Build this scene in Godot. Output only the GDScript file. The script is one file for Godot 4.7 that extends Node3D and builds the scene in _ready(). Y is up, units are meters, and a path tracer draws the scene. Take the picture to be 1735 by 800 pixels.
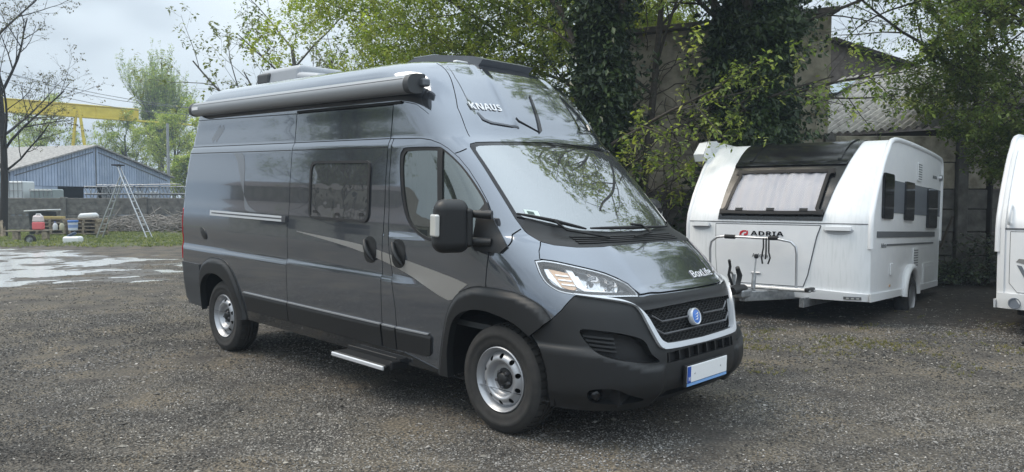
extends Node3D
# A grey high-roof camper van on a gravel yard, two white caravans behind it by a concrete wall under ivy-clad trees, and a far yard with shed, gantry crane and clutter.

var rng := RandomNumberGenerator.new()
var used := {}
var M := {}

# ------------------------------------------------------------------ helpers
func C(r: float, g: float, b: float, a := 1.0) -> Color:
	var c := Color(r, g, b).linear_to_srgb()
	c.a = a
	return c

func mat(c: Color, rough := 0.6, metal := 0.0) -> StandardMaterial3D:
	var m := StandardMaterial3D.new()
	m.albedo_color = c
	m.roughness = rough
	m.metallic = metal
	return m

func noise_tex(seed_: int, freq: float, lo: Color, hi: Color, size := 256, oct := 4, mid = null) -> NoiseTexture2D:
	var n := FastNoiseLite.new()
	n.seed = seed_
	n.frequency = freq
	n.fractal_octaves = oct
	n.noise_type = FastNoiseLite.TYPE_SIMPLEX_SMOOTH
	var t := NoiseTexture2D.new()
	t.width = size
	t.height = size
	t.seamless = true
	t.noise = n
	var g := Gradient.new()
	g.set_color(0, lo)
	g.set_color(1, hi)
	if mid != null:
		g.add_point(0.5, mid)
	t.color_ramp = g
	return t

func tri_mat(tex: Texture2D, scale: float, rough := 0.8, metal := 0.0, world := false) -> StandardMaterial3D:
	var m := mat(Color.WHITE, rough, metal)
	m.albedo_texture = tex
	m.uv1_triplanar = true
	m.uv1_world_triplanar = world
	m.uv1_scale = Vector3.ONE * scale
	return m

func relief(m: StandardMaterial3D, tex: Texture2D, cm: float) -> StandardMaterial3D:
	m.heightmap_enabled = true
	m.heightmap_texture = tex
	m.heightmap_scale = cm
	return m

func numbered(called: String) -> String:
	var k: int = used.get(called, 0)
	used[called] = k + 1
	return called if k == 0 else "%s_%03d" % [called, k]

func tag(o: Node, label: String, category: String, group := "") -> void:
	o.set_meta("label", label)
	o.set_meta("category", category)
	if group:
		o.set_meta("group", group)

func thing(called: String, label: String, category: String, at := Vector3.ZERO, turn := 0.0, group := "") -> Node3D:
	var o := Node3D.new()
	o.name = numbered(called)
	add_child(o, true)
	o.position = at
	o.rotation.y = turn
	tag(o, label, category, group)
	return o

func copy_of(o: Node3D, label := "", at = null, turn = null) -> Node3D:
	var c: Node3D = o.duplicate()
	var base := String(o.name)
	if base.length() > 4 and base.substr(base.length() - 4, 1) == "_" and base.substr(base.length() - 3).is_valid_int():
		base = base.substr(0, base.length() - 4)
	c.name = numbered(base)
	add_child(c, true)
	if label:
		c.set_meta("label", label)
	if at != null:
		c.position = at
	if turn != null:
		c.rotation.y = turn
	return c

class MB:
	var v := PackedVector3Array()
	var n := PackedVector3Array()
	var uv := PackedVector2Array()
	func tri(a: Vector3, b: Vector3, c: Vector3, na: Vector3, nb: Vector3, nc: Vector3) -> void:
		var cr := (b - a).cross(c - a)
		if cr.length_squared() < 1e-16:
			return
		v.push_back(a); n.push_back(na)
		if cr.dot(na + nb + nc) > 0.0:
			v.push_back(c); n.push_back(nc)
			v.push_back(b); n.push_back(nb)
		else:
			v.push_back(b); n.push_back(nb)
			v.push_back(c); n.push_back(nc)
	func ftri(a: Vector3, b: Vector3, c: Vector3, out: Vector3) -> void:
		var cr := (b - a).cross(c - a).normalized()
		if cr.dot(out) < 0.0:
			cr = -cr
		tri(a, b, c, cr, cr, cr)
	func quad(a: Vector3, b: Vector3, c: Vector3, d: Vector3, out: Vector3) -> void:
		ftri(a, b, c, out)
		ftri(a, c, d, out)
	func squad(a: Vector3, b: Vector3, c: Vector3, d: Vector3, na: Vector3, nb: Vector3, nc: Vector3, nd: Vector3) -> void:
		tri(a, b, c, na, nb, nc)
		tri(a, c, d, na, nc, nd)
	func box(c: Vector3, s: Vector3, b := Basis.IDENTITY) -> void:
		cbox(c, s, 0.0, b)
	func cbox(c: Vector3, s: Vector3, ch: float, b := Basis.IDENTITY) -> void:
		var h := s / 2.0
		ch = minf(ch, minf(h.x, minf(h.y, h.z)) * 0.9)
		for ax in 3:
			var u := (ax + 1) % 3
			var w := (ax + 2) % 3
			for sg in [-1.0, 1.0]:
				var q := []
				for k in [[-1, -1], [1, -1], [1, 1], [-1, 1]]:
					var p := Vector3.ZERO
					p[ax] = sg * h[ax]
					p[u] = k[0] * (h[u] - ch)
					p[w] = k[1] * (h[w] - ch)
					q.append(c + b * p)
				var o := Vector3.ZERO
				o[ax] = sg
				quad(q[0], q[1], q[2], q[3], b * o)
		if ch <= 0.0:
			return
		for ax in 3:
			var u := (ax + 1) % 3
			var w := (ax + 2) % 3
			for su in [-1.0, 1.0]:
				for sw in [-1.0, 1.0]:
					var q := []
					for k in [[-1, 0], [1, 0], [1, 1], [-1, 1]]:
						var p := Vector3.ZERO
						p[ax] = k[0] * (h[ax] - ch)
						p[u] = su * (h[u] - (ch if k[1] else 0.0))
						p[w] = sw * (h[w] - (0.0 if k[1] else ch))
						q.append(c + b * p)
					var o := Vector3.ZERO
					o[u] = su
					o[w] = sw
					quad(q[0], q[1], q[2], q[3], b * o)
		for sx in [-1.0, 1.0]:
			for sy in [-1.0, 1.0]:
				for sz in [-1.0, 1.0]:
					var sg := Vector3(sx, sy, sz)
					var a := h - Vector3(0, ch, ch)
					var d := h - Vector3(ch, 0, ch)
					var e := h - Vector3(ch, ch, 0)
					ftri(c + b * (a * sg), c + b * (d * sg), c + b * (e * sg), b * sg)
	func rbox(c: Vector3, s: Vector3, r: float, m := 2, b := Basis.IDENTITY, top := Vector2.ONE) -> void:
		# rounded box; top scales x and z at the upper end
		var h := s / 2.0
		r = minf(r, minf(h.x, minf(h.y, h.z)))
		var inner := h - Vector3.ONE * r
		for ax in 3:
			var u := (ax + 1) % 3
			var w := (ax + 2) % 3
			var lu := _line(inner[u], r, m)
			var lw := _line(inner[w], r, m)
			for sg in [-1.0, 1.0]:
				var P := []
				var N := []
				for i in lu.size():
					for j in lw.size():
						var p := Vector3.ZERO
						p[ax] = sg * h[ax]
						p[u] = lu[i]
						p[w] = lw[j]
						var q := p.clamp(-inner, inner)
						var d := (p - q).normalized()
						var o := q + d * r
						var t := (o.y + h.y) / (2.0 * h.y)
						o.x *= lerpf(1.0, top.x, t)
						o.z *= lerpf(1.0, top.y, t)
						P.append(c + b * o)
						N.append(b * d)
				var L := lw.size()
				for i in lu.size() - 1:
					for j in L - 1:
						var k := i * L + j
						squad(P[k], P[k + 1], P[k + L + 1], P[k + L], N[k], N[k + 1], N[k + L + 1], N[k + L])
	func _line(inner: float, r: float, m: int) -> Array:
		var out := []
		for k in m + 1:
			out.append(-inner - r * tan(PI / 4.0 * (1.0 - float(k) / m)))
		for k in m + 1:
			out.append(inner + r * tan(PI / 4.0 * float(k) / m))
		return out
	func tube(p: Array, rad, sides := 6, caps := true) -> void:
		var rings := []
		var norms := []
		var up := Vector3.UP
		var prev := Vector3.ZERO
		for i in p.size():
			var d: Vector3
			if i == 0: d = p[1] - p[0]
			elif i == p.size() - 1: d = p[i] - p[i - 1]
			else: d = (p[i + 1] - p[i]).normalized() + (p[i] - p[i - 1]).normalized()
			d = d.normalized()
			if d.length_squared() < 0.5:
				d = Vector3.UP
			if i == 0:
				up = Vector3.UP if absf(d.y) < 0.9 else Vector3.RIGHT
				prev = (up - d * up.dot(d)).normalized()
			else:
				prev = prev - d * prev.dot(d)
				if prev.length_squared() < 1e-8:
					prev = d.cross(Vector3(0.31, 0.7, 0.2))
				prev = prev.normalized()
			var side := d.cross(prev)
			var r: float = rad[i] if rad is Array else rad
			var ring := []
			var nn := []
			for k in sides:
				var a := TAU * k / sides
				var o := prev * cos(a) + side * sin(a)
				nn.append(o)
				ring.append(p[i] + o * r)
			rings.append(ring)
			norms.append(nn)
		for i in p.size() - 1:
			for k in sides:
				var l := (k + 1) % sides
				squad(rings[i][k], rings[i][l], rings[i + 1][l], rings[i + 1][k], norms[i][k], norms[i][l], norms[i + 1][l], norms[i + 1][k])
		if caps:
			for e in [0, p.size() - 1]:
				var o: Vector3 = (p[0] - p[1]) if e == 0 else (p[e] - p[e - 1])
				for k in range(1, sides - 1):
					ftri(rings[e][0], rings[e][k], rings[e][k + 1], o)
	func lathe(prof: Array, segs: int, t := Transform3D.IDENTITY) -> void:
		# prof: Vector2(radius, height along local y); smooth unless the turn between pieces is sharp
		var pn := []
		for i in prof.size() - 1:
			var d: Vector2 = (prof[i + 1] - prof[i]).normalized()
			pn.append(Vector2(d.y, -d.x))
		for i in prof.size() - 1:
			var na: Vector2 = pn[i]
			var nb: Vector2 = pn[i]
			if i > 0 and pn[i - 1].dot(pn[i]) > 0.6: na = (pn[i - 1] + pn[i]).normalized()
			if i < pn.size() - 1 and pn[i + 1].dot(pn[i]) > 0.6: nb = (pn[i + 1] + pn[i]).normalized()
			for k in segs:
				var a := TAU * k / segs
				var b := TAU * (k + 1) / segs
				var ca := Vector3(cos(a), 0, sin(a))
				var cb := Vector3(cos(b), 0, sin(b))
				var p0: Vector3 = ca * prof[i].x + Vector3.UP * prof[i].y
				var p1: Vector3 = cb * prof[i].x + Vector3.UP * prof[i].y
				var p2: Vector3 = cb * prof[i + 1].x + Vector3.UP * prof[i + 1].y
				var p3: Vector3 = ca * prof[i + 1].x + Vector3.UP * prof[i + 1].y
				var n0 := ca * na.x + Vector3.UP * na.y
				var n1 := cb * na.x + Vector3.UP * na.y
				var n2 := cb * nb.x + Vector3.UP * nb.y
				var n3 := ca * nb.x + Vector3.UP * nb.y
				squad(t * p0, t * p1, t * p2, t * p3, t.basis * n0, t.basis * n1, t.basis * n2, t.basis * n3)
	func prism(poly: Array, a: Vector3, ux: Vector3, uy: Vector3, depth: Vector3) -> void:
		# extrude a flat outline (Vector2 list) from a along depth
		var pk := PackedVector2Array(poly)
		var idx := Geometry2D.triangulate_polygon(pk)
		var P := []
		for q in poly: P.append(a + ux * q.x + uy * q.y)
		for i in range(0, idx.size(), 3):
			ftri(P[idx[i]], P[idx[i + 1]], P[idx[i + 2]], -depth)
			ftri(P[idx[i]] + depth, P[idx[i + 1]] + depth, P[idx[i + 2]] + depth, depth)
		var mid := Vector3.ZERO
		for q in P: mid += q
		mid /= P.size()
		var ccw := not Geometry2D.is_polygon_clockwise(pk)
		for i in P.size():
			var j := (i + 1) % P.size()
			var e: Vector3 = P[j] - P[i]
			var o := e.cross(ux.cross(uy)) * (1.0 if ccw else -1.0)
			quad(P[i], P[j], P[j] + depth, P[i] + depth, o)
	func add(o: MB, t := Transform3D.IDENTITY) -> void:
		for i in o.v.size():
			v.push_back(t * o.v[i])
			n.push_back((t.basis * o.n[i]).normalized())
	func mesh() -> ArrayMesh:
		var a := []
		a.resize(Mesh.ARRAY_MAX)
		a[Mesh.ARRAY_VERTEX] = v
		a[Mesh.ARRAY_NORMAL] = n
		if uv.size() == v.size():
			a[Mesh.ARRAY_TEX_UV] = uv
		var m := ArrayMesh.new()
		m.add_surface_from_arrays(Mesh.PRIMITIVE_TRIANGLES, a)
		return m

func part(called: String, mb, m: Material, parent: Node) -> MeshInstance3D:
	var o := MeshInstance3D.new()
	o.name = numbered(called) if parent == self else called
	o.mesh = mb.mesh() if mb is MB else mb
	o.material_override = m
	parent.add_child(o, true)
	return o

func struct(called: String, mb, m: Material) -> MeshInstance3D:
	var o := part(called, mb, m, self)
	o.set_meta("kind", "structure")
	return o

func group_part(called: String, parent: Node, at := Transform3D.IDENTITY) -> Node3D:
	var o := Node3D.new()
	o.name = called
	parent.add_child(o, true)
	o.transform = at
	return o

func scatter(called: String, mesh: Mesh, m: Material, xf: Array, cols: Array, parent: Node) -> MultiMeshInstance3D:
	var mm := MultiMesh.new()
	mm.transform_format = MultiMesh.TRANSFORM_3D
	mm.use_colors = cols.size() > 0
	mm.mesh = mesh
	mm.instance_count = xf.size()
	for i in xf.size():
		mm.set_instance_transform(i, xf[i])
		if cols.size() > 0:
			mm.set_instance_color(i, cols[i])
	var o := MultiMeshInstance3D.new()
	o.name = numbered(called) if parent == self else called
	o.multimesh = mm
	o.material_override = m
	parent.add_child(o, true)
	o.set_meta("kind", "stuff")
	return o

func herm(xs: Array, ys: Array) -> Callable:
	# monotone cubic through the points, as a table lookup
	var cnt := xs.size()
	var m := []
	m.resize(cnt)
	for i in cnt:
		if i == 0: m[i] = (ys[1] - ys[0]) / (xs[1] - xs[0])
		elif i == cnt - 1: m[i] = (ys[i] - ys[i - 1]) / (xs[i] - xs[i - 1])
		else:
			var d0: float = (ys[i] - ys[i - 1]) / (xs[i] - xs[i - 1])
			var d1: float = (ys[i + 1] - ys[i]) / (xs[i + 1] - xs[i])
			m[i] = 2.0 * d0 * d1 / (d0 + d1) if d0 * d1 > 0.0 else 0.0
	var x0: float = xs[0]
	var x1: float = xs[cnt - 1]
	var K := 2000
	var tab := PackedFloat64Array()
	var j := 0
	for k in K + 1:
		var x := x0 + (x1 - x0) * k / K
		while j < cnt - 2 and x > xs[j + 1]: j += 1
		var h: float = xs[j + 1] - xs[j]
		var t: float = (x - xs[j]) / h
		tab.append((2 * t * t * t - 3 * t * t + 1) * ys[j] + (t * t * t - 2 * t * t + t) * h * m[j] + (-2 * t * t * t + 3 * t * t) * ys[j + 1] + (t * t * t - t * t) * h * m[j + 1])
	return func(x: float) -> float:
		var f := clampf((x - x0) / (x1 - x0), 0.0, 1.0) * K
		var i := mini(int(f), K - 1)
		return lerpf(tab[i], tab[i + 1], f - i)

# clip a grid over poly minus holes and lift it to 3D with at(p: Vector2, off: float) -> Vector3
func densify(p: Array, step := 0.03, closed := true) -> PackedVector2Array:
	var out := PackedVector2Array()
	var cnt := p.size() if closed else p.size() - 1
	for i in cnt:
		var a: Vector2 = p[i]
		var b: Vector2 = p[(i + 1) % p.size()]
		var k := maxi(1, ceili(a.distance_to(b) / step))
		for j in k:
			out.append(a.lerp(b, float(j) / k))
	if not closed:
		out.append(p[p.size() - 1])
	return out

func bbox(p: PackedVector2Array) -> Rect2:
	var r := Rect2(p[0], Vector2.ZERO)
	for q in p: r = r.expand(q)
	return r

func smooth_loop(p: Array, k := 6) -> Array:
	# Catmull-Rom through closed points
	var out := []
	var c := p.size()
	for i in c:
		for j in k:
			var a: Vector2 = p[i]
			out.append(a.cubic_interpolate(p[(i + 1) % c], p[(i - 1 + c) % c], p[(i + 2) % c], float(j) / k))
	return out

func smooth_line(p: Array, k := 5) -> Array:
	var out := []
	var c := p.size()
	for i in c - 1:
		for j in k:
			var a: Vector2 = p[i]
			out.append(a.cubic_interpolate(p[i + 1], p[maxi(i - 1, 0)], p[mini(i + 2, c - 1)], float(j) / k))
	out.append(p[c - 1])
	return out

func patch(mb: MB, at: Callable, poly: PackedVector2Array, holes := [], off = 0.0, step := Vector2(0.05, 0.05), skirt := 0.0, hole_skirt := -1.0) -> void:
	var lift := func(q: Vector2) -> Vector3:
		return at.call(q, off.call(q) if off is Callable else off)
	var nrm := func(q: Vector2) -> Vector3:
		var e := 0.004
		var a: Vector3 = lift.call(q + Vector2(e, 0)) - lift.call(q - Vector2(e, 0))
		var b: Vector3 = lift.call(q + Vector2(0, e)) - lift.call(q - Vector2(0, e))
		var c := a.cross(b).normalized()
		var o: Vector3 = at.call(q, 0.05) - at.call(q, 0.0)
		return c if c.dot(o) > 0.0 else -c
	var r := bbox(poly)
	var hb := []
	for h in holes: hb.append(bbox(h))
	var nx := maxi(1, ceili(r.size.x / step.x))
	var ny := maxi(1, ceili(r.size.y / step.y))
	var d := Vector2(r.size.x / nx, r.size.y / ny)
	var cache := {}
	var work := []
	for i in nx:
		for j in ny:
			work.append(Rect2(r.position + Vector2(i, j) * d, d))
	while work.size():
		var cell: Rect2 = work.pop_back()
		var q := PackedVector2Array([cell.position, cell.position + Vector2(cell.size.x, 0), cell.end, cell.position + Vector2(0, cell.size.y)])
		var pieces := Geometry2D.intersect_polygons(q, poly)
		var bad := false
		for k in holes.size():
			if not hb[k].intersects(cell):
				continue
			var nxt: Array[PackedVector2Array] = []
			for pc in pieces:
				for res in Geometry2D.clip_polygons(pc, holes[k]):
					if Geometry2D.is_polygon_clockwise(res): bad = true
					nxt.append(res)
			pieces = nxt
		if bad:
			if cell.size.x > 0.002:
				var hs := cell.size / 2.0
				for a in 2:
					for b in 2:
						work.append(Rect2(cell.position + hs * Vector2(a, b), hs))
			continue
		for pc in pieces:
			if pc.size() < 3: continue
			var idx := Geometry2D.triangulate_polygon(pc)
			var P := []
			var N := []
			for w in pc:
				if not cache.has(w):
					cache[w] = [lift.call(w), nrm.call(w)]
				P.append(cache[w][0])
				N.append(cache[w][1])
			for t in range(0, idx.size(), 3):
				mb.tri(P[idx[t]], P[idx[t + 1]], P[idx[t + 2]], N[idx[t]], N[idx[t + 1]], N[idx[t + 2]])
	if hole_skirt < 0.0: hole_skirt = skirt
	var loops := []
	if skirt > 0.0: loops.append([poly, skirt, 1.0])
	if hole_skirt > 0.0:
		for h in holes: loops.append([h, hole_skirt, -1.0])
	for lp in loops:
		var L: PackedVector2Array = lp[0]
		for i in L.size():
			var a := L[i]
			var b := L[(i + 1) % L.size()]
			if lp[2] < 0 and not (Geometry2D.is_point_in_polygon(a, poly) and Geometry2D.is_point_in_polygon(b, poly)):
				continue
			var oa: float = off.call(a) if off is Callable else off
			var ob: float = off.call(b) if off is Callable else off
			var p0: Vector3 = at.call(a, oa)
			var p1: Vector3 = at.call(b, ob)
			var p2: Vector3 = at.call(b, ob - lp[1])
			var p3: Vector3 = at.call(a, oa - lp[1])
			var o := (p1 - p0).cross(p3 - p0)
			mb.quad(p0, p1, p2, p3, o)

func band(pts: PackedVector2Array, half: float) -> PackedVector2Array:
	var r := Geometry2D.offset_polyline(pts, half, Geometry2D.JOIN_MITER, Geometry2D.END_BUTT)
	return r[0] if r.size() else PackedVector2Array()

func flip(p: PackedVector2Array) -> PackedVector2Array:
	var o := PackedVector2Array()
	for i in range(p.size() - 1, -1, -1): o.append(Vector2(-p[i].x, p[i].y))
	return o

func grown(p: PackedVector2Array, by: float) -> PackedVector2Array:
	var r := Geometry2D.offset_polygon(p, by)
	return r[0] if r.size() else p

func circle2(c: Vector2, r: float, k := 20, sx := 1.0) -> PackedVector2Array:
	var o := PackedVector2Array()
	for i in k: o.append(c + Vector2(cos(TAU * i / k) * sx, sin(TAU * i / k)) * r)
	return o

func round_rect(lo: Vector2, hi: Vector2, r: float, k := 4) -> Array:
	var out := []
	var cs := [Vector2(hi.x - r, hi.y - r), Vector2(lo.x + r, hi.y - r), Vector2(lo.x + r, lo.y + r), Vector2(hi.x - r, lo.y + r)]
	for i in 4:
		for j in k + 1:
			var a := PI / 2 * (i + float(j) / k)
			out.append(cs[i] + Vector2(cos(a), sin(a)) * r)
	return out

func text_on(s: String, width: float, height: float, depth: float, place: Callable, bold := true, serif := false) -> MB:
	# lettering fitted to width x height, centred on the origin of place()
	var f := SystemFont.new()
	f.font_names = PackedStringArray(["Droid Serif" if serif else "Droid Sans"])
	f.font_weight = 700 if bold else 400
	var t := TextMesh.new()
	t.font = f
	t.text = s
	t.font_size = 64
	t.pixel_size = 0.01
	t.depth = 0.01
	t.curve_step = 1.0
	var a := t.get_mesh_arrays()
	var mb := MB.new()
	if a.is_empty(): return mb
	var vs: PackedVector3Array = a[Mesh.ARRAY_VERTEX]
	var ix: PackedInt32Array = a[Mesh.ARRAY_INDEX]
	var bb := AABB(vs[0], Vector3.ZERO)
	for p in vs: bb = bb.expand(p)
	for i in vs.size():
		var p := (vs[i] - bb.get_center()) / bb.size
		vs[i] = Vector3(p.x * width, p.y * height, (p.z + 0.5) * depth)
	for i in range(0, ix.size(), 3):
		var p: Vector3 = place.call(vs[ix[i]])
		var q: Vector3 = place.call(vs[ix[i + 1]])
		var r: Vector3 = place.call(vs[ix[i + 2]])
		var c := (q - p).cross(r - p).normalized()
		mb.tri(p, q, r, -c, -c, -c)
	return mb

# ------------------------------------------------------------------ materials
func make_materials() -> void:
	var p := mat(C(0.205, 0.222, 0.252), 0.08, 0.82)
	p.clearcoat_enabled = true
	p.clearcoat = 1.0
	p.clearcoat_roughness = 0.02
	M.paint = p
	var pd: StandardMaterial3D = p.duplicate()
	pd.albedo_color = C(0.045, 0.05, 0.058)
	M.paint_dark = pd
	M.plastic = relief(mat(C(0.0115, 0.012, 0.013), 0.48), noise_tex(5, 0.2, Color.BLACK, Color.WHITE, 128), 0.02)
	M.plastic.uv1_triplanar = true
	M.plastic.uv1_scale = Vector3.ONE * 8.0
	M.plastic_grey = mat(C(0.045, 0.048, 0.052), 0.5)
	M.hatch_grey = mat(C(0.13, 0.14, 0.155), 0.3, 0.3)
	M.black = mat(C(0.008, 0.008, 0.009), 0.7)
	M.black_gloss = mat(C(0.01, 0.01, 0.012), 0.08)
	M.rubber = mat(C(0.014, 0.014, 0.015), 0.6)
	var tn := noise_tex(11, 0.03, C(0.018, 0.018, 0.018), C(0.04, 0.037, 0.034), 256, 4)
	M.tyre = tri_mat(tn, 1.5, 0.85)
	M.rim = mat(C(0.40, 0.41, 0.43), 0.36, 0.6)
	M.dark_metal = mat(C(0.16, 0.16, 0.17), 0.35, 0.9)
	M.chrome = mat(C(0.75, 0.76, 0.78), 0.1, 1.0)
	M.silver = mat(C(0.66, 0.68, 0.71), 0.28, 0.35)
	M.decal = mat(C(0.33, 0.325, 0.315), 0.28, 0.4)
	M.decal.clearcoat_enabled = true
	M.decal.clearcoat = 0.6
	M.highlight_grey = mat(C(0.34, 0.35, 0.37), 0.3, 0.3)  # pale tone for the highlight painted along the side mouldings
	M.decal_faint = mat(C(0.255, 0.265, 0.285), 0.2, 0.6)
	M.frame_black = mat(C(0.012, 0.012, 0.013), 0.38)
	M.frame_black.metallic_specular = 0.3
	M.sky_sheet = mat(C(0.30, 0.37, 0.43), 0.5)
	M.letter = mat(C(0.75, 0.76, 0.78), 0.45)
	M.blue = mat(C(0.02, 0.16, 0.58), 0.25)
	M.blue.clearcoat_enabled = true
	M.white_plate = mat(C(0.85, 0.86, 0.87), 0.35)
	M.plate_blue = mat(C(0.02, 0.09, 0.42), 0.35)
	M.plate_light = mat(C(0.22, 0.42, 0.75), 0.4)
	M.awning = mat(C(0.27, 0.28, 0.295), 0.36, 0.4)
	M.white_plastic = mat(C(0.76, 0.77, 0.78), 0.4)
	M.hood_grey = mat(C(0.36, 0.38, 0.41), 0.4)
	M.lamp_dark = mat(C(0.10, 0.10, 0.105), 0.18, 0.6)
	M.lamp_silver = mat(C(0.55, 0.56, 0.58), 0.2, 0.7)
	M.amber = mat(C(0.62, 0.42, 0.28), 0.2, 0.2)
	M.amber.emission_enabled = false
	M.drl = mat(C(0.85, 0.87, 0.9), 0.25)
	M.red_lamp = mat(C(0.55, 0.02, 0.025), 0.12)
	M.lens_white = mat(C(0.6, 0.6, 0.58), 0.12, 0.2)
	M.sticker = mat(C(0.6, 0.7, 0.66), 0.4)
	M.sticker_dark = mat(C(0.05, 0.08, 0.07), 0.4)
	M.dash = mat(C(0.05, 0.053, 0.055), 0.7)
	M.seat = mat(C(0.09, 0.09, 0.095), 0.9)
	M.curtain = mat(C(0.42, 0.43, 0.43), 0.9)
	var ac := mat(C(0.20, 0.21, 0.22), 0.03, 0.75)
	ac.metallic_specular = 0.6
	ac.uv1_triplanar = true
	ac.normal_enabled = true
	ac.normal_texture = normal_noise(21, 0.012, 4.0)
	ac.normal_scale = 0.12
	ac.uv1_scale = Vector3.ONE * 0.85
	M.acrylic = ac
	M.glass = pane(C(0.37, 0.385, 0.395), 0.15, 0.86)
	M.glass_side = pane(C(0.22, 0.24, 0.235), 0.2, 0.88)
	M.glass_tint = pane(C(0.03, 0.03, 0.035), 0.25, 0.0)
	M.glass_tint.metallic_specular = 0.2
	M.glass_clear = pane(C(0.9, 0.92, 0.95), 0.06, 0.0)
	# yard
	M.white_panel = tri_mat(noise_tex(31, 0.02, C(0.76, 0.77, 0.79), C(0.82, 0.825, 0.83), 256, 5), 0.7, 0.35)
	M.white_panel.clearcoat_enabled = true
	M.white_panel.clearcoat = 0.4
	M.white_dirty = tri_mat(noise_tex(32, 0.035, C(0.69, 0.71, 0.71), C(0.82, 0.83, 0.84), 256, 5, C(0.80, 0.81, 0.82)), 0.8, 0.45)
	M.white_dirty.uv1_scale = Vector3(2.4, 0.28, 2.4)
	M.trim_grey = mat(C(0.12, 0.125, 0.135), 0.4)
	M.band_grey = mat(C(0.16, 0.175, 0.20), 0.25)
	M.black_roof = tri_mat(noise_tex(33, 0.03, C(0.008, 0.008, 0.009), C(0.022, 0.022, 0.022), 256, 5), 0.8, 0.16)
	M.red = mat(C(0.5, 0.02, 0.03), 0.4)
	M.galv = tri_mat(noise_tex(34, 0.05, C(0.20, 0.21, 0.22), C(0.42, 0.43, 0.44), 128), 2.0, 0.45, 0.6)
	M.alu = mat(C(0.55, 0.56, 0.58), 0.35, 0.8)
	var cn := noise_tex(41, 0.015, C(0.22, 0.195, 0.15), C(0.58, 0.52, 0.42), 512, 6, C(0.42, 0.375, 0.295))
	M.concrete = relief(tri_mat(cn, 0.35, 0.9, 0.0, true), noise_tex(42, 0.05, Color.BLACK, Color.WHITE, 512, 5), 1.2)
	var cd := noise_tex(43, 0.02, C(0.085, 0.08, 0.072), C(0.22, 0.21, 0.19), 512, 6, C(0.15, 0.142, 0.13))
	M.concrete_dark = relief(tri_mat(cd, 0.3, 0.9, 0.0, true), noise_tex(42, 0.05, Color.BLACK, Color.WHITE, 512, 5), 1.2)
	M.fibre = []
	for k in 3:
		M.fibre.append(tri_mat(noise_tex(51 + k, 0.03, C(0.13, 0.125, 0.12), C(0.44, 0.43, 0.41), 256, 5, C(0.28 + 0.04 * k, 0.27 + 0.04 * k, 0.255 + 0.035 * k)), 0.6, 0.9, 0.0, true))
	M.brown_roof = tri_mat(noise_tex(55, 0.05, C(0.08, 0.068, 0.06), C(0.19, 0.165, 0.15), 256, 5), 0.5, 0.9, 0.0, true)
	M.blue_sheet = []
	for k in 3:
		var f := 0.92 + 0.08 * k
		M.blue_sheet.append(tri_mat(noise_tex(61 + k, 0.012, C(0.29 * f, 0.36 * f, 0.49 * f), C(0.42 * f, 0.49 * f, 0.61 * f), 256, 5), 0.3, 0.6, 0.0, true))
	M.yellow = tri_mat(noise_tex(65, 0.02, C(0.55, 0.42, 0.03), C(0.75, 0.60, 0.08), 256, 5), 0.3, 0.6, 0.0, true)
	M.bark = tri_mat(noise_tex(71, 0.04, C(0.035, 0.03, 0.024), C(0.11, 0.095, 0.08), 256, 5), 1.4, 0.95)
	M.bark_grey = tri_mat(noise_tex(72, 0.04, C(0.06, 0.055, 0.048), C(0.17, 0.155, 0.135), 256, 5), 1.4, 0.95)
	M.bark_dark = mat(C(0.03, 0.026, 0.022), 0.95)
	M.twig = mat(C(0.075, 0.062, 0.05), 0.95)
	var lf := mat(Color.WHITE, 0.55)
	lf.vertex_color_use_as_albedo = true
	lf.backlight_enabled = true
	lf.backlight = Color(0.9, 0.95, 0.5)
	M.leaf = lf
	var iv := mat(Color.WHITE, 0.35)
	iv.vertex_color_use_as_albedo = true
	iv.backlight_enabled = true
	iv.backlight = Color(0.25, 0.3, 0.15)
	M.ivy = iv
	var dry := mat(Color.WHITE, 0.9)
	dry.vertex_color_use_as_albedo = true
	M.dry = dry
	M.wood = []
	for k in 3:
		M.wood.append(tri_mat(noise_tex(81 + k, 0.03, C(0.16, 0.13, 0.10), C(0.36 + 0.04 * k, 0.31 + 0.02 * k, 0.24), 128, 4), 1.5, 0.9))
	M.wood_yellow = mat(C(0.42, 0.33, 0.14), 0.8)
	M.cut_branch = tri_mat(noise_tex(75, 0.05, C(0.14, 0.125, 0.11), C(0.40, 0.37, 0.34), 128, 4), 3.0, 0.9)
	M.moss_shade = tri_mat(noise_tex(76, 0.05, C(0.03, 0.03, 0.022), C(0.10, 0.09, 0.07), 128, 4), 2.0, 0.95)  # dark mossy tone, doubling as painted shade in the roof troughs
	M.ibc = mat(C(0.55, 0.58, 0.58), 0.4)
	M.ibc_grey = mat(C(0.25, 0.29, 0.28), 0.45)
	M.blind = mat(C(0.72, 0.71, 0.76), 0.8)
	M.recess_white = mat(C(0.45, 0.46, 0.48), 0.5)
	M.water = mat(C(0.78, 0.79, 0.80), 0.24, 0.6)  # near-white metallic base puts the sky glare into the puddle colour
	M.water.metallic_specular = 0.6

func pane(c: Color, a: float, metal: float) -> StandardMaterial3D:
	var m := mat(c, 0.02, metal)
	m.transparency = BaseMaterial3D.TRANSPARENCY_ALPHA
	m.albedo_color.a = a
	return m

func normal_noise(seed_: int, freq: float, bump: float) -> NoiseTexture2D:
	var t := noise_tex(seed_, freq, Color.BLACK, Color.WHITE, 256, 3)
	t.color_ramp = null
	t.as_normal_map = true
	t.bump_strength = bump
	return t

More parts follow.
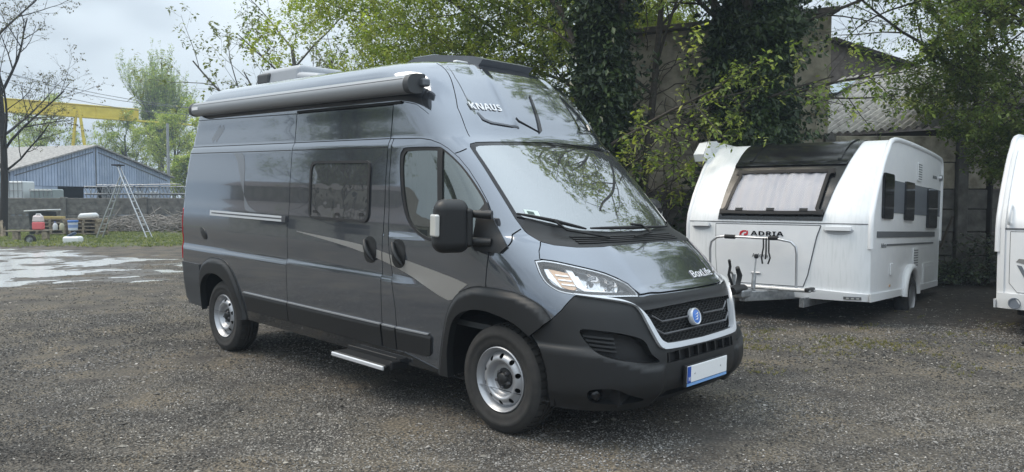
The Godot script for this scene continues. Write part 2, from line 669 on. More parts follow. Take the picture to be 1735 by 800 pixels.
# ------------------------------------------------------------------ main
func _ready() -> void:
	rng.seed = 7
	var cam := Camera3D.new()
	cam.name = "camera"
	add_child(cam)
	cam.position = Vector3(0, 1.5887, 0)
	cam.rotation.x = -0.0493
	cam.fov = rad_to_deg(2.0 * atan(400.0 / 1300.0))
	cam.near = 0.05
	cam.far = 2000.0
	cam.current = true
	var env := Environment.new()
	env.background_mode = Environment.BG_SKY
	var sky := Sky.new()
	var sm := PanoramaSkyMaterial.new()
	sm.panorama = sky_image()
	sky.sky_material = sm
	env.sky = sky
	env.background_energy_multiplier = 1.0
	env.tonemap_mode = Environment.TONE_MAPPER_LINEAR
	env.tonemap_exposure = 1.45
	env.sdfgi_enabled = true
	env.ssao_enabled = true
	env.ssil_enabled = true
	env.fog_enabled = true
	env.fog_density = 0.0016
	env.fog_light_color = Color(0.78, 0.85, 0.92)
	var we := WorldEnvironment.new()
	we.name = "environment"
	we.environment = env
	add_child(we)
	var sun := DirectionalLight3D.new()
	sun.name = "sun"
	add_child(sun)
	sun.look_at_from_position(Vector3(-5.5, 8.5, -0.4), Vector3.ZERO)
	sun.light_energy = 0.5
	sun.light_angular_distance = 32.0
	sun.light_color = Color(1.0, 0.94, 0.86)
	sun.shadow_enabled = true
	make_materials()
	build_ground()
	build_walls()
	build_far_yard()
	build_trees()
	build_left_surroundings()
	build_van()
	build_caravans()
	build_clutter()
	build_ground_cover()

func sky_image() -> ImageTexture:
	var w := 1024
	var h := 512
	var im := Image.create(w, h, false, Image.FORMAT_RGBF)
	var n := FastNoiseLite.new()
	n.seed = 3
	n.frequency = 1.1
	n.fractal_octaves = 5
	var n2 := FastNoiseLite.new()
	n2.seed = 9
	n2.frequency = 0.7
	n2.fractal_octaves = 3
	for j in h:
		var el := (0.5 - (j + 0.5) / h) * PI
		var up := sin(el)
		for i in w:
			var az := ((i + 0.5) / w - 0.5) * TAU
			var d := Vector3(sin(az) * cos(el), up, -cos(az) * cos(el))
			var c: Vector3
			if up < 0.0:
				c = Vector3(0.16, 0.15, 0.14).lerp(Vector3(0.52, 0.55, 0.58), smoothstep(-0.12, 0.0, up))
			else:
				# a cloud deck seen at a slant: patches flatten towards the horizon
				var q := Vector3(d.x, 0, d.z) / (up + 0.22)
				var a := n.get_noise_3d(q.x, q.y, q.z)
				var b := n2.get_noise_3d(q.x + 7.0, 2.0, q.z)
				var lum := lerpf(0.53, 1.55, pow(up, 1.3))
				var t := smoothstep(0.12, 0.5, -a + 0.35 * b)
				c = Vector3(0.86, 0.975, 1.07) * lum
				c = c.lerp(Vector3(0.60, 0.71, 0.84) * lum * 0.78, t * 0.42)
				var lit := smoothstep(0.05, 0.5, a + 0.3 * b)
				c += Vector3(0.06, 0.06, 0.055) * lit
			im.set_pixel(i, j, Color(c.x, c.y, c.z))
	return ImageTexture.create_from_image(im)

# ------------------------------------------------------------------ ground
var gn := FastNoiseLite.new()
var gn2 := FastNoiseLite.new()

func wet(x: float, z: float) -> float:
	# how much the yard sinks into the puddle field at the far left
	var u := (x + 14.3 - 0.70 * (z + 19.0)) / 5.4
	var v := (z + 19.0) / 5.4
	return smoothstep(1.15, 0.75, sqrt(u * u + v * v) + 0.35 * gn2.get_noise_2d(x * 2.0, z * 3.0))

func gy(x: float, z: float) -> float:
	var near := smoothstep(2.0, 9.0, Vector2(x - 0.3, z + 6.5).length())
	var y := gn.get_noise_2d(x, z) * 0.03 * near * (1.0 - wet(x, z)) + gn2.get_noise_2d(x * 8.0, z * 8.0) * 0.006
	# wheel ruts pressed into the gravel
	for c in [[-1.0, -4.2, 0.16, 7.0], [-2.9, -4.0, 0.16, 7.0], [3.4, -5.4, -0.35, 6.0], [4.9, -4.9, -0.35, 6.0]]:
		var d: float = absf((z - c[1]) - c[2] * (x - c[0]) - 0.02 * (x - c[0]) * (x - c[0]))
		if d < 0.5: y += -0.016 * exp(-pow(d / 0.13, 2.0)) + 0.010 * exp(-pow((d - 0.25) / 0.09, 2.0))
	var w := wet(x, z)
	y += w * (-0.023 + 0.045 * gn2.get_noise_2d(x * 2.0, z * 2.6) + 0.025 * gn2.get_noise_2d(x * 8.0, z * 10.0) + 0.018 * gn2.get_noise_2d(x * 20.0, z * 22.0))
	if z < -23.6:
		y += 0.06 * smoothstep(-23.6, -25.0, z + 0.3 * gn2.get_noise_2d(x, z))
	return y

func axis(list: Array) -> PackedFloat32Array:
	# list of [from, to, step]
	var o := PackedFloat32Array()
	for q in list:
		var k := int(round((q[1] - q[0]) / q[2]))
		for i in k: o.append(q[0] + q[2] * i)
	o.append(list[list.size() - 1][1])
	return o

func grid_mesh(xs: PackedFloat32Array, zs: PackedFloat32Array, f: Callable) -> ArrayMesh:
	var v := PackedVector3Array()
	var n := PackedVector3Array()
	var ix := PackedInt32Array()
	for z in zs:
		for x in xs:
			v.append(Vector3(x, f.call(x, z), z))
	var w := xs.size()
	for j in zs.size():
		for i in w:
			var a := v[j * w + mini(i + 1, w - 1)] - v[j * w + maxi(i - 1, 0)]
			var b := v[mini(j + 1, zs.size() - 1) * w + i] - v[maxi(j - 1, 0) * w + i]
			var c := b.cross(a).normalized()
			n.append(c if c.y > 0.0 else -c)
	for j in zs.size() - 1:
		for i in w - 1:
			var k := j * w + i
			ix.append_array([k, k + 1, k + w, k + 1, k + w + 1, k + w])
	var a := []
	a.resize(Mesh.ARRAY_MAX)
	a[Mesh.ARRAY_VERTEX] = v
	a[Mesh.ARRAY_NORMAL] = n
	a[Mesh.ARRAY_INDEX] = ix
	var m := ArrayMesh.new()
	m.add_surface_from_arrays(Mesh.PRIMITIVE_TRIANGLES, a)
	return m

func build_ground() -> void:
	gn.seed = 12
	gn.frequency = 0.16
	gn.fractal_octaves = 3
	gn2.seed = 13
	gn2.frequency = 0.25
	gn2.fractal_octaves = 3
	var fine := noise_tex(91, 0.075, C(0.025, 0.023, 0.020), C(0.36, 0.345, 0.31), 1024, 5, C(0.135, 0.1275, 0.115))
	var g := tri_mat(fine, 0.42, 0.9, 0.0, true)
	var h := noise_tex(92, 0.11, Color.BLACK, Color.WHITE, 1024, 4)
	relief(g, h, 1.1)
	g.detail_enabled = true
	g.detail_blend_mode = BaseMaterial3D.BLEND_MODE_MUL
	g.detail_albedo = noise_tex(93, 0.02, Color(0.52, 0.50, 0.50), Color(1.0, 0.93, 0.82), 512, 6, Color(0.82, 0.79, 0.75))
	g.detail_uv_layer = BaseMaterial3D.DETAIL_UV_2
	g.uv2_triplanar = true
	g.uv2_world_triplanar = true
	g.uv2_scale = Vector3.ONE * 0.11
	M.gravel = g
	var xs := axis([[-420.0, -60.0, 30.0], [-60.0, -24.0, 2.0], [-24.0, -5.0, 0.13], [-5.0, 9.0, 0.13], [9.0, 30.0, 1.5], [30.0, 420.0, 30.0]])
	var zs := axis([[-420.0, -60.0, 30.0], [-60.0, -26.0, 2.0], [-26.0, -12.0, 0.13], [-12.0, -3.0, 0.12], [-3.0, 1.0, 0.4], [1.0, 31.0, 1.5], [31.0, 421.0, 30.0]])
	struct("ground", grid_mesh(xs, zs, gy), g)
	# puddles: one level sheet of water that the ground rises through
	var wm := MB.new()
	wm.quad(Vector3(-22, -0.012, -24.4), Vector3(-6.2, -0.012, -24.4), Vector3(-6.2, -0.012, -13.4), Vector3(-22, -0.012, -13.4), Vector3.UP)
	var wp := PackedVector2Array()
	for k in 48:
		var a := TAU * k / 48
		wp.append(Vector2(-13.6 + 7.0 * cos(a) + 0.72 * 6.0 * sin(a), -19.0 + 6.0 * sin(a)))
	var mb := MB.new()
	for k in range(1, 47):
		mb.ftri(Vector3(wp[0].x, -0.012, wp[0].y), Vector3(wp[k].x, -0.012, wp[k].y), Vector3(wp[k + 1].x, -0.012, wp[k + 1].y), Vector3.UP)
	struct("puddle_water", mb, M.water)
	var mud := tri_mat(noise_tex(98, 0.03, C(0.03, 0.026, 0.021), C(0.12, 0.105, 0.088), 512, 5), 0.6, 0.5, 0.0, true)
	struct("mud", grid_mesh(axis([[-24.0, -5.0, 0.14]]), axis([[-26.0, -12.4, 0.14]]), func(x: float, z: float) -> float:
		return gy(x, z) - 0.012 + 0.016 * smoothstep(0.04, 0.3, wet(x, z))), mud)
	# verge under the grass
	var gr := tri_mat(noise_tex(95, 0.03, C(0.035, 0.045, 0.015), C(0.12, 0.13, 0.045), 512, 5), 0.3, 0.95, 0.0, true)
	M.verge = gr
	var vx := axis([[-60.0, -26.0, 2.0], [-26.0, -4.0, 0.5], [-4.0, 2.0, 2.0]])
	var vz := axis([[-36.2, -23.6, 0.3]])
	struct("grass_verge", grid_mesh(vx, vz, func(x: float, z: float) -> float:
		return gy(x, z) - 0.05 + 0.075 * smoothstep(-24.2, -24.9, z + 0.7 * gn2.get_noise_2d(x * 1.5, z))), gr)

func pebble(sd: int) -> ArrayMesh:
	var r := RandomNumberGenerator.new()
	r.seed = sd
	var p := [Vector3(1, 0, 0), Vector3(0, 0, 1), Vector3(-1, 0, 0), Vector3(0, 0, -1), Vector3(0, 0.7, 0), Vector3(0, -0.6, 0)]
	for i in 6: p[i] = p[i] * r.randf_range(0.75, 1.2) + Vector3(r.randf_range(-.2, .2), r.randf_range(-.15, .15), r.randf_range(-.2, .2))
	var mb := MB.new()
	for i in 4:
		mb.ftri(p[i], p[(i + 1) % 4], p[4], p[i] + p[(i + 1) % 4] + p[4])
		mb.ftri(p[i], p[(i + 1) % 4], p[5], p[i] + p[(i + 1) % 4] + p[5])
	return mb.mesh()

func blade_mesh() -> ArrayMesh:
	var mb := MB.new()
	for k in 5:
		var a := k * 1.31
		var d := Vector3(cos(a), 0, sin(a))
		var s := Vector3(-d.z, 0, d.x) * 0.06
		var b := d * 0.12
		var m := d * 0.28 + Vector3.UP * (0.55 + 0.1 * (k % 3))
		var t := d * 0.62 + Vector3.UP * (0.8 + 0.12 * (k % 2))
		mb.tri(b - s, b + s, m + s * 0.7, Vector3.UP, Vector3.UP, Vector3.UP)
		mb.tri(b - s, m + s * 0.7, m - s * 0.7, Vector3.UP, Vector3.UP, Vector3.UP)
		mb.tri(m - s * 0.7, m + s * 0.7, t, Vector3.UP, Vector3.UP, Vector3.UP)
	return mb.mesh()

func build_ground_cover() -> void:
	rng.seed = 101
	var mat_s := mat(Color.WHITE, 0.85)
	mat_s.vertex_color_use_as_albedo = true
	for layer in [[2.8, 7.5, 6200.0, 0.004, 0.0095, 0.78], [7.5, 12.5, 1500.0, 0.007, 0.014, 0.72], [12.5, 21.0, 150.0, 0.008, 0.018, 0.68], [3.0, 14.0, 14.0, 0.012, 0.022, 0.75]]:
		var xf := []
		var cols := []
		var area: float = 0.5 * 2.0 * layer[5] * (layer[1] * layer[1] - layer[0] * layer[0])
		for k in int(area * layer[2]):
			var d := sqrt(rng.randf_range(layer[0] * layer[0], layer[1] * layer[1]))
			var a: float = rng.randf_range(-layer[5], layer[5])
			var x := d * sin(a)
			var z := -d * cos(a)
			var s: float = rng.randf_range(layer[3], layer[4]) * rng.randf_range(0.7, 1.2)
			if gn2.get_noise_2d(x * 3.0 + 40.0, z * 3.0) + 0.6 * gn.get_noise_2d(x * 1.5 + 9.0, z * 3.0) < rng.randf_range(-0.75, 0.12): continue
			var b := Basis.from_euler(Vector3(rng.randf_range(-.4, .4), rng.randf() * TAU, rng.randf_range(-.4, .4))).scaled(Vector3(s, s * rng.randf_range(0.5, 0.9), s * rng.randf_range(0.6, 1.0)))
			xf.append(Transform3D(b, Vector3(x, gy(x, z) + s * 0.2, z)))
			var t := rng.randf()
			var l := (0.025 + 0.23 * t * t) * (1.0 + 0.8 * gn2.get_noise_2d(x * 1.2 + 77.0, z * 1.2))
			if rng.randf() < 0.02: l = rng.randf_range(0.3, 0.5)
			var warm := 0.5 + 0.5 * gn.get_noise_2d(x * 2.0 + 9.0, z * 2.0)
			cols.append(Color(l * (1.03 + 0.08 * warm), l * (1.0 + 0.01 * warm), l * (0.98 - 0.12 * warm)))
		tag(scatter("gravel", pebble(int(layer[1])), mat_s, xf, cols, self), "loose grey crushed stone gravel of the yard", "gravel")
	# grass on the verge
	var xf := []
	var cols := []
	for k in 26000:
		var x := rng.randf_range(-30.0, -6.0)
		var z := rng.randf_range(-35.6, -24.3)
		if gn2.get_noise_2d(x * 2.0, z * 2.0 + 30.0) < rng.randf_range(-0.6, 0.3): continue
		var s := rng.randf_range(0.035, 0.11)
		xf.append(Transform3D(Basis(Vector3.UP, rng.randf() * TAU).scaled(Vector3(s * 1.6, s, s * 1.6)), Vector3(x, gy(x, z) + 0.01, z)))
		var t := rng.randf()
		cols.append(Color(0.08, 0.115, 0.03).lerp(Color(0.30, 0.30, 0.11), t * t))
	tag(scatter("grass", blade_mesh(), M.leaf, xf, cols, self), "short green grass along the far edge of the yard before the low wall", "grass")
	# weeds and moss on the gravel at the right
	xf = []
	cols = []
	for k in 16000:
		var x := rng.randf_range(1.6, 9.0)
		var z := rng.randf_range(-11.5, -6.0)
		var dens := gn2.get_noise_2d(x * 3.0 + 5.0, z * 4.0)
		dens += 0.35 - absf(z + 8.3 - 0.10 * (x - 4.0)) * 0.28
		if dens < rng.randf_range(0.15, 0.75): continue
		var s := rng.randf_range(0.012, 0.042)
		xf.append(Transform3D(Basis(Vector3.UP, rng.randf() * TAU).scaled(Vector3(s * 1.7, s * 0.8, s * 1.7)), Vector3(x, gy(x, z), z)))
		cols.append(Color(0.09, 0.10, 0.03).lerp(Color(0.26, 0.22, 0.10), rng.randf()))
	tag(scatter("weeds", blade_mesh(), M.leaf, xf, cols, self), "thin yellow-green weeds in the gravel before the white caravans", "weeds")
	# leaf litter under and behind the caravans
	xf = []
	cols = []
	var lm := leaf_mesh(1, 0.5)
	for k in 16000:
		var x := rng.randf_range(1.5, 12.5)
		var z := rng.randf_range(-14.3, -7.2)
		if rng.randf() > 0.16 + 0.84 * smoothstep(-8.6, -10.5, z): continue
		if gn2.get_noise_2d(x * 2.0, z * 2.0 + 60.0) < rng.randf_range(-0.6, 0.35): continue
		var s := rng.randf_range(0.025, 0.06)
		xf.append(Transform3D(Basis.from_euler(Vector3(rng.randf_range(-.5, .5), rng.randf() * TAU, rng.randf_range(-.5, .5))).scaled(Vector3.ONE * s), Vector3(x, gy(x, z) + 0.008, z)))
		cols.append(Color(0.045, 0.034, 0.024).lerp(Color(0.17, 0.12, 0.075), pow(rng.randf(), 2.0)))
	tag(scatter("leaf_litter", lm, M.dry, xf, cols, self), "brown dead leaves lying under and around the white caravans", "leaves")
	# odd larger stones and bits lying about
	var big := pebble(77)
	xf = []
	cols = []
	for k in 420:
		var d := sqrt(rng.randf_range(9.0, 300.0))
		var a := rng.randf_range(-0.72, 0.72)
		var s := rng.randf_range(0.012, 0.034)
		var p := Vector3(d * sin(a), 0, -d * cos(a))
		xf.append(Transform3D(Basis.from_euler(Vector3(rng.randf_range(-.4, .4), rng.randf() * TAU, 0)).scaled(Vector3(s, s * 0.6, s * 0.8)), p + Vector3.UP * (gy(p.x, p.z) + s * 0.15)))
		cols.append(Color(0.08, 0.075, 0.068).lerp(Color(0.36, 0.33, 0.28), pow(rng.randf(), 1.6)))
	tag(scatter("stones", big, mat_s, xf, cols, self), "scattered larger stones lying on the gravel", "stones")
	# soil under the caravans
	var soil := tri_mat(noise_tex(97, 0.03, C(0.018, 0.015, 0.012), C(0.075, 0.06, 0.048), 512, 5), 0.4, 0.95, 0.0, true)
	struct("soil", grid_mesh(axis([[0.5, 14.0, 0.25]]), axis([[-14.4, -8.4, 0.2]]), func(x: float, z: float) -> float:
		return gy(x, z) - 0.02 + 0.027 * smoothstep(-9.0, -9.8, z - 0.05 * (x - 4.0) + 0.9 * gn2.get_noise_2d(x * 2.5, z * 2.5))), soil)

# ------------------------------------------------------------------ walls and buildings
func plank_bay(o: Node3D, x0: float, x1: float, z: float, h: float, rows: Array, mats: Array, sd: int) -> void:
	var r := RandomNumberGenerator.new()
	r.seed = sd
	var y := 0.0
	for k in rows.size():
		var ph: float = rows[k]
		var mb := MB.new()
		mb.cbox(Vector3((x0 + x1) / 2, y + ph / 2, z + r.randf_range(-0.012, 0.012)), Vector3(x1 - x0 - 0.02, ph - 0.014, 0.09), 0.012, Basis(Vector3(0, 0, 1), r.randf_range(-0.002, 0.002)))
		part("plank", mb, mats[k], o)
		y += ph

func corrugated(x0: float, x1: float, y0: float, z0: float, y1: float, z1: float, pitch: float, amp: float) -> MB:
	# a wavy sheet, waves across x, running from (y0, z0) to (y1, z1), with thickness
	var mb := MB.new()
	var run := Vector3(0, y1 - y0, z1 - z0)
	var n := Vector3(0, z0 - z1, y1 - y0).normalized()
	if n.y < 0.0 or (absf(n.y) < 0.05 and n.z < 0.0): n = -n
	var k := int((x1 - x0) / pitch * 6.0)
	for i in k:
		var xa := lerpf(x0, x1, float(i) / k)
		var xb := lerpf(x0, x1, float(i + 1) / k)
		var fa := sin(xa / pitch * TAU)
		var fb := sin(xb / pitch * TAU)
		var na := (n - Vector3.RIGHT * cos(xa / pitch * TAU) * amp * TAU / pitch).normalized()
		var nb := (n - Vector3.RIGHT * cos(xb / pitch * TAU) * amp * TAU / pitch).normalized()
		var a := Vector3(xa, y0, z0) + n * amp * fa
		var b := Vector3(xb, y0, z0) + n * amp * fb
		mb.squad(a, b, b + run, a + run, na, nb, nb, na)
		mb.quad(a, b, b - n * 0.008, a - n * 0.008, -run)
	return mb

func build_walls() -> void:
	# right: plank fence wall of the lower building
	var z := -14.5
	var w := thing("concrete_wall", "weathered concrete plank wall under the corrugated roof behind the caravans", "wall", Vector3(0, 0, 0))
	var k := 0
	for x in [5.95, 8.45, 10.95, 13.45, 15.95, 18.45]:
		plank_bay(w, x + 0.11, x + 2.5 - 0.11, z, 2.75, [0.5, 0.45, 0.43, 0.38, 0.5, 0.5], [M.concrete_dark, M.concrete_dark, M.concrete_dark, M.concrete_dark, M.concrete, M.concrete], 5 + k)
		var p := MB.new()
		p.cbox(Vector3(x, 1.4, z + 0.03), Vector3(0.20, 2.8, 0.18), 0.015)
		part("post", p, M.concrete_dark, w)
		k += 1
	# left: tall gabled hall front of the same planks
	var hall := thing("concrete_hall", "tall concrete-panel hall behind the ivy trees, its top edge rising to the right", "building", Vector3.ZERO)
	k = 0
	for x in [1.6, 3.8]:
		var top: float = 4.55 + 0.16 * (x - 2.8)
		var rows := [0.5, 0.45, 0.43, 0.36, 0.36, 0.30, 0.36, 0.40, 0.42]
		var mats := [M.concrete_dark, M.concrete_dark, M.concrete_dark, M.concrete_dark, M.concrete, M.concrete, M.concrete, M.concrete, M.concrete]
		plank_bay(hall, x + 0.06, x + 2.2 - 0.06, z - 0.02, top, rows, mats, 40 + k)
		var p := MB.new()
		p.cbox(Vector3(x, 1.9, z + 0.015), Vector3(0.15, 3.8, 0.13), 0.012)
		part("post", p, M.concrete, hall)
		k += 1
	var gb := MB.new()
	gb.prism([Vector2(1.55, 3.58), Vector2(6.0, 3.58), Vector2(6.0, 5.05), Vector2(1.55, 4.56)], Vector3(0, 0, z - 0.08), Vector3.RIGHT, Vector3.UP, Vector3(0, 0, -0.2))
	part("gable", gb, M.concrete, hall)
	var vg := MB.new()
	vg.cbox(Vector3(3.78, 4.84, z - 0.1), Vector3(4.6, 0.10, 0.5), 0.01, Basis(Vector3(0, 0, 1), 0.1098))
	part("verge_board", vg, M.brown_roof, hall)
	var sw := MB.new()
	sw.box(Vector3(5.9, 2.4, z - 3.2), Vector3(0.2, 4.8, 5.9))
	part("side_wall", sw, M.concrete, hall)
	var sw2 := MB.new()
	sw2.box(Vector3(1.65, 2.2, z - 3.2), Vector3(0.2, 4.4, 5.9))
	part("side_wall", sw2, M.concrete, hall)
	# corrugated fibre-cement roof, sheet by sheet
	var rf := thing("corrugated_roof", "mossy grey corrugated sheet roof, shade painted dark into its troughs, sloping down to the wall behind the middle caravan", "roof", Vector3(5.6, 0, -18.35))
	rf.basis = Basis(Vector3(0.643, 0, 0.766), Vector3.UP, Vector3(-0.766, 0, 0.643))
	k = 0
	for row in 3:
		for i in 5:
			var x0 := i * 1.062
			var t0 := row * 0.333
			var t1 := minf(1.0, (row + 1) * 0.333 + 0.03)
			var f := func(t: float) -> Vector2: return Vector2(lerpf(2.98, 4.86, t), lerpf(0.15, -4.6, t))
			var a: Vector2 = f.call(t0)
			var b: Vector2 = f.call(t1)
			var up := 0.018 * row
			part("roof_sheet", corrugated(x0, x0 + 1.10, a.x + up + 0.006 * (i % 2), a.y, b.x + up + 0.006 * (i % 2), b.y, 0.177, 0.042), M.fibre[(k * 7 + row) % 3], rf)
			k += 1
	# dark strips in the troughs: mossy debris that also paints in their shade
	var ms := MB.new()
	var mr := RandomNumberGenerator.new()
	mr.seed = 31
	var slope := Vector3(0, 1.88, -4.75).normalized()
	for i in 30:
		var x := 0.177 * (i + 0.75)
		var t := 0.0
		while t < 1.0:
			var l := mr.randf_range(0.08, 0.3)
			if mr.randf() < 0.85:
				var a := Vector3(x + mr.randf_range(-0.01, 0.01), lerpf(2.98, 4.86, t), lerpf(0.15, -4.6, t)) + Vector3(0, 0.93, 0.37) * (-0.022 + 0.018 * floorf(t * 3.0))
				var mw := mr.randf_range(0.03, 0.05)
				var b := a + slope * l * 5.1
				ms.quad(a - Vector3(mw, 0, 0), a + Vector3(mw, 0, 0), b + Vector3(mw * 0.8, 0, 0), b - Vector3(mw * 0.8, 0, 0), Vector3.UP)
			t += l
	part("moss_shade", ms, M.moss_shade, rf)
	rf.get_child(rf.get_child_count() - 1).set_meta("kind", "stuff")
	var bl := MB.new()
	bl.cbox(Vector3(0.55, 4.42, -3.1), Vector3(0.6, 0.03, 1.0), 0.01, Basis(Vector3.RIGHT, 0.376))
	part("skylight_sheet", bl, M.sky_sheet, rf)
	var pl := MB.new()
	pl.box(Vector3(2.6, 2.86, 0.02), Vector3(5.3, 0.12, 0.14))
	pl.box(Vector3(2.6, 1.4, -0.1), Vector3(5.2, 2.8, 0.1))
	part("wall_plate", pl, M.bark_dark, rf)
	# brown roof of the farther hall
	var far := thing("far_hall", "farther hall with a brown roof edge falling to the right behind the corrugated roof", "building", Vector3(0, 0, -22))
	var fb := MB.new()
	fb.prism([Vector2(3.0, 0), Vector2(16.0, 0), Vector2(16.0, 5.15), Vector2(11.6, 5.2), Vector2(9.0, 6.0), Vector2(3.0, 6.9)], Vector3.ZERO, Vector3.RIGHT, Vector3.UP, Vector3(0, 0, -8))
	part("wall", fb, M.brown_roof, far)
	var fv := MB.new()
	fv.cbox(Vector3(10.35, 5.64, 0.05), Vector3(2.8, 0.12, 0.4), 0.02, Basis(Vector3(0, 0, 1), -0.31))
	part("verge_board", fv, M.bark_dark, far)
	# climbers on the hall wall: bare tangled stems with a few leaves
	var cl := thing("climber", "tangle of bare climbing stems on the concrete wall left of the middle caravan", "climbing plant", Vector3(2.9, 0, -14.3))
	var r := RandomNumberGenerator.new()
	r.seed = 77
	var mb := MB.new()
	var xf := []
	var cols := []
	for i in 95:
		var p := Vector3(r.randf_range(-0.7, 1.2), r.randf_range(0.3, 4.4), r.randf_range(0.0, 0.1))
		var d := Vector3(r.randf_range(-1, 1), r.randf_range(-1.2, 0.8), 0.1).normalized()
		var pts := [p]
		for s in 8:
			d = (d + Vector3(r.randf_range(-.55, .55), r.randf_range(-.6, .4), r.randf_range(-.15, .15))).normalized()
			p += d * 0.16
			p.z = clampf(p.z, 0.0, 0.5)
			p.x = clampf(p.x, -0.9, 1.6)
			pts.append(p)
			if r.randf() < 0.5:
				xf.append(Transform3D(Basis.from_euler(Vector3(r.randf(), r.randf() * TAU, r.randf())).scaled(Vector3.ONE * r.randf_range(0.03, 0.055)), p))
				cols.append(Color(0.12, 0.13, 0.045).lerp(Color(0.05, 0.06, 0.02), r.randf()))
		mb.tube(pts, r.randf_range(0.004, 0.011), 4, false)
	part("stem", mb, M.twig, cl)
	scatter("foliage", leaf_mesh(3, 0.9), M.leaf, xf, cols, cl)
	# shrubs at the foot of the wall on the right
	var spots := [[Vector3(8.3, 0, -14.0), 0.9, "low ivy shrub at the wall foot in the gap between the caravans"], [Vector3(9.4, 0, -13.7), 1.3, "leafy shrub beside the right-hand caravan's front edge"], [Vector3(7.6, 0, -14.1), 0.6, "small weed clump at the wall foot near the middle caravan's tail"], [Vector3(10.6, 0, -13.3), 1.5, "tall shrub half hidden by the right-hand caravan"]]
	for q in spots:
		var sh := thing("shrub", q[2], "shrub", q[0], 0.0, "shrubs along the wall foot")
		var sm := MB.new()
		xf = []
		cols = []
		for i in int(26 * q[1]):
			var a := r.randf() * TAU
			var d := Vector3(cos(a) * 0.7, r.randf_range(0.4, 1.2), sin(a) * 0.5).normalized()
			var p := Vector3(r.randf_range(-.3, .3), 0, r.randf_range(-.15, .15))
			var pts := [p]
			for s in 6:
				d = (d + Vector3(r.randf_range(-.3, .3), -0.10, r.randf_range(-.3, .3))).normalized()
				p += d * 0.17 * q[1]
				pts.append(p)
				for j in 4:
					xf.append(Transform3D(Basis.from_euler(Vector3(r.randf(), r.randf() * TAU, r.randf())).scaled(Vector3.ONE * r.randf_range(0.04, 0.08)), p + Vector3(r.randf_range(-.1, .1), r.randf_range(-.08, .08), r.randf_range(-.1, .1))))
					cols.append(Color(0.03, 0.05, 0.02).lerp(Color(0.10, 0.13, 0.05), pow(r.randf(), 2.0)))
			sm.tube(pts, 0.006, 4, false)
		part("stem", sm, M.twig, sh)
		scatter("foliage", leaf_mesh(3, 0.9), M.ivy, xf, cols, sh)
	var pr := MB.new()
	pr.tube([Vector3(7.5, 0.0, -13.9), Vector3(8.25, 1.25, -14.35)], 0.022, 6)
	tag(part("wooden_prop", pr, M.twig, self), "bare pole leaning on the wall between the caravans", "pole")

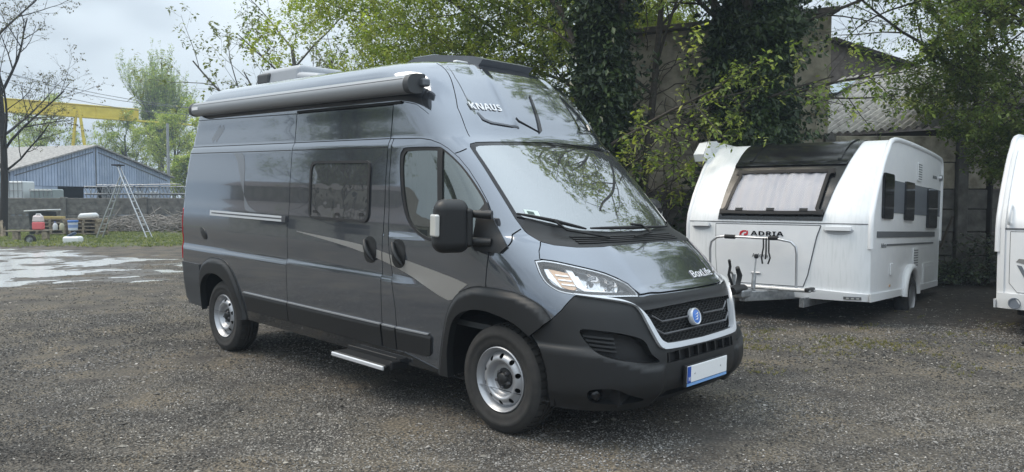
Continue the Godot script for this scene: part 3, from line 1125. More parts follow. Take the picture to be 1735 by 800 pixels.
# ------------------------------------------------------------------ far left yard
func build_far_yard() -> void:
	var z := -36.0
	var f := thing("low_concrete_wall", "low grey concrete plank wall across the far side of the yard", "wall", Vector3.ZERO)
	var k := 0
	for i in 13:
		var x := -39.9 + i * 3.78
		for row in 2:
			var mb := MB.new()
			mb.cbox(Vector3(x + 1.89, 0.4 + row * 0.8, z + 0.01 * ((i + row) % 2)), Vector3(3.5, 0.785, 0.09), 0.015)
			part("plank", mb, M.concrete_dark, f)
		var p := MB.new()
		p.cbox(Vector3(x, 0.82, z + 0.03), Vector3(0.28, 1.64, 0.2), 0.02)
		part("post", p, M.concrete_dark, f)
	# blue shed
	var sh := thing("blue_shed", "pale blue metal-clad shed with a low gable behind the far wall", "building", Vector3(-26.85, 0, -50), 1.256)
	var g := [Vector2(-6.3, 3.15), Vector2(-0.3, 4.9), Vector2(6.3, 3.12)]
	var tops := func(x: float) -> float: return lerpf(g[0].y, g[1].y, (x - g[0].x) / (g[1].x - g[0].x)) if x < g[1].x else lerpf(g[1].y, g[2].y, (x - g[1].x) / (g[2].x - g[1].x))
	var n := 12
	for i in n:
		var x0 := lerpf(-6.25, 6.25, float(i) / n)
		var x1 := lerpf(-6.25, 6.25, float(i + 1) / n) - 0.01
		# upper cladding sheet with ribs, its top cut along the gable
		var mb := MB.new()
		var ribs := 5
		for j in ribs:
			var a := lerpf(x0, x1, float(j) / ribs)
			var b := lerpf(x0, x1, float(j + 0.78) / ribs)
			var c := lerpf(x0, x1, float(j + 1) / ribs)
			var y0 := 2.32
			mb.quad(Vector3(a, y0, 0.06), Vector3(b, y0, 0.06), Vector3(b, tops.call(b), 0.06), Vector3(a, tops.call(a), 0.06), Vector3(0, 0, 1))
			mb.quad(Vector3(b, y0, 0.03), Vector3(c, y0, 0.03), Vector3(c, tops.call(c), 0.03), Vector3(b, tops.call(b), 0.03), Vector3(0, 0, 1))
			mb.quad(Vector3(b, y0, 0.03), Vector3(b, y0, 0.06), Vector3(b, tops.call(b), 0.06), Vector3(b, tops.call(b), 0.03), Vector3(1, 0, 0))
			mb.quad(Vector3(c, y0, 0.03), Vector3(c, y0, 0.06), Vector3(c, tops.call(c), 0.06), Vector3(c, tops.call(c), 0.03), Vector3(-1, 0, 0))
		part("wall_sheet", mb, M.blue_sheet[i % 3], sh)
		if i < 3 or i > 6:
			var lo := MB.new()
			lo.cbox(Vector3((x0 + x1) / 2, 1.16, 0.0), Vector3(x1 - x0, 2.3, 0.05), 0.01)
			part("wall_panel", lo, M.blue_sheet[(i + 1) % 3], sh)
	var inside := MB.new()
	inside.box(Vector3(-0.8, 1.2, -1.0), Vector3(6.4, 2.6, 0.1))
	part("open_bay", inside, M.black, sh)
	var dr := MB.new()
	dr.cbox(Vector3(-0.75, 1.1, 0.03), Vector3(1.0, 2.2, 0.06), 0.01)
	part("door", dr, M.blue_sheet[2], sh)
	for i in 9:
		var sl := MB.new()
		sl.cbox(Vector3(0.25 + i * 0.17, 1.15, 0.02), Vector3(0.09, 2.3, 0.05), 0.008)
		part("slat", sl, M.galv, sh)
	var rf := MB.new()
	for q in [[Vector2(-6.5, 3.08), Vector2(-0.3, 4.93)], [Vector2(-0.3, 4.93), Vector2(6.5, 3.04)]]:
		var d: Vector2 = (q[1] - q[0]).normalized()
		var nn := Vector2(-d.y, d.x) * 0.09
		rf.prism([q[0], q[1], q[1] + nn, q[0] + nn], Vector3(0, 0, 0.25), Vector3.RIGHT, Vector3.UP, Vector3(0, 0, -16))
	part("roof", rf, M.fibre[0], sh)
	var br := MB.new()
	for q in [[Vector2(-6.0, 2.9), Vector2(-0.5, 4.55)], [Vector2(-0.1, 4.55), Vector2(5.9, 2.85)]]:
		var d: Vector2 = q[1] - q[0]
		br.cbox(Vector3((q[0].x + q[1].x) / 2, (q[0].y + q[1].y) / 2, 0.075), Vector3(d.length(), 0.07, 0.02), 0.005, Basis(Vector3(0, 0, 1), d.angle()))
	br.cbox(Vector3(-0.3, 3.6, 0.075), Vector3(0.08, 2.5, 0.02), 0.005)
	part("gable_trim", br, M.trim_grey, sh)
	var sd := MB.new()
	sd.box(Vector3(6.15, 1.5, -8.0), Vector3(0.1, 2.95, 15.8))
	part("side_wall", sd, M.blue_sheet[0], sh)
	var sd2 := MB.new()
	sd2.box(Vector3(-6.15, 1.5, -8.0), Vector3(0.1, 3.1, 15.8))
	part("side_wall", sd2, M.blue_sheet[0], sh)
	for wx in [3.3, 4.7]:
		var wm := MB.new()
		wm.cbox(Vector3(wx, 1.75, 0.04), Vector3(0.75, 0.62, 0.05), 0.01)
		var wf := part("window", wm, M.white_plastic, sh)
		var wg := MB.new()
		wg.cbox(Vector3(wx, 1.75, 0.07), Vector3(0.62, 0.5, 0.02), 0.005)
		part("pane", wg, M.hood_grey, wf)
	var lt := MB.new()
	lt.lathe([Vector2(0.0, 0.18), Vector2(0.1, 0.14), Vector2(0.17, 0.0), Vector2(0.15, -0.02)], 12, Transform3D(Basis.IDENTITY, Vector3(3.4, 2.38, 0.2)))
	part("lamp_shade", lt, M.trim_grey, sh)
	# light grey building behind its left slope
	var gb := thing("grey_shed", "low pale-roofed shed left of and behind the blue shed", "building", Vector3(-38.5, 0, -62))
	var gm := MB.new()
	gm.box(Vector3(0, 1.9, 0), Vector3(11, 3.8, 6))
	part("wall", gm, M.concrete, gb)
	var gr := MB.new()
	gr.prism([Vector2(-6, 3.7), Vector2(6, 4.9), Vector2(6, 5.1), Vector2(-6, 3.9)], Vector3(0, 0, 3.4), Vector3.RIGHT, Vector3.UP, Vector3(0, 0, -7))
	part("roof", gr, M.fibre[2], gb)
	# gantry crane
	var cr := thing("gantry_crane", "yellow gantry crane girder on an A-shaped leg above the shed", "crane", Vector3.ZERO)
	var a := Vector3(-48.5, 10.2, -69.5)
	var b := Vector3(-37.9, 10.0, -78.3)
	var dir := (b - a).normalized()
	var bs := Basis(dir, Vector3.UP, dir.cross(Vector3.UP)).orthonormalized()
	var len_ := a.distance_to(b)
	var web := MB.new()
	web.cbox((a + b) / 2, Vector3(len_, 1.05, 0.3), 0.02, bs)
	part("girder", web, M.yellow, cr)
	var fl := MB.new()
	fl.cbox((a + b) / 2 + Vector3(0, -0.6, 0) + dir * 6.5, Vector3(len_ + 13.0, 0.16, 0.55), 0.02, bs)
	part("bottom_flange", fl, M.yellow, cr)
	var fu := MB.new()
	fu.cbox((a + b) / 2 + Vector3(0, 0.57, 0), Vector3(len_, 0.10, 0.5), 0.02, bs)
	part("top_flange", fu, M.yellow, cr)
	for t in [0.0, 0.18, 0.36, 0.54, 0.72, 0.9]:
		var st := MB.new()
		st.cbox(a.lerp(b, t) + bs.z * 0.19, Vector3(0.06, 1.0, 0.08), 0.0, bs)
		part("stiffener", st, M.yellow, cr)
	var top := Vector3(-41.6, 9.5, -74.0)
	for sx in [-1.0, 1.0]:
		var lg := MB.new()
		lg.tube([top + Vector3(0.14 * sx, 0.6, 0), Vector3(-41.6 + 1.35 * sx, 0, -74.0)], [0.13, 0.19], 8)
		part("leg", lg, M.yellow, cr)
	var ct := MB.new()
	ct.tube([Vector3(-42.5, 3.3, -74), Vector3(-40.7, 3.3, -74)], 0.08, 6)
	part("leg_tie", ct, M.yellow, cr)
	# lamp pole and overhead cables
	var po := thing("utility_pole", "thin grey pole beside the pollarded poplar", "pole", Vector3(-25.9, 0, -58))
	var pm := MB.new()
	pm.tube([Vector3.ZERO, Vector3(0, 7.2, 0)], [0.14, 0.09], 10)
	part("shaft", pm, M.galv, po)
	for q in [[Vector3(-44, 12.9, -60), Vector3(-22, 8.6, -62), "upper cable crossing the sky before the poplar"], [Vector3(-44, 12.2, -60), Vector3(-22, 8.1, -62), "middle cable crossing the sky before the poplar"], [Vector3(-44, 12.6, -58), Vector3(-16, 8.3, -64), "lowest sagging cable crossing the sky before the poplar"]]:
		var cm := MB.new()
		var pts := []
		for i in 13:
			var t := i / 12.0
			pts.append(q[0].lerp(q[1], t) - Vector3.UP * 1.1 * sin(PI * t))
		cm.tube(pts, 0.022, 4, false)
		tag(part("overhead_cable", cm, M.trim_grey, self), q[2], "cable", "cables across the sky")

func pallet(called: String, label: String, at: Vector3, b: Basis, sd: int, group := "") -> Node3D:
	var o := thing(called, label, "pallet", at, 0.0, group)
	o.basis = b
	for i in 5:
		var m := MB.new()
		m.cbox(Vector3(-0.34 + i * 0.17, 0.133, 0), Vector3(0.115, 0.022, 1.2), 0.004)
		part("board", m, M.wood[(i + sd) % 3], o)
	for i in 3:
		var m := MB.new()
		m.cbox(Vector3(0, 0.07, -0.54 + i * 0.54), Vector3(0.8, 0.095, 0.1), 0.004)
		part("block", m, M.wood[(i + sd + 1) % 3], o)
		var q := MB.new()
		q.cbox(Vector3(-0.34 + i * 0.34, 0.011, 0), Vector3(0.1, 0.02, 1.2), 0.004)
		part("board", q, M.wood[(i + sd + 2) % 3], o)
	return o

func build_clutter() -> void:
	var I := Basis.IDENTITY
	# two IBC tanks on a stand behind the wall
	for q in [[Vector3(-25.4, 1.35, -39.5), "white ribbed liquid tank in a cage, left one behind the low wall", 0.0], [Vector3(-23.9, 0.95, -39.5), "grey-green caged liquid tank beside the white one behind the wall", 0.0]]:
		var o := thing("tank_container", q[1], "tank", q[0], q[2], "caged tanks behind the wall")
		var m := MB.new()
		m.rbox(Vector3(0, 0.6, 0), Vector3(1.16, 1.0, 1.0), 0.07, 2)
		part("tank", m, M.ibc if q[0].x < -25 else M.ibc_grey, o)
		for i in 6:
			var c := MB.new()
			c.cbox(Vector3(-0.55 + i * 0.22, 0.6, 0.53), Vector3(0.025, 1.05, 0.025), 0.005)
			part("cage_bar", c, M.galv, o)
		for i in 3:
			var c := MB.new()
			c.cbox(Vector3(0, 0.25 + i * 0.38, 0.55), Vector3(1.2, 0.025, 0.025), 0.005)
			part("cage_bar", c, M.galv, o)
		var p := MB.new()
		p.cbox(Vector3(0, 0.05, 0), Vector3(1.2, 0.1, 1.0), 0.02)
		part("base", p, M.trim_grey, o)
	var stand := thing("tank_stand", "timber stand carrying the left white tank", "stand", Vector3(-25.4, 0, -39.5))
	for i in 4:
		var m := MB.new()
		m.cbox(Vector3(-0.55 + i * 0.37, 0.65, 0.45), Vector3(0.12, 1.3, 0.12), 0.01)
		part("post", m, M.wood[i % 3], stand)
	var stp := MB.new()
	stp.cbox(Vector3(0, 1.29, 0), Vector3(1.4, 0.08, 1.1), 0.01)
	part("deck", stp, M.wood[1], stand)
	var st2 := MB.new()
	st2.cbox(Vector3(0, 0.46, 0), Vector3(1.2, 0.92, 1.0), 0.02)
	tag(part("tank_plinth", st2, M.concrete_dark, self), "plinth under the caged tank beside the white one", "plinth")
	get_node("tank_plinth").position = Vector3(-23.9, 0, -39.5)
	# lattice trusses stacked on a trailer behind the wall
	var n := 0
	for i in 4:
		for j in 2:
			var o := thing("lattice_truss", "steel lattice frame %s of the %s pair stacked behind the wall" % ["on top" if j else "at the bottom", ["leftmost", "second", "third", "rightmost"][i]], "truss", Vector3(-21.4 + i * 1.32, 1.42 + j * 0.40, -40.0 + 0.1 * j), 0.0, "lattice frames behind the wall")
			for s in 2:
				for e in [0.0, 0.36]:
					var m := MB.new()
					m.tube([Vector3(-0.6, e, s * 0.4), Vector3(0.62, e, s * 0.4)], 0.03, 6)
					part("chord", m, M.galv, o)
				for d in 5:
					var m := MB.new()
					var x := -0.58 + d * 0.29
					m.tube([Vector3(x, 0.0 if d % 2 else 0.36, s * 0.4), Vector3(x + 0.145, 0.36 if d % 2 else 0.0, s * 0.4)], 0.022, 5)
					part("brace", m, M.galv, o)
			n += 1
	for i in 3:
		var m := MB.new()
		m.cbox(Vector3(-20.6 + i * 1.3, 2.26 + 0.02 * i, -39.8), Vector3(1.5, 0.03, 0.6), 0.005, Basis(Vector3(0, 0, 1), 0.02 * (i - 1)))
		tag(part("panel_sheet", m, M.alu, self), ["pale sheet lying on the left trusses", "pale sheet lying on the middle trusses", "pale sheet lying on the right trusses"][i], "sheet", "sheets on the trusses")
	var trl := thing("flat_trailer", "flat trailer bed under the stacked lattice frames", "trailer", Vector3(-19.4, 0, -40))
	var tb := MB.new()
	tb.cbox(Vector3(0, 1.3, 0), Vector3(5.4, 0.14, 1.6), 0.02)
	part("bed", tb, M.trim_grey, trl)
	for x in [-1.4, 1.4]:
		var wm := MB.new()
		wm.lathe([Vector2(0.0, 0.1), Vector2(0.36, 0.1), Vector2(0.4, 0.0), Vector2(0.36, -0.1), Vector2(0.0, -0.1)], 24, Transform3D(Basis(Vector3.RIGHT, PI / 2), Vector3(x, 0.4, 0.8)))
		part("wheel", wm, M.tyre, trl)
	# folding ladder
	var ld := thing("step_ladder", "tall aluminium step ladder standing open on the grass", "ladder", Vector3(-14.75, 0.02, -29.2))
	var apex := Vector3(-0.05, 2.42, 0)
	for s in [[Vector3(-1.05, 0, -0.1), -1.0], [Vector3(1.0, 0, 0.1), 1.0]]:
		var foot: Vector3 = s[0]
		for w in [-0.17, 0.17]:
			var m := MB.new()
			var e := 0.32 if s[1] < 0.0 else 0.0
			m.tube([foot + Vector3(0, 0, w * 1.3), apex + Vector3(0, 0, w * 0.8)], 0.028, 6)
			part("rail", m, M.alu, ld)
		for k in 7:
			var m := MB.new()
			var c := foot.lerp(apex, 0.12 + k * 0.12)
			m.cbox(c, Vector3(0.05, 0.03, 0.36), 0.006)
			part("rung", m, M.alu, ld)
	var lt := MB.new()
	lt.tube([apex + Vector3(0, 0, -0.12), apex + Vector3(-0.14, 0.38, -0.1)], 0.026, 6)
	lt.tube([apex + Vector3(0, 0, 0.12), apex + Vector3(-0.14, 0.38, 0.1)], 0.026, 6)
	part("top_extension", lt, M.alu, ld)
	var lc := MB.new()
	lc.cbox(apex + Vector3(-0.15, 0.40, 0), Vector3(0.3, 0.05, 0.44), 0.01)
	part("top_cap", lc, M.black, ld)
	# brush heap
	var r := RandomNumberGenerator.new()
	r.seed = 15
	var bh := thing("brush_heap", "long heap of cut grey branches against the low wall", "brush heap", Vector3(-14.5, 0, -34.2))
	var m2 := MB.new()
	for i in 800:
		var x := r.randf_range(-4.2, 4.6)
		var h := 1.12 - 0.09 * absf(x - 1.5) + 0.15 * sin(x * 2.0)
		var p := Vector3(x, r.randf_range(0.03, maxf(0.15, h * 0.85)), r.randf_range(-1.2, 0.7))
		var d := Vector3(r.randf_range(-1, 1), r.randf_range(-.25, .3), r.randf_range(-.6, .6)).normalized()
		var l := r.randf_range(0.5, 1.6)
		var a := p - d * l * 0.5
		var c := p + Vector3(r.randf_range(-.12, .12), r.randf_range(-.05, .12), 0)
		var b := p + d * l * 0.5
		a.y = maxf(a.y, 0.02)
		b.y = maxf(b.y, 0.02)
		m2.tube([a, c, b], [0.02, 0.016, 0.008], 4, false)
	part("branch_pile", m2, M.cut_branch, bh)
	bh.get_child(0).set_meta("kind", "stuff")
	var lo := MB.new()
	lo.tube([Vector3(0.2, 0.35, 0.5), Vector3(0.7, 0.75, 0.4), Vector3(1.1, 0.95, 0.3), Vector3(1.5, 1.35, 0.3)], [0.05, 0.045, 0.03, 0.015], 6)
	part("long_branch", lo, M.wood[2], bh)
	# pallets, wood and small things on the grass
	pallet("pallet", "weathered pallet leaning upright at the far left edge", Vector3(-20.2, 0.05, -30.0), Basis(Vector3(0, 0, 1), 0.25) * Basis(Vector3.RIGHT, 1.25), 0, "pallets")
	for k in 5:
		pallet("pallet", "%s pallet of the stack behind the pink canister" % ["bottom", "second lowest", "middle", "second highest", "top"][k], Vector3(-18.6 + 0.03 * (k % 2), 0.02 + 0.146 * k, -31.2), Basis(Vector3.UP, PI / 2 + 0.05 * (k % 3)), k, "pallets")
	for k in 5:
		pallet("pallet", "%s pallet of the stack under the white sack" % ["bottom", "second lowest", "middle", "second highest", "top"][k], Vector3(-17.2 - 0.04 * (k % 2), 0.02 + 0.146 * k, -31.2), Basis(Vector3.UP, PI / 2 - 0.04 * (k % 3)), k + 1, "pallets")
	var sk := MB.new()
	sk.rbox(Vector3(0, 0.12, 0), Vector3(0.75, 0.22, 0.5), 0.1, 3, Basis(Vector3(0, 0, 1), 0.06), Vector2(0.8, 0.8))
	var sk_o := part("white_sack", sk, M.white_plastic, self)
	sk_o.position = Vector3(-17.2, 0.755, -31.15)
	tag(sk_o, "crumpled white sack lying on the right pallets", "sack")
	for q in [[Vector3(-18.9, 0.755, -31.2), "left yellow timber offcut on the pallet stack"], [Vector3(-18.4, 0.755, -31.1), "right yellow timber offcut on the pallet stack"]]:
		var m := MB.new()
		m.cbox(Vector3(0, 0.05, 0), Vector3(0.42, 0.1, 0.3), 0.01)
		var o := part("timber_offcut", m, M.wood_yellow, self)
		o.position = q[0]
		tag(o, q[1], "timber", "timber offcuts")
	var drum := thing("black_barrel", "wide black plastic vat with a pale lid near the left tree", "vat", Vector3(-19.7, 0, -32.2))
	var dm := MB.new()
	dm.lathe([Vector2(0.46, 0.0), Vector2(0.5, 0.05), Vector2(0.48, 0.3), Vector2(0.505, 0.34), Vector2(0.485, 0.38), Vector2(0.49, 0.75), Vector2(0.51, 0.8), Vector2(0.5, 1.02), Vector2(0.0, 1.04)], 28)
	part("body", dm, M.rubber, drum)
	var dl := MB.new()
	dl.cbox(Vector3(0.0, 1.08, 0), Vector3(1.06, 0.05, 0.85), 0.01, Basis(Vector3(0, 0, 1), 0.05))
	part("lid_board", dl, M.white_dirty, drum)
	var bench := thing("plank_bench", "low plank laid on blocks in the grass, carrying canister and bottles", "plank", Vector3(-17.35, 0, -27.6))
	var bp := MB.new()
	bp.cbox(Vector3(0, 0.42, 0), Vector3(1.85, 0.05, 0.24), 0.008, Basis(Vector3(0, 0, 1), 0.02))
	part("board", bp, M.wood[0], bench)
	for x in [-0.5, 0.55]:
		var b := MB.new()
		b.cbox(Vector3(x, 0.2, 0), Vector3(0.2, 0.39, 0.18), 0.01)
		part("block", b, M.wood[1], bench)
	var can := thing("canister", "translucent canister half full of pink liquid on the plank", "canister", Vector3(-17.0 - 0.05, 0.445, -27.6))
	var cm := MB.new()
	cm.rbox(Vector3(0, 0.15, 0), Vector3(0.36, 0.28, 0.24), 0.05, 2)
	part("liquid", cm, mat(C(0.75, 0.16, 0.17), 0.35), can)
	var cm2 := MB.new()
	cm2.rbox(Vector3(0, 0.40, 0), Vector3(0.36, 0.24, 0.24), 0.05, 2, Basis.IDENTITY, Vector2(0.8, 0.85))
	part("upper_body", cm2, mat(C(0.72, 0.62, 0.62), 0.4), can)
	var ch := MB.new()
	ch.tube([Vector3(-0.1, 0.5, 0), Vector3(-0.06, 0.57, 0), Vector3(0.08, 0.57, 0), Vector3(0.14, 0.48, 0)], 0.02, 6)
	part("handle", ch, M.white_plastic, can)
	for q in [[Vector3(-16.42, 0.445, -27.55), "white plastic bottle beside the canister", C(0.6, 0.6, 0.62), C(0.08, 0.1, 0.25)], [Vector3(-16.18, 0.445, -27.55), "beige bottle right of the white bottle", C(0.45, 0.42, 0.30), C(0.05, 0.05, 0.05)]]:
		var o := thing("bottle", q[1], "bottle", q[0], 0.0, "bottles on the plank")
		var m := MB.new()
		m.lathe([Vector2(0.0, 0.0), Vector2(0.075, 0.0), Vector2(0.08, 0.02), Vector2(0.08, 0.17), Vector2(0.06, 0.22), Vector2(0.03, 0.25), Vector2(0.03, 0.27)], 16)
		part("body", m, mat(q[2], 0.4), o)
		var c := MB.new()
		c.lathe([Vector2(0.035, 0.265), Vector2(0.035, 0.31), Vector2(0.0, 0.312)], 12)
		part("cap", c, mat(q[3], 0.4), o)
	var bk := thing("bucket", "white bucket with blue rim and blue print at the right end of the plank", "bucket", Vector3(-15.75, 0.44, -27.5))
	var bm := MB.new()
	bm.lathe([Vector2(0.0, 0.0), Vector2(0.15, 0.0), Vector2(0.165, 0.30)], 24)
	part("body", bm, mat(C(0.62, 0.66, 0.74), 0.4), bk)
	var bl := MB.new()
	bl.lathe([Vector2(0.168, 0.28), Vector2(0.175, 0.29), Vector2(0.175, 0.35), Vector2(0.165, 0.36), Vector2(0.0, 0.36)], 24)
	part("lid", bl, mat(C(0.06, 0.16, 0.45), 0.4), bk)
	var bpn := MB.new()
	bpn.lathe([Vector2(0.1562, 0.09), Vector2(0.1635, 0.2)], 24)
	part("print_band", bpn, mat(C(0.25, 0.34, 0.60), 0.4), bk)
	var jr := thing("jerrycan", "white jerrycan lying on its side with a blue cap in the grass", "jerrycan", Vector3(-14.9, 0.02, -26.0))
	var jm := MB.new()
	jm.rbox(Vector3(0, 0.14, 0), Vector3(0.58, 0.27, 0.34), 0.08, 3)
	part("body", jm, M.white_plastic, jr)
	var jc := MB.new()
	jc.tube([Vector3(-0.15, 0.27, 0.05), Vector3(0.02, 0.36, 0.02), Vector3(0.1, 0.40, 0.0)], [0.05, 0.055, 0.05], 8)
	part("cap", jc, mat(C(0.03, 0.06, 0.11), 0.5), jr)
	var wh := thing("loose_wheel", "small grey wheel standing in the grass below the canister", "wheel", Vector3(-16.35, 0.0, -26.0))
	var wm2 := MB.new()
	var wt := Transform3D(Basis(Vector3.RIGHT, PI / 2), Vector3(0, 0.18, 0))
	wm2.lathe([Vector2(0.11, -0.05), Vector2(0.17, -0.05), Vector2(0.18, 0.0), Vector2(0.17, 0.05), Vector2(0.11, 0.05)], 24, wt)
	part("tyre", wm2, M.tyre, wh)
	var wr := MB.new()
	wr.lathe([Vector2(0.12, 0.045), Vector2(0.09, 0.03), Vector2(0.05, 0.03), Vector2(0.045, 0.06), Vector2(0.0, 0.06)], 20, wt)
	part("rim", wr, M.galv, wh)
	var fo := MB.new()
	fo.cbox(Vector3(0, 0.04, 0), Vector3(0.42, 0.08, 0.3), 0.01)
	part("foot_plate", fo, M.galv, wh)

# ------------------------------------------------------------------ trees
func leaf_mesh(count: int, spread := 1.0, droop := 0.3) -> ArrayMesh:
	# a sprig: folded diamond leaves around a point, unit leaf length
	var r := RandomNumberGenerator.new()
	r.seed = count * 17 + 3
	var mb := MB.new()
	for k in count:
		var a := TAU * k / count + r.randf_range(-0.5, 0.5)
		var el := r.randf_range(-0.7, 0.6)
		var d := Vector3(cos(a) * cos(el), sin(el) - droop, sin(a) * cos(el)).normalized()
		var o := Vector3(r.randf_range(-1, 1), r.randf_range(-1, 1), r.randf_range(-1, 1)) * spread if count > 1 else Vector3.ZERO
		var up := Vector3(r.randf_range(-.5, .5), 1, r.randf_range(-.5, .5))
		var s := d.cross(up).normalized() * 0.30
		var nn := s.cross(d).normalized()
		var m := o + d * 0.45 - nn * 0.08
		var t := o + d - Vector3.UP * 0.15
		var n1 := (nn + s * 1.2).normalized()
		var n2 := (nn - s * 1.2).normalized()
		mb.tri(o, m + s, t, n1, n1, n1)
		mb.tri(o, t, m - s, n2, n2, n2)
	return mb.mesh()

class Sapling:
	var mb: MB
	var leaves := []
	var ends := []
	var r := RandomNumberGenerator.new()
	var P := {}
	func branch(start: Vector3, dir: Vector3, length: float, rad: float, level: int) -> void:
		var seg := maxi(3, int(length / (0.35 if level > 1 else 0.5)))
		seg = mini(seg, 9)
		var p := start
		var d := dir.normalized()
		var pts := [p]
		var rads := [rad]
		var taper: float = P.get("taper", 0.35)
		var wob: float = P.wobble * (1.0 if level > 0 else 0.35)
		var lift: float = P.lift[mini(level, P.lift.size() - 1)]
		for i in seg:
			d = (d + Vector3(r.randf_range(-1, 1), r.randf_range(-1, 1), r.randf_range(-1, 1)) * wob + Vector3.UP * lift / seg).normalized()
			p += d * length / seg
			pts.append(p)
			rads.append(rad * lerpf(1.0, taper if level < P.levels else 0.3, float(i + 1) / seg))
		if rad > P.get("min_rad", 0.003):
			mb.tube(pts, rads, 7 if level == 0 else (5 if level == 1 else (4 if rad > 0.012 else 3)), false)
		if level >= P.get("leaf_from", 2):
			var every: float = P.leaf_every
			var cnt := int(length / every)
			for k in cnt + 1:
				var t := (k + r.randf()) / (cnt + 1.0)
				if r.randf() > P.get("leafy", 1.0): continue
				var f := t * seg
				var i := mini(int(f), seg - 1)
				var q: Vector3 = pts[i].lerp(pts[i + 1], f - i)
				leaves.append(q + Vector3(r.randf_range(-1, 1), r.randf_range(-1, 0.6), r.randf_range(-1, 1)) * P.get("leaf_jit", 0.06))
			leaves.append(p)
		if level >= P.levels: return
		var kids: int = P.kids[mini(level, P.kids.size() - 1)]
		var from: float = P.get("from", 0.3) if level > 0 else P.get("trunk_from", 0.45)
		var golden := r.randf() * TAU
		for k in kids:
			var t := lerpf(from, 1.0, (k + r.randf_range(0.2, 0.8)) / kids)
			var f := t * seg
			var i := mini(int(f), seg - 1)
			var q: Vector3 = pts[i].lerp(pts[i + 1], f - i)
			var bd: Vector3 = (pts[i + 1] - pts[i]).normalized()
			golden += 2.4
			var side := bd.cross(Vector3(0.3, 0.2, 0.9)).normalized()
			var w := bd.cross(side)
			var ang: float = P.angle[mini(level, P.angle.size() - 1)] * r.randf_range(0.7, 1.25)
			var nd: Vector3 = bd * cos(ang) + (side * cos(golden) + w * sin(golden)) * sin(ang)
			var l: float = length * P.ratio[mini(level, P.ratio.size() - 1)] * r.randf_range(0.7, 1.2) * (1.15 - 0.4 * t)
			branch(q, nd, l, maxf(0.004, rads[i] * P.get("rad_ratio", 0.55) * r.randf_range(0.8, 1.1)), level + 1)

func tree(called: String, label: String, at: Vector3, P: Dictionary, group := "") -> Node3D:
	var o := thing(called, label, "tree", at, 0.0, group)
	var t := Sapling.new()
	t.mb = MB.new()
	t.P = P
	t.r.seed = P.seed
	for b in P.starts:
		t.branch(b[0], b[1], b[2], b[3], b[4] if b.size() > 4 else 0)
	part("trunk", t.mb, P.bark, o)
	var xf := []
	var cols := []
	for q in t.leaves:
		if P.has("keep") and not P.keep.call(q + at): continue
		var s: float = P.leaf_size * t.r.randf_range(0.45, 1.5)
		xf.append(Transform3D(Basis.from_euler(Vector3(t.r.randf_range(-.5, .5), t.r.randf() * TAU, t.r.randf_range(-.5, .5))).scaled(Vector3.ONE * s), q))
		var c: Color = P.cols[t.r.randi() % P.cols.size()]
		cols.append(c * t.r.randf_range(0.65, 1.3))
	if xf.size():
		scatter("crown", leaf_mesh(P.get("sprig", 6), P.get("spread", 0.9)), P.get("leaf_mat", M.leaf), xf, cols, o)
	return o

func ivy_trunk(called: String, label: String, at: Vector3, h: float, rad: float, leaves: int, sd: int, P: Dictionary) -> Node3D:
	var o := tree(called, label, at, P, "")
	var r := RandomNumberGenerator.new()
	r.seed = sd
	var n := FastNoiseLite.new()
	n.seed = sd
	n.frequency = 0.7
	var xf := []
	var cols := []
	for k in leaves:
		var y := r.randf() * h
		var a := r.randf() * TAU
		var d := Vector3(cos(a), 0, sin(a))
		var q: float = rad * (0.75 + 0.9 * n.get_noise_3d(d.x * 1.2, y * 0.9, d.z * 1.2)) * (1.15 - 0.35 * y / h)
		q = maxf(0.2, q) * sqrt(r.randf_range(0.35, 1.0)) + (r.randf_range(0.0, 0.6) if r.randf() < 0.12 else 0.0)
		var p := d * q + Vector3(P.starts[0][1].x, 0, P.starts[0][1].z) * y + Vector3.UP * y
		var s := r.randf_range(0.05, 0.15)
		xf.append(Transform3D(Basis.from_euler(Vector3(r.randf_range(-1.0, 0.2), PI / 2 - a, r.randf_range(-.5, .5))).scaled(Vector3.ONE * s), p))
		cols.append(Color(0.018, 0.036, 0.013).lerp(Color(0.085, 0.13, 0.04), pow(r.randf(), 2.2)))
	scatter("ivy", leaf_mesh(4, 0.8, 0.5), M.ivy, xf, cols, o)
	return o

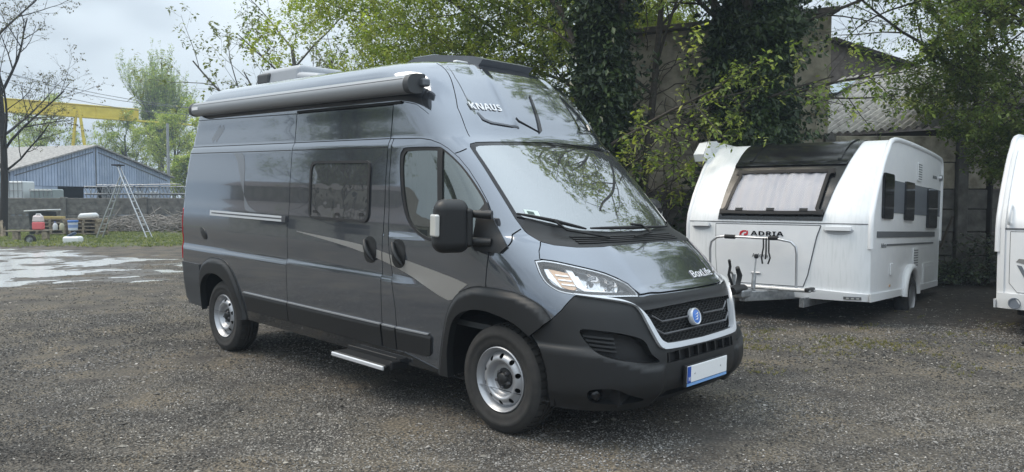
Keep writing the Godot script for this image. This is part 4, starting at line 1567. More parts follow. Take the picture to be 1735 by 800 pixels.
func build_trees() -> void:
	var spring := [Color(0.37, 0.44, 0.10), Color(0.46, 0.52, 0.16), Color(0.29, 0.37, 0.08), Color(0.53, 0.54, 0.20)]
	var dull := [Color(0.20, 0.27, 0.08), Color(0.27, 0.32, 0.11), Color(0.14, 0.20, 0.055)]
	# two ivy-clad trunks by the wall, thin leafy boughs reaching over the yard
	ivy_trunk("ivy_tree", "tall tree wrapped in dark ivy directly behind the camper van's windscreen", Vector3(1.55, 0, -13.4), 9.0, 0.55, 12000, 5, {
		"seed": 5, "bark": M.bark, "levels": 4, "wobble": 0.11, "lift": [0.3, 0.35, 0.1, -0.1, -0.2], "kids": [7, 5, 5, 2], "angle": [0.9, 0.7, 0.8], "ratio": [0.36, 0.5, 0.5, 0.5], "trunk_from": 0.3,
		"leaf_from": 3, "leaf_every": 0.14, "leafy": 0.9, "leaf_size": 0.07, "sprig": 7, "spread": 1.1, "cols": spring + dull,
		"starts": [[Vector3.ZERO, Vector3(0.0, 1, 0.0), 9.5, 0.24], [Vector3(0, 2.4, 0.3), Vector3(0.6, 0.5, 0.9), 2.6, 0.04, 2], [Vector3(0.2, 2.0, 0.2), Vector3(0.3, 0.3, 1.0), 1.6, 0.03, 2], [Vector3(0, 1.2, 0.2), Vector3(0.9, 0.5, 0.5), 1.6, 0.025, 2], [Vector3(0, 4.8, 0), Vector3(0.5, 0.35, 1.0), 4.2, 0.07, 1], [Vector3(0, 5.8, 0), Vector3(1.0, 0.45, 0.7), 4.5, 0.07, 1], [Vector3(0.6, 0.0, -0.3), Vector3(0.10, 1.0, 0.0), 7.5, 0.09, 0]]})
	ivy_trunk("ivy_tree", "ivy-covered tree rising behind the left shoulder of the middle caravan", Vector3(4.1, 0, -13.6), 7.5, 0.85, 15000, 8, {
		"seed": 18, "bark": M.bark, "levels": 4, "wobble": 0.11, "lift": [0.3, 0.25, 0.0, -0.15, -0.2], "kids": [7, 5, 5, 3], "angle": [0.95, 0.7, 0.8], "ratio": [0.42, 0.5, 0.5, 0.5], "trunk_from": 0.4,
		"leaf_from": 3, "leaf_every": 0.2, "leafy": 0.6, "leaf_size": 0.07, "sprig": 7, "spread": 1.1, "cols": spring + dull,
		"starts": [[Vector3.ZERO, Vector3(0.03, 1, 0.01), 8.5, 0.28], [Vector3(0, 4.2, 0), Vector3(1.0, 0.3, 0.25), 3.6, 0.04, 1], [Vector3(0.2, 3.4, 0), Vector3(1.0, 0.05, 0.3), 2.4, 0.025, 2], [Vector3(0, 3.2, 0.3), Vector3(0.5, 0.25, 1.0), 1.8, 0.03, 2], [Vector3(0, 3.0, 0.3), Vector3(-0.5, 0.15, 1.0), 1.6, 0.03, 2], [Vector3(0.4, 3.3, 0.3), Vector3(0.9, 0.2, 0.6), 2.0, 0.03, 2], [Vector3(0, 5.6, 0), Vector3(0.6, 0.4, 0.9), 4.0, 0.08, 1], [Vector3(0, 5.4, 0), Vector3(-0.4, 0.45, 1.0), 3.6, 0.07, 1]]})
	# fresh canopy behind the van roof, its stems standing behind the ivy trunk
	tree("broadleaf_tree", "large tree with fresh green crown spreading behind the camper van's roof", Vector3(2.2, 0, -19.5), {
		"seed": 31, "bark": M.bark_grey, "levels": 4, "wobble": 0.10, "lift": [0.2, 0.15, 0.1, -0.05, -0.2], "kids": [8, 9, 7, 4], "angle": [0.9, 0.75, 0.8], "ratio": [0.5, 0.42, 0.5, 0.5], "trunk_from": 0.45,
		"leaf_from": 3, "leaf_every": 0.1, "leafy": 0.85, "leaf_size": 0.078, "leaf_jit": 0.2, "sprig": 6, "spread": 1.3, "cols": spring,
		"starts": [[Vector3.ZERO, Vector3(0, 1, 0), 9.0, 0.14], [Vector3(0, 4.3, 0), Vector3(-1.0, 0.18, 0.1), 7.0, 0.05, 1], [Vector3(0, 3.8, 0), Vector3(-1.0, 0.33, -0.2), 7.0, 0.05, 1], [Vector3(0, 5.2, 0), Vector3(-1.0, 0.40, 0.2), 7.6, 0.06, 1], [Vector3(0, 4.6, 0), Vector3(-1.0, 0.3, 0.45), 6.6, 0.05, 1], [Vector3(0, 3.6, 0), Vector3(-0.9, 0.16, 0.3), 5.0, 0.04, 1], [Vector3(0, 3.2, 0), Vector3(-1.0, 0.25, 0.5), 4.0, 0.04, 1], [Vector3(0, 5.6, 0), Vector3(-0.8, 0.3, 0.9), 5.4, 0.05, 1], [Vector3(0, 5.8, 0), Vector3(-1.0, 0.5, 0.0), 6.4, 0.05, 1]]})
	tree("broadleaf_tree", "yellow-green tree behind the ivy trunk, filling the gap above the windscreen", Vector3(2.0, 0, -17.6), {
		"seed": 37, "bark": M.bark_grey, "levels": 4, "wobble": 0.1, "lift": [0.2, 0.2, 0.1, -0.05, -0.2], "kids": [13, 6, 6, 3], "angle": [1.0, 0.75, 0.8], "ratio": [0.34, 0.5, 0.5, 0.5], "trunk_from": 0.2,
		"leaf_from": 3, "leaf_every": 0.13, "leafy": 0.9, "leaf_size": 0.085, "leaf_jit": 0.12, "sprig": 6, "spread": 1.3, "cols": [Color(0.40, 0.43, 0.10), Color(0.33, 0.38, 0.09), Color(0.25, 0.31, 0.07)],
		"starts": [[Vector3.ZERO, Vector3(0.0, 1, 0), 8.0, 0.09], [Vector3(0.0, 1.6, 0), Vector3(-1.0, 0.55, 0.1), 3.4, 0.04, 1], [Vector3(0.0, 2.6, 0), Vector3(-1.0, 0.35, 0.2), 3.2, 0.04, 1], [Vector3(0.0, 3.6, 0), Vector3(-1.0, 0.4, 0.0), 3.6, 0.04, 1]]})
	# thin twiggy maple and the dark leafy one at the right
	tree("young_tree", "loose twiggy tree spreading over the corrugated roof", Vector3(8.9, 0, -15.0), {
		"seed": 43, "bark": M.bark_grey, "levels": 4, "wobble": 0.17, "lift": [0.3, 0.1, 0.0, -0.1, -0.2], "kids": [8, 6, 6, 3], "angle": [0.9, 0.8, 0.9], "ratio": [0.5, 0.55, 0.5, 0.5], "trunk_from": 0.3,
		"leaf_from": 4, "leaf_every": 0.2, "leafy": 0.2, "leaf_size": 0.06, "sprig": 4, "spread": 0.9, "cols": dull,
		"starts": [[Vector3(0, 2.2, 0.2), Vector3(-0.15, 1, 0.05), 4.6, 0.06], [Vector3(0, 3.6, 0.2), Vector3(-1.0, 0.5, 0.2), 4.0, 0.04, 1], [Vector3(0, 4.4, 0.2), Vector3(-1.0, 0.35, 0.3), 4.2, 0.045, 1], [Vector3(0, 5.2, 0.2), Vector3(-1.0, 0.3, 0.1), 4.0, 0.04, 1]]})
	tree("broadleaf_tree", "dense dark leafy tree at the right edge above the gap between the caravans", Vector3(10.0, 0, -13.2), {
		"seed": 47, "bark": M.bark, "levels": 4, "wobble": 0.1, "lift": [0.25, 0.15, -0.05, -0.2, -0.3], "kids": [12, 8, 7, 4], "angle": [0.95, 0.75, 0.8], "ratio": [0.48, 0.5, 0.5, 0.5], "trunk_from": 0.3,
		"leaf_from": 3, "leaf_every": 0.09, "leafy": 0.95, "leaf_size": 0.065, "leaf_jit": 0.1, "sprig": 6, "spread": 1.2, "cols": dull + [Color(0.20, 0.22, 0.09)],
		"starts": [[Vector3.ZERO, Vector3(-0.02, 1, 0.02), 7.0, 0.16], [Vector3(0, 2.6, 0), Vector3(-1.0, 0.2, 0.15), 2.2, 0.05, 1], [Vector3(0, 3.8, 0), Vector3(-1.0, 0.45, 0.3), 3.0, 0.06, 1], [Vector3(0, 2.2, 0), Vector3(-0.9, 0.1, 0.3), 1.8, 0.04, 1], [Vector3(0, 4.6, 0), Vector3(-0.5, 0.3, 1.0), 3.0, 0.06, 1], [Vector3(0, 3.2, 0), Vector3(-0.9, 0.3, -0.3), 2.4, 0.05, 1]]})
	# sparse blossom tree left of the canopy
	tree("blossom_tree", "sparse budding tree showing above the camper van's air conditioner", Vector3(-6.6, 0, -25.5), {
		"seed": 53, "bark": M.bark_grey, "levels": 4, "wobble": 0.12, "lift": [0.3, 0.1, 0.1, 0.1], "kids": [8, 5, 4, 2], "angle": [0.8, 0.75, 0.8], "ratio": [0.55, 0.5, 0.5, 0.5], "trunk_from": 0.35,
		"leaf_from": 4, "leaf_every": 0.3, "leafy": 0.55, "leaf_size": 0.11, "sprig": 7, "spread": 1.1, "cols": [Color(0.19, 0.20, 0.13), Color(0.24, 0.25, 0.17), Color(0.14, 0.16, 0.08)],
		"starts": [[Vector3.ZERO, Vector3(-0.08, 1, 0), 6.6, 0.16], [Vector3(-0.2, 3.0, 0), Vector3(-1.0, 0.55, 0.1), 4.6, 0.07, 1], [Vector3(-0.2, 3.4, 0), Vector3(1.0, 0.7, 0), 3.6, 0.07, 1]]})
	# far left
	tree("bare_tree", "bare dark tree leaning at the left edge before the blue shed", Vector3(-20.05, 0, -30.2), {
		"seed": 61, "bark": M.bark_dark, "levels": 4, "wobble": 0.12, "lift": [0.1, 0.25, 0.2, 0.2], "kids": [11, 7, 5, 3], "angle": [0.85, 0.7, 0.7], "ratio": [0.42, 0.5, 0.5, 0.5], "trunk_from": 0.22,
		"leaf_from": 4, "leaf_every": 0.5, "leafy": 0.5, "leaf_size": 0.07, "sprig": 4, "spread": 0.8, "cols": [Color(0.10, 0.08, 0.06), Color(0.15, 0.14, 0.09)],
		"starts": [[Vector3.ZERO, Vector3(0.05, 1, 0), 10.5, 0.155], [Vector3(0.3, 4.6, 0), Vector3(-0.5, 1, 0.1), 4.0, 0.07, 1], [Vector3(0.1, 2.6, 0), Vector3(1.0, 0.5, 0.2), 3.2, 0.05, 1], [Vector3(0.1, 3.4, 0), Vector3(1.0, 0.9, 0.1), 3.4, 0.06, 1]]})
	var shoots := []
	var rr := RandomNumberGenerator.new()
	rr.seed = 4
	shoots.append([Vector3.ZERO, Vector3(0.0, 1, 0), 8.6, 0.36, 0])
	for k in 46:
		var a := rr.randf() * TAU
		var y := rr.randf_range(4.4, 8.6)
		var out := rr.randf_range(0.2, 1.0)
		shoots.append([Vector3(0, y, 0), Vector3(cos(a) * out, rr.randf_range(0.15, 0.6) + (1.0 - out) * 1.2, sin(a) * out), lerpf(1.7, 4.2, maxf(0.0, y - 5.0) / 3.6) * rr.randf_range(0.8, 1.15), 0.08, 1])
	tree("pollarded_poplar", "round pollarded poplar with upright broom shoots behind the blue shed", Vector3(-38.5, 0, -84.0), {
		"seed": 67, "bark": M.bark_grey, "levels": 3, "wobble": 0.07, "lift": [0.0, 0.35, 2.2, 1.6], "kids": [0, 10, 4], "angle": [0.7, 0.7, 0.4], "ratio": [0.5, 0.85, 0.5], "from": 0.12, "taper": 0.5, "rad_ratio": 0.4,
		"leaf_from": 2, "leaf_every": 0.15, "leafy": 0.85, "leaf_size": 0.115, "sprig": 4, "spread": 0.8, "cols": [Color(0.32, 0.40, 0.12), Color(0.25, 0.33, 0.09), Color(0.40, 0.44, 0.16)], "starts": shoots}).scale = Vector3.ONE * 1.16
	var base := {
		"bark": M.bark, "levels": 4, "wobble": 0.1, "lift": [0.3, 0.3, 0.2, 0.1], "kids": [9, 6, 5, 3], "angle": [0.75, 0.7, 0.8], "ratio": [0.45, 0.5, 0.5, 0.5], "trunk_from": 0.15, "min_rad": 0.012,
		"leaf_from": 3, "leaf_every": 0.34, "leafy": 0.8, "leaf_size": 0.17, "leaf_jit": 0.2, "sprig": 6, "spread": 1.4, "cols": spring}
	var spots := [[Vector3(-39, 0, -78), 8.0, "rounded light green tree beyond the gantry leg, above the shed's left slope"], [Vector3(-33.5, 0, -76), 8.6, "light green tree peeking over the ridge of the blue shed"], [Vector3(-29.8, 0, -70), 4.6, "bushy green tree left of the pollarded poplar's trunk"], [Vector3(-25.2, 0, -66), 4.8, "green tree right of the pollarded poplar beside the lamp pole"], [Vector3(-19.5, 0, -52), 6.2, "dense green tree touching the rear edge of the camper van"], [Vector3(-50.5, 0, -84), 9.5, "pale tree seen through the bare tree's branches"]]
	for k in spots.size():
		var q: Dictionary = base.duplicate()
		q.seed = 71 + k
		q.starts = [[Vector3.ZERO, Vector3(rr.randf_range(-.05, .05), 1, 0), spots[k][1], 0.22]]
		tree("yard_tree", spots[k][2], spots[k][0], q, "trees behind the blue shed")

func build_left_surroundings() -> void:
	# what stands left of the frame and shows in the camper van's flank
	var base := {
		"bark": M.bark, "levels": 3, "wobble": 0.1, "lift": [0.3, 0.3, 0.2, 0.1], "kids": [10, 8, 6], "angle": [0.75, 0.7, 0.8], "ratio": [0.45, 0.5, 0.5], "trunk_from": 0.2, "min_rad": 0.02,
		"leaf_from": 2, "leaf_every": 0.3, "leafy": 0.9, "leaf_size": 0.3, "leaf_jit": 0.3, "sprig": 7, "spread": 1.5, "cols": [Color(0.10, 0.13, 0.04), Color(0.07, 0.10, 0.03)]}
	var k := 0
	for q in [[Vector3(-44, 0, -14), 9.0], [Vector3(-46, 0, -2), 7.5], [Vector3(-43, 0, 10), 10.0]]:
		var d: Dictionary = base.duplicate()
		d.seed = 201 + k
		d.starts = [[Vector3.ZERO, Vector3(0, 1, 0), q[1], 0.25]]
		tree("boundary_tree", ["tree at the yard's left boundary nearest the shed", "lowest tree on the left boundary", "tallest tree on the left boundary"][k], q[0], d, "trees along the left boundary")
		k += 1
	tree("boundary_tree", "budding twiggy tree nearest the yard on the left boundary", Vector3(-17.5, 0, -9.2), {
		"seed": 91, "bark": M.bark_dark, "levels": 4, "wobble": 0.13, "lift": [0.2, 0.2, 0.1, 0.0], "kids": [10, 7, 5, 2], "angle": [0.9, 0.75, 0.8], "ratio": [0.5, 0.5, 0.5, 0.5], "trunk_from": 0.15,
		"leaf_from": 4, "leaf_every": 0.25, "leafy": 0.6, "leaf_size": 0.08, "sprig": 5, "spread": 1.0, "cols": [Color(0.14, 0.17, 0.06), Color(0.20, 0.22, 0.09)],
		"starts": [[Vector3.ZERO, Vector3(0, 1, 0), 6.5, 0.14]]}, "trees along the left boundary")
	var b := thing("workshop", "long low grey workshop on the left side of the yard", "building", Vector3(-38, 0, -6), 0.0)
	var w := MB.new()
	w.box(Vector3(0, 1.5, 0), Vector3(6, 3.0, 24))
	part("wall", w, M.concrete, b)
	var r := MB.new()
	r.prism([Vector2(-3.4, 3.0), Vector2(3.4, 3.0), Vector2(0, 4.2)], Vector3(0, 0, -12.3), Vector3.RIGHT, Vector3.UP, Vector3(0, 0, 24.6))
	part("roof", r, M.brown_roof, b)
	for i in 6:
		var m := MB.new()
		m.cbox(Vector3(3.02, 1.6, -9.5 + i * 3.8), Vector3(0.08, 1.2, 1.8), 0.02)
		part("window", m, M.black_gloss, b)

# ------------------------------------------------------------------ camper van: body surface
var fXF: Callable
var fXS: Callable
var fNN: Callable
var fWW: Callable
var fXR: Callable
const RC := 0.06

func van_tables() -> void:
	fXF = herm([0.2, 0.3, 0.46, 0.6, 0.75, 0.9, 0.97, 1.1, 1.2, 1.3, 1.36, 1.42, 1.48, 1.6, 1.7, 1.8, 1.9, 1.96, 2.04, 2.2, 2.375, 2.5, 2.58, 2.63, 2.66, 2.68],
		[0.84, 0.91, 0.97, 0.96, 0.92, 0.875, 0.83, 0.70, 0.60, 0.48, 0.35, 0.290, 0.2286, 0.101, -0.010, -0.125, -0.245, -0.319, -0.42, -0.52, -0.65, -0.76, -0.86, -0.95, -1.03, -1.15])
	fXS = herm([0.2, 1.0, 1.36, 2.0, 2.68], [-0.1, -0.25, -0.5, -0.95, -1.8])
	fNN = herm([0.2, 0.6, 0.9, 1.1, 1.36, 1.6, 1.95, 2.3, 2.68], [3.6, 3.6, 3.4, 3.3, 2.95, 3.12, 3.38, 3.2, 2.8])
	fWW = herm([0.2, 0.3, 0.5, 0.95, 1.3, 1.6, 2.1, 2.45, 2.53, 2.58, 2.62, 2.65, 2.67, 2.68], [0.975, 0.99, 1.0, 1.02, 1.015, 0.99, 0.95, 0.91, 0.885, 0.85, 0.80, 0.72, 0.62, 0.5])
	fXR = herm([0.2, 0.3, 0.77, 1.33, 1.95, 2.3, 2.58, 2.68], [-4.9, -4.92, -4.95, -4.97, -4.86, -4.76, -4.63, -4.5])

func side_add(x: float, y: float) -> float:
	var f := smoothstep(-0.55, -1.15, x)
	var a := 0.016 * smoothstep(0.975, 0.918, y) * smoothstep(0.35, 0.6, y)
	a += 0.008 * smoothstep(1.287, 1.268, y) * smoothstep(0.97, 1.15, y)
	a += 0.014 * smoothstep(2.012, 1.962, y) * smoothstep(1.4, 1.7, y) - 0.006 * smoothstep(2.0, 2.03, y) * smoothstep(2.35, 2.15, y)
	return a * f

func front_add(th: float, y: float) -> float:
	# bonnet power bulge, cap ribs
	var a := 0.0
	if y < 1.34 and y > 0.95 and absf(th) < 0.9:
		var z := absf(van_raw(th, y).z)
		a += 0.022 * smoothstep(0.52, 0.44, z) * smoothstep(1.33, 1.2, y)
	if y > 2.1 and y < 2.62 and absf(th) < 1.1:
		var z := absf(van_raw(th, y).z)
		a += 0.014 * smoothstep(0.045, 0.02, absf(z - 0.375)) * smoothstep(2.1, 2.16, y) * smoothstep(2.63, 2.58, y)
		a -= 0.012 * smoothstep(0.40, 0.43, z) * smoothstep(0.69, 0.67, z + 0.35 * maxf(0.0, y - 2.45)) * smoothstep(2.11, 2.19, y) * smoothstep(2.63, 2.58, y)
	return a

func van_raw(th: float, y: float) -> Vector3:
	var xf: float = fXF.call(y)
	var xs: float = fXS.call(y)
	var n: float = fNN.call(y)
	var w: float = fWW.call(y)
	var c := absf(cos(th))
	var s := absf(sin(th))
	var r := pow(pow(c, n) + pow(s, n), -1.0 / n)
	return Vector3(xs + (xf - xs) * r * cos(th), y, w * r * sin(th))

# surface point; s is the way round: 0 at the nose, +right side, -left side
func van_base(s: float, y: float, off: float) -> Vector3:
	var sg := 1.0 if s >= 0.0 else -1.0
	var a := absf(s)
	if a < PI / 2:
		var p := van_raw(a, y)
		if p.x < -0.55 and a > 0.7: p.z += side_add(p.x, y) * smoothstep(0.7, 1.1, a)
		p.z *= sg
		return p
	var xs: float = fXS.call(y)
	var w: float = fWW.call(y)
	var xr: float = fXR.call(y)
	var x := xs - (a - PI / 2)
	var xc := xr + RC
	if x >= xc:
		return Vector3(x, y, sg * (w + side_add(x, y)))
	var e := xc - x
	var ad := side_add(xc, y)
	if e < RC * PI / 2:
		return Vector3(xc - RC * sin(e / RC), y, sg * (w + ad - RC + RC * cos(e / RC)))
	return Vector3(xr, y, sg * maxf(0.0, w + ad - RC - (e - RC * PI / 2)))

func van_at(q: Vector2, off: float) -> Vector3:
	var p := van_base(q.x, q.y, 0.0)
	var fa := front_add(q.x, q.y) if absf(q.x) < 1.1 else 0.0
	off += fa
	if absf(off) < 1e-6:
		return p
	var e := 0.006
	var y := clampf(q.y, 0.21, 2.67)
	var a := van_base(q.x + e, y, 0.0) - van_base(q.x - e, y, 0.0)
	var b := van_base(q.x, y + e, 0.0) - van_base(q.x, y - e, 0.0)
	var n := a.cross(b).normalized()
	if n.dot(Vector3(p.x + 1.8, 0.3, p.z)) < 0.0: n = -n
	return p + n * off

func smax(y: float) -> float:
	var xs: float = fXS.call(y)
	return PI / 2 + xs - (fXR.call(y) + RC) + RC * PI / 2 + fWW.call(y) + side_add(-4.7, y) - RC

func sX(x: float, y: float) -> float:
	var xs: float = fXS.call(y)
	if x <= xs:
		var xc: float = fXR.call(y) + RC
		if x < xc: return PI / 2 + xs - xc + RC * asin(clampf((xc - x) / RC, 0.0, 1.0))
		return PI / 2 + xs - x
	var n: float = fNN.call(y)
	var t := minf((x - xs) / (fXF.call(y) - xs), 1.0)
	return atan2(pow(1.0 - pow(t, n), 1.0 / n), t)

func sZ(z: float, y: float) -> float:
	var n: float = fNN.call(y)
	var t := minf(absf(z) / fWW.call(y), 1.0)
	return atan2(t, pow(1.0 - pow(t, n), 1.0 / n)) * signf(z)

func SP(p: Array, closed := true, step := 0.03) -> PackedVector2Array:
	var o := PackedVector2Array()
	for q in densify(p, step, closed): o.append(Vector2(sX(q.x, q.y), q.y))
	return o

func FP(p: Array, closed := true, step := 0.025) -> PackedVector2Array:
	var o := PackedVector2Array()
	for q in densify(p, step, closed): o.append(Vector2(sZ(q.x, q.y), q.y))
	return o

func mirrored(p: Array) -> Array:
	# right half outline (z from + to 0) continued to the left half
	var o := p.duplicate()
	for i in range(p.size() - 1, -1, -1):
		if p[i].x > 0.001: o.append(Vector2(-p[i].x, p[i].y))
	return o

func vpatch(poly: PackedVector2Array, off = 0.0, holes := [], skirt := 0.0, step := Vector2(0.045, 0.04), both := false) -> MB:
	var mb := MB.new()
	patch(mb, van_at, poly, holes, off, step, skirt)
	if both:
		var hh := []
		for h in holes: hh.append(flip(h))
		var of2 = off
		if off is Callable:
			of2 = func(q: Vector2) -> float: return off.call(Vector2(-q.x, q.y))
		patch(mb, van_at, flip(poly), hh, of2, step, skirt)
	return mb

func arch_ring(outer: Array, inner: Array) -> Array:
	var o := outer.duplicate()
	for i in range(inner.size() - 1, -1, -1): o.append(inner[i])
	return o

func build_wheel(parent: Node3D, at: Vector3, sgn: float, steer := 0.0) -> void:
	var w := group_part("wheel", parent, Transform3D(Basis(Vector3.UP, steer), at))
	# local: axis along z, outside at +z * sgn
	var t := Transform3D(Basis(Vector3(1, 0, 0), Vector3(0, 0, sgn), Vector3(0, -1, 0) * sgn), Vector3.ZERO)
	var R := 0.372
	var tyre := MB.new()
	tyre.lathe([Vector2(0.215, -0.2), Vector2(0.26, -0.226), Vector2(0.32, -0.23), Vector2(0.352, -0.215), Vector2(0.368, -0.19)], 64, t)
	tyre.lathe([Vector2(R, -0.15), Vector2(R, -0.148), Vector2(R - .009, -0.147), Vector2(R - .009, -0.139), Vector2(R, -0.138), Vector2(R + .001, -0.117), Vector2(R - .009, -0.116), Vector2(R - .009, -0.106), Vector2(R + .001, -0.105), Vector2(R, -0.083), Vector2(R - .009, -0.082), Vector2(R - .009, -0.073), Vector2(R, -0.072), Vector2(R, -0.07)], 64, t)
	tyre.lathe([Vector2(0.362, -0.026), Vector2(0.352, -0.012), Vector2(0.335, -0.001), Vector2(0.318, 0.004), Vector2(0.3155, 0.0065), Vector2(0.29, 0.006), Vector2(0.287, 0.003), Vector2(0.262, 0.002), Vector2(0.243, -0.003), Vector2(0.228, -0.012), Vector2(0.222, -0.024)], 72, t)
	# tread shoulders cut into lugs
	for side in [[-0.19, -0.15, 0.362], [-0.07, -0.026, 0.362]]:
		var K := 132
		for k in K:
			var deep := 0.008 if k % 3 == 2 else 0.0
			var a := TAU * k / K
			var b := TAU * (k + 1) / K
			var y0: float = side[0]
			var y1: float = side[1]
			var ra := (0.366 if y0 < -0.15 else R) - deep
			var rb := (R if y0 < -0.15 else 0.362) - deep
			var p := [Vector3(cos(a) * ra, y0, sin(a) * ra), Vector3(cos(b) * ra, y0, sin(b) * ra), Vector3(cos(b) * rb, y1, sin(b) * rb), Vector3(cos(a) * rb, y1, sin(a) * rb)]
			var o := Vector3(cos(a), 0, sin(a))
			tyre.quad(t * p[0], t * p[1], t * p[2], t * p[3], t.basis * o)
			for e in [0, 1]:
				var i: int = [0, 1][e]
				var j: int = [3, 2][e]
				var q0: Vector3 = p[i] * Vector3(0.97, 1, 0.97)
				var q1: Vector3 = p[j] * Vector3(0.97, 1, 0.97)
				tyre.quad(t * p[i], t * p[j], t * q1, t * q0, t.basis * Vector3(-sin(a), 0, cos(a)))
	part("tyre", tyre, M.tyre, w)
	var rim := MB.new()
	rim.lathe([Vector2(0.222, -0.03), Vector2(0.2225, -0.008), Vector2(0.217, -0.004), Vector2(0.211, -0.010), Vector2(0.206, -0.022), Vector2(0.196, -0.032), Vector2(0.192, -0.05), Vector2(0.186, -0.058)], 64, t)
	# disc with ten round holes: domain (arc at r 0.155, radius)
	var prof := herm([0.07, 0.10, 0.112, 0.122, 0.135, 0.15, 0.17, 0.187], [-0.060, -0.056, -0.035, -0.020, -0.014, -0.018, -0.034, -0.058])
	var at2 := func(q: Vector2, off: float) -> Vector3:
		var a := q.x / 0.158
		return t * Vector3(cos(a) * q.y, prof.call(q.y) + off, sin(a) * q.y)
	var holes := []
	for k in 10: holes.append(circle2(Vector2(TAU * 0.158 * (k + 0.5) / 10, 0.158), 0.0175, 16, 1.0))
	patch(rim, at2, PackedVector2Array([Vector2(0, 0.07), Vector2(TAU * 0.158, 0.07), Vector2(TAU * 0.158, 0.1865), Vector2(0, 0.1865)]), holes, 0.0, Vector2(0.02, 0.0085), 0.0, 0.006)
	part("rim", rim, M.rim, w)
	var back := MB.new()
	back.lathe([Vector2(0.0, -0.085), Vector2(0.2, -0.085), Vector2(0.215, -0.2)], 32, t)
	part("brake_backing", back, M.black, w)
	var hub := MB.new()
	hub.lathe([Vector2(0.074, -0.062), Vector2(0.068, -0.05), Vector2(0.045, -0.046), Vector2(0.040, -0.030), Vector2(0.033, -0.024), Vector2(0.0, -0.022)], 32, t)
	part("hub_cap", hub, M.plastic, w)
	for k in 5:
		var a := TAU * (k + 0.3) / 5
		var nut := MB.new()
		nut.lathe([Vector2(0.013, -0.055), Vector2(0.0125, -0.032), Vector2(0.009, -0.026), Vector2(0.0, -0.025)], 6, t * Transform3D(Basis.IDENTITY, Vector3(cos(a) * 0.055, 0, sin(a) * 0.055)))
		part("wheel_nut", nut, M.dark_metal, w)

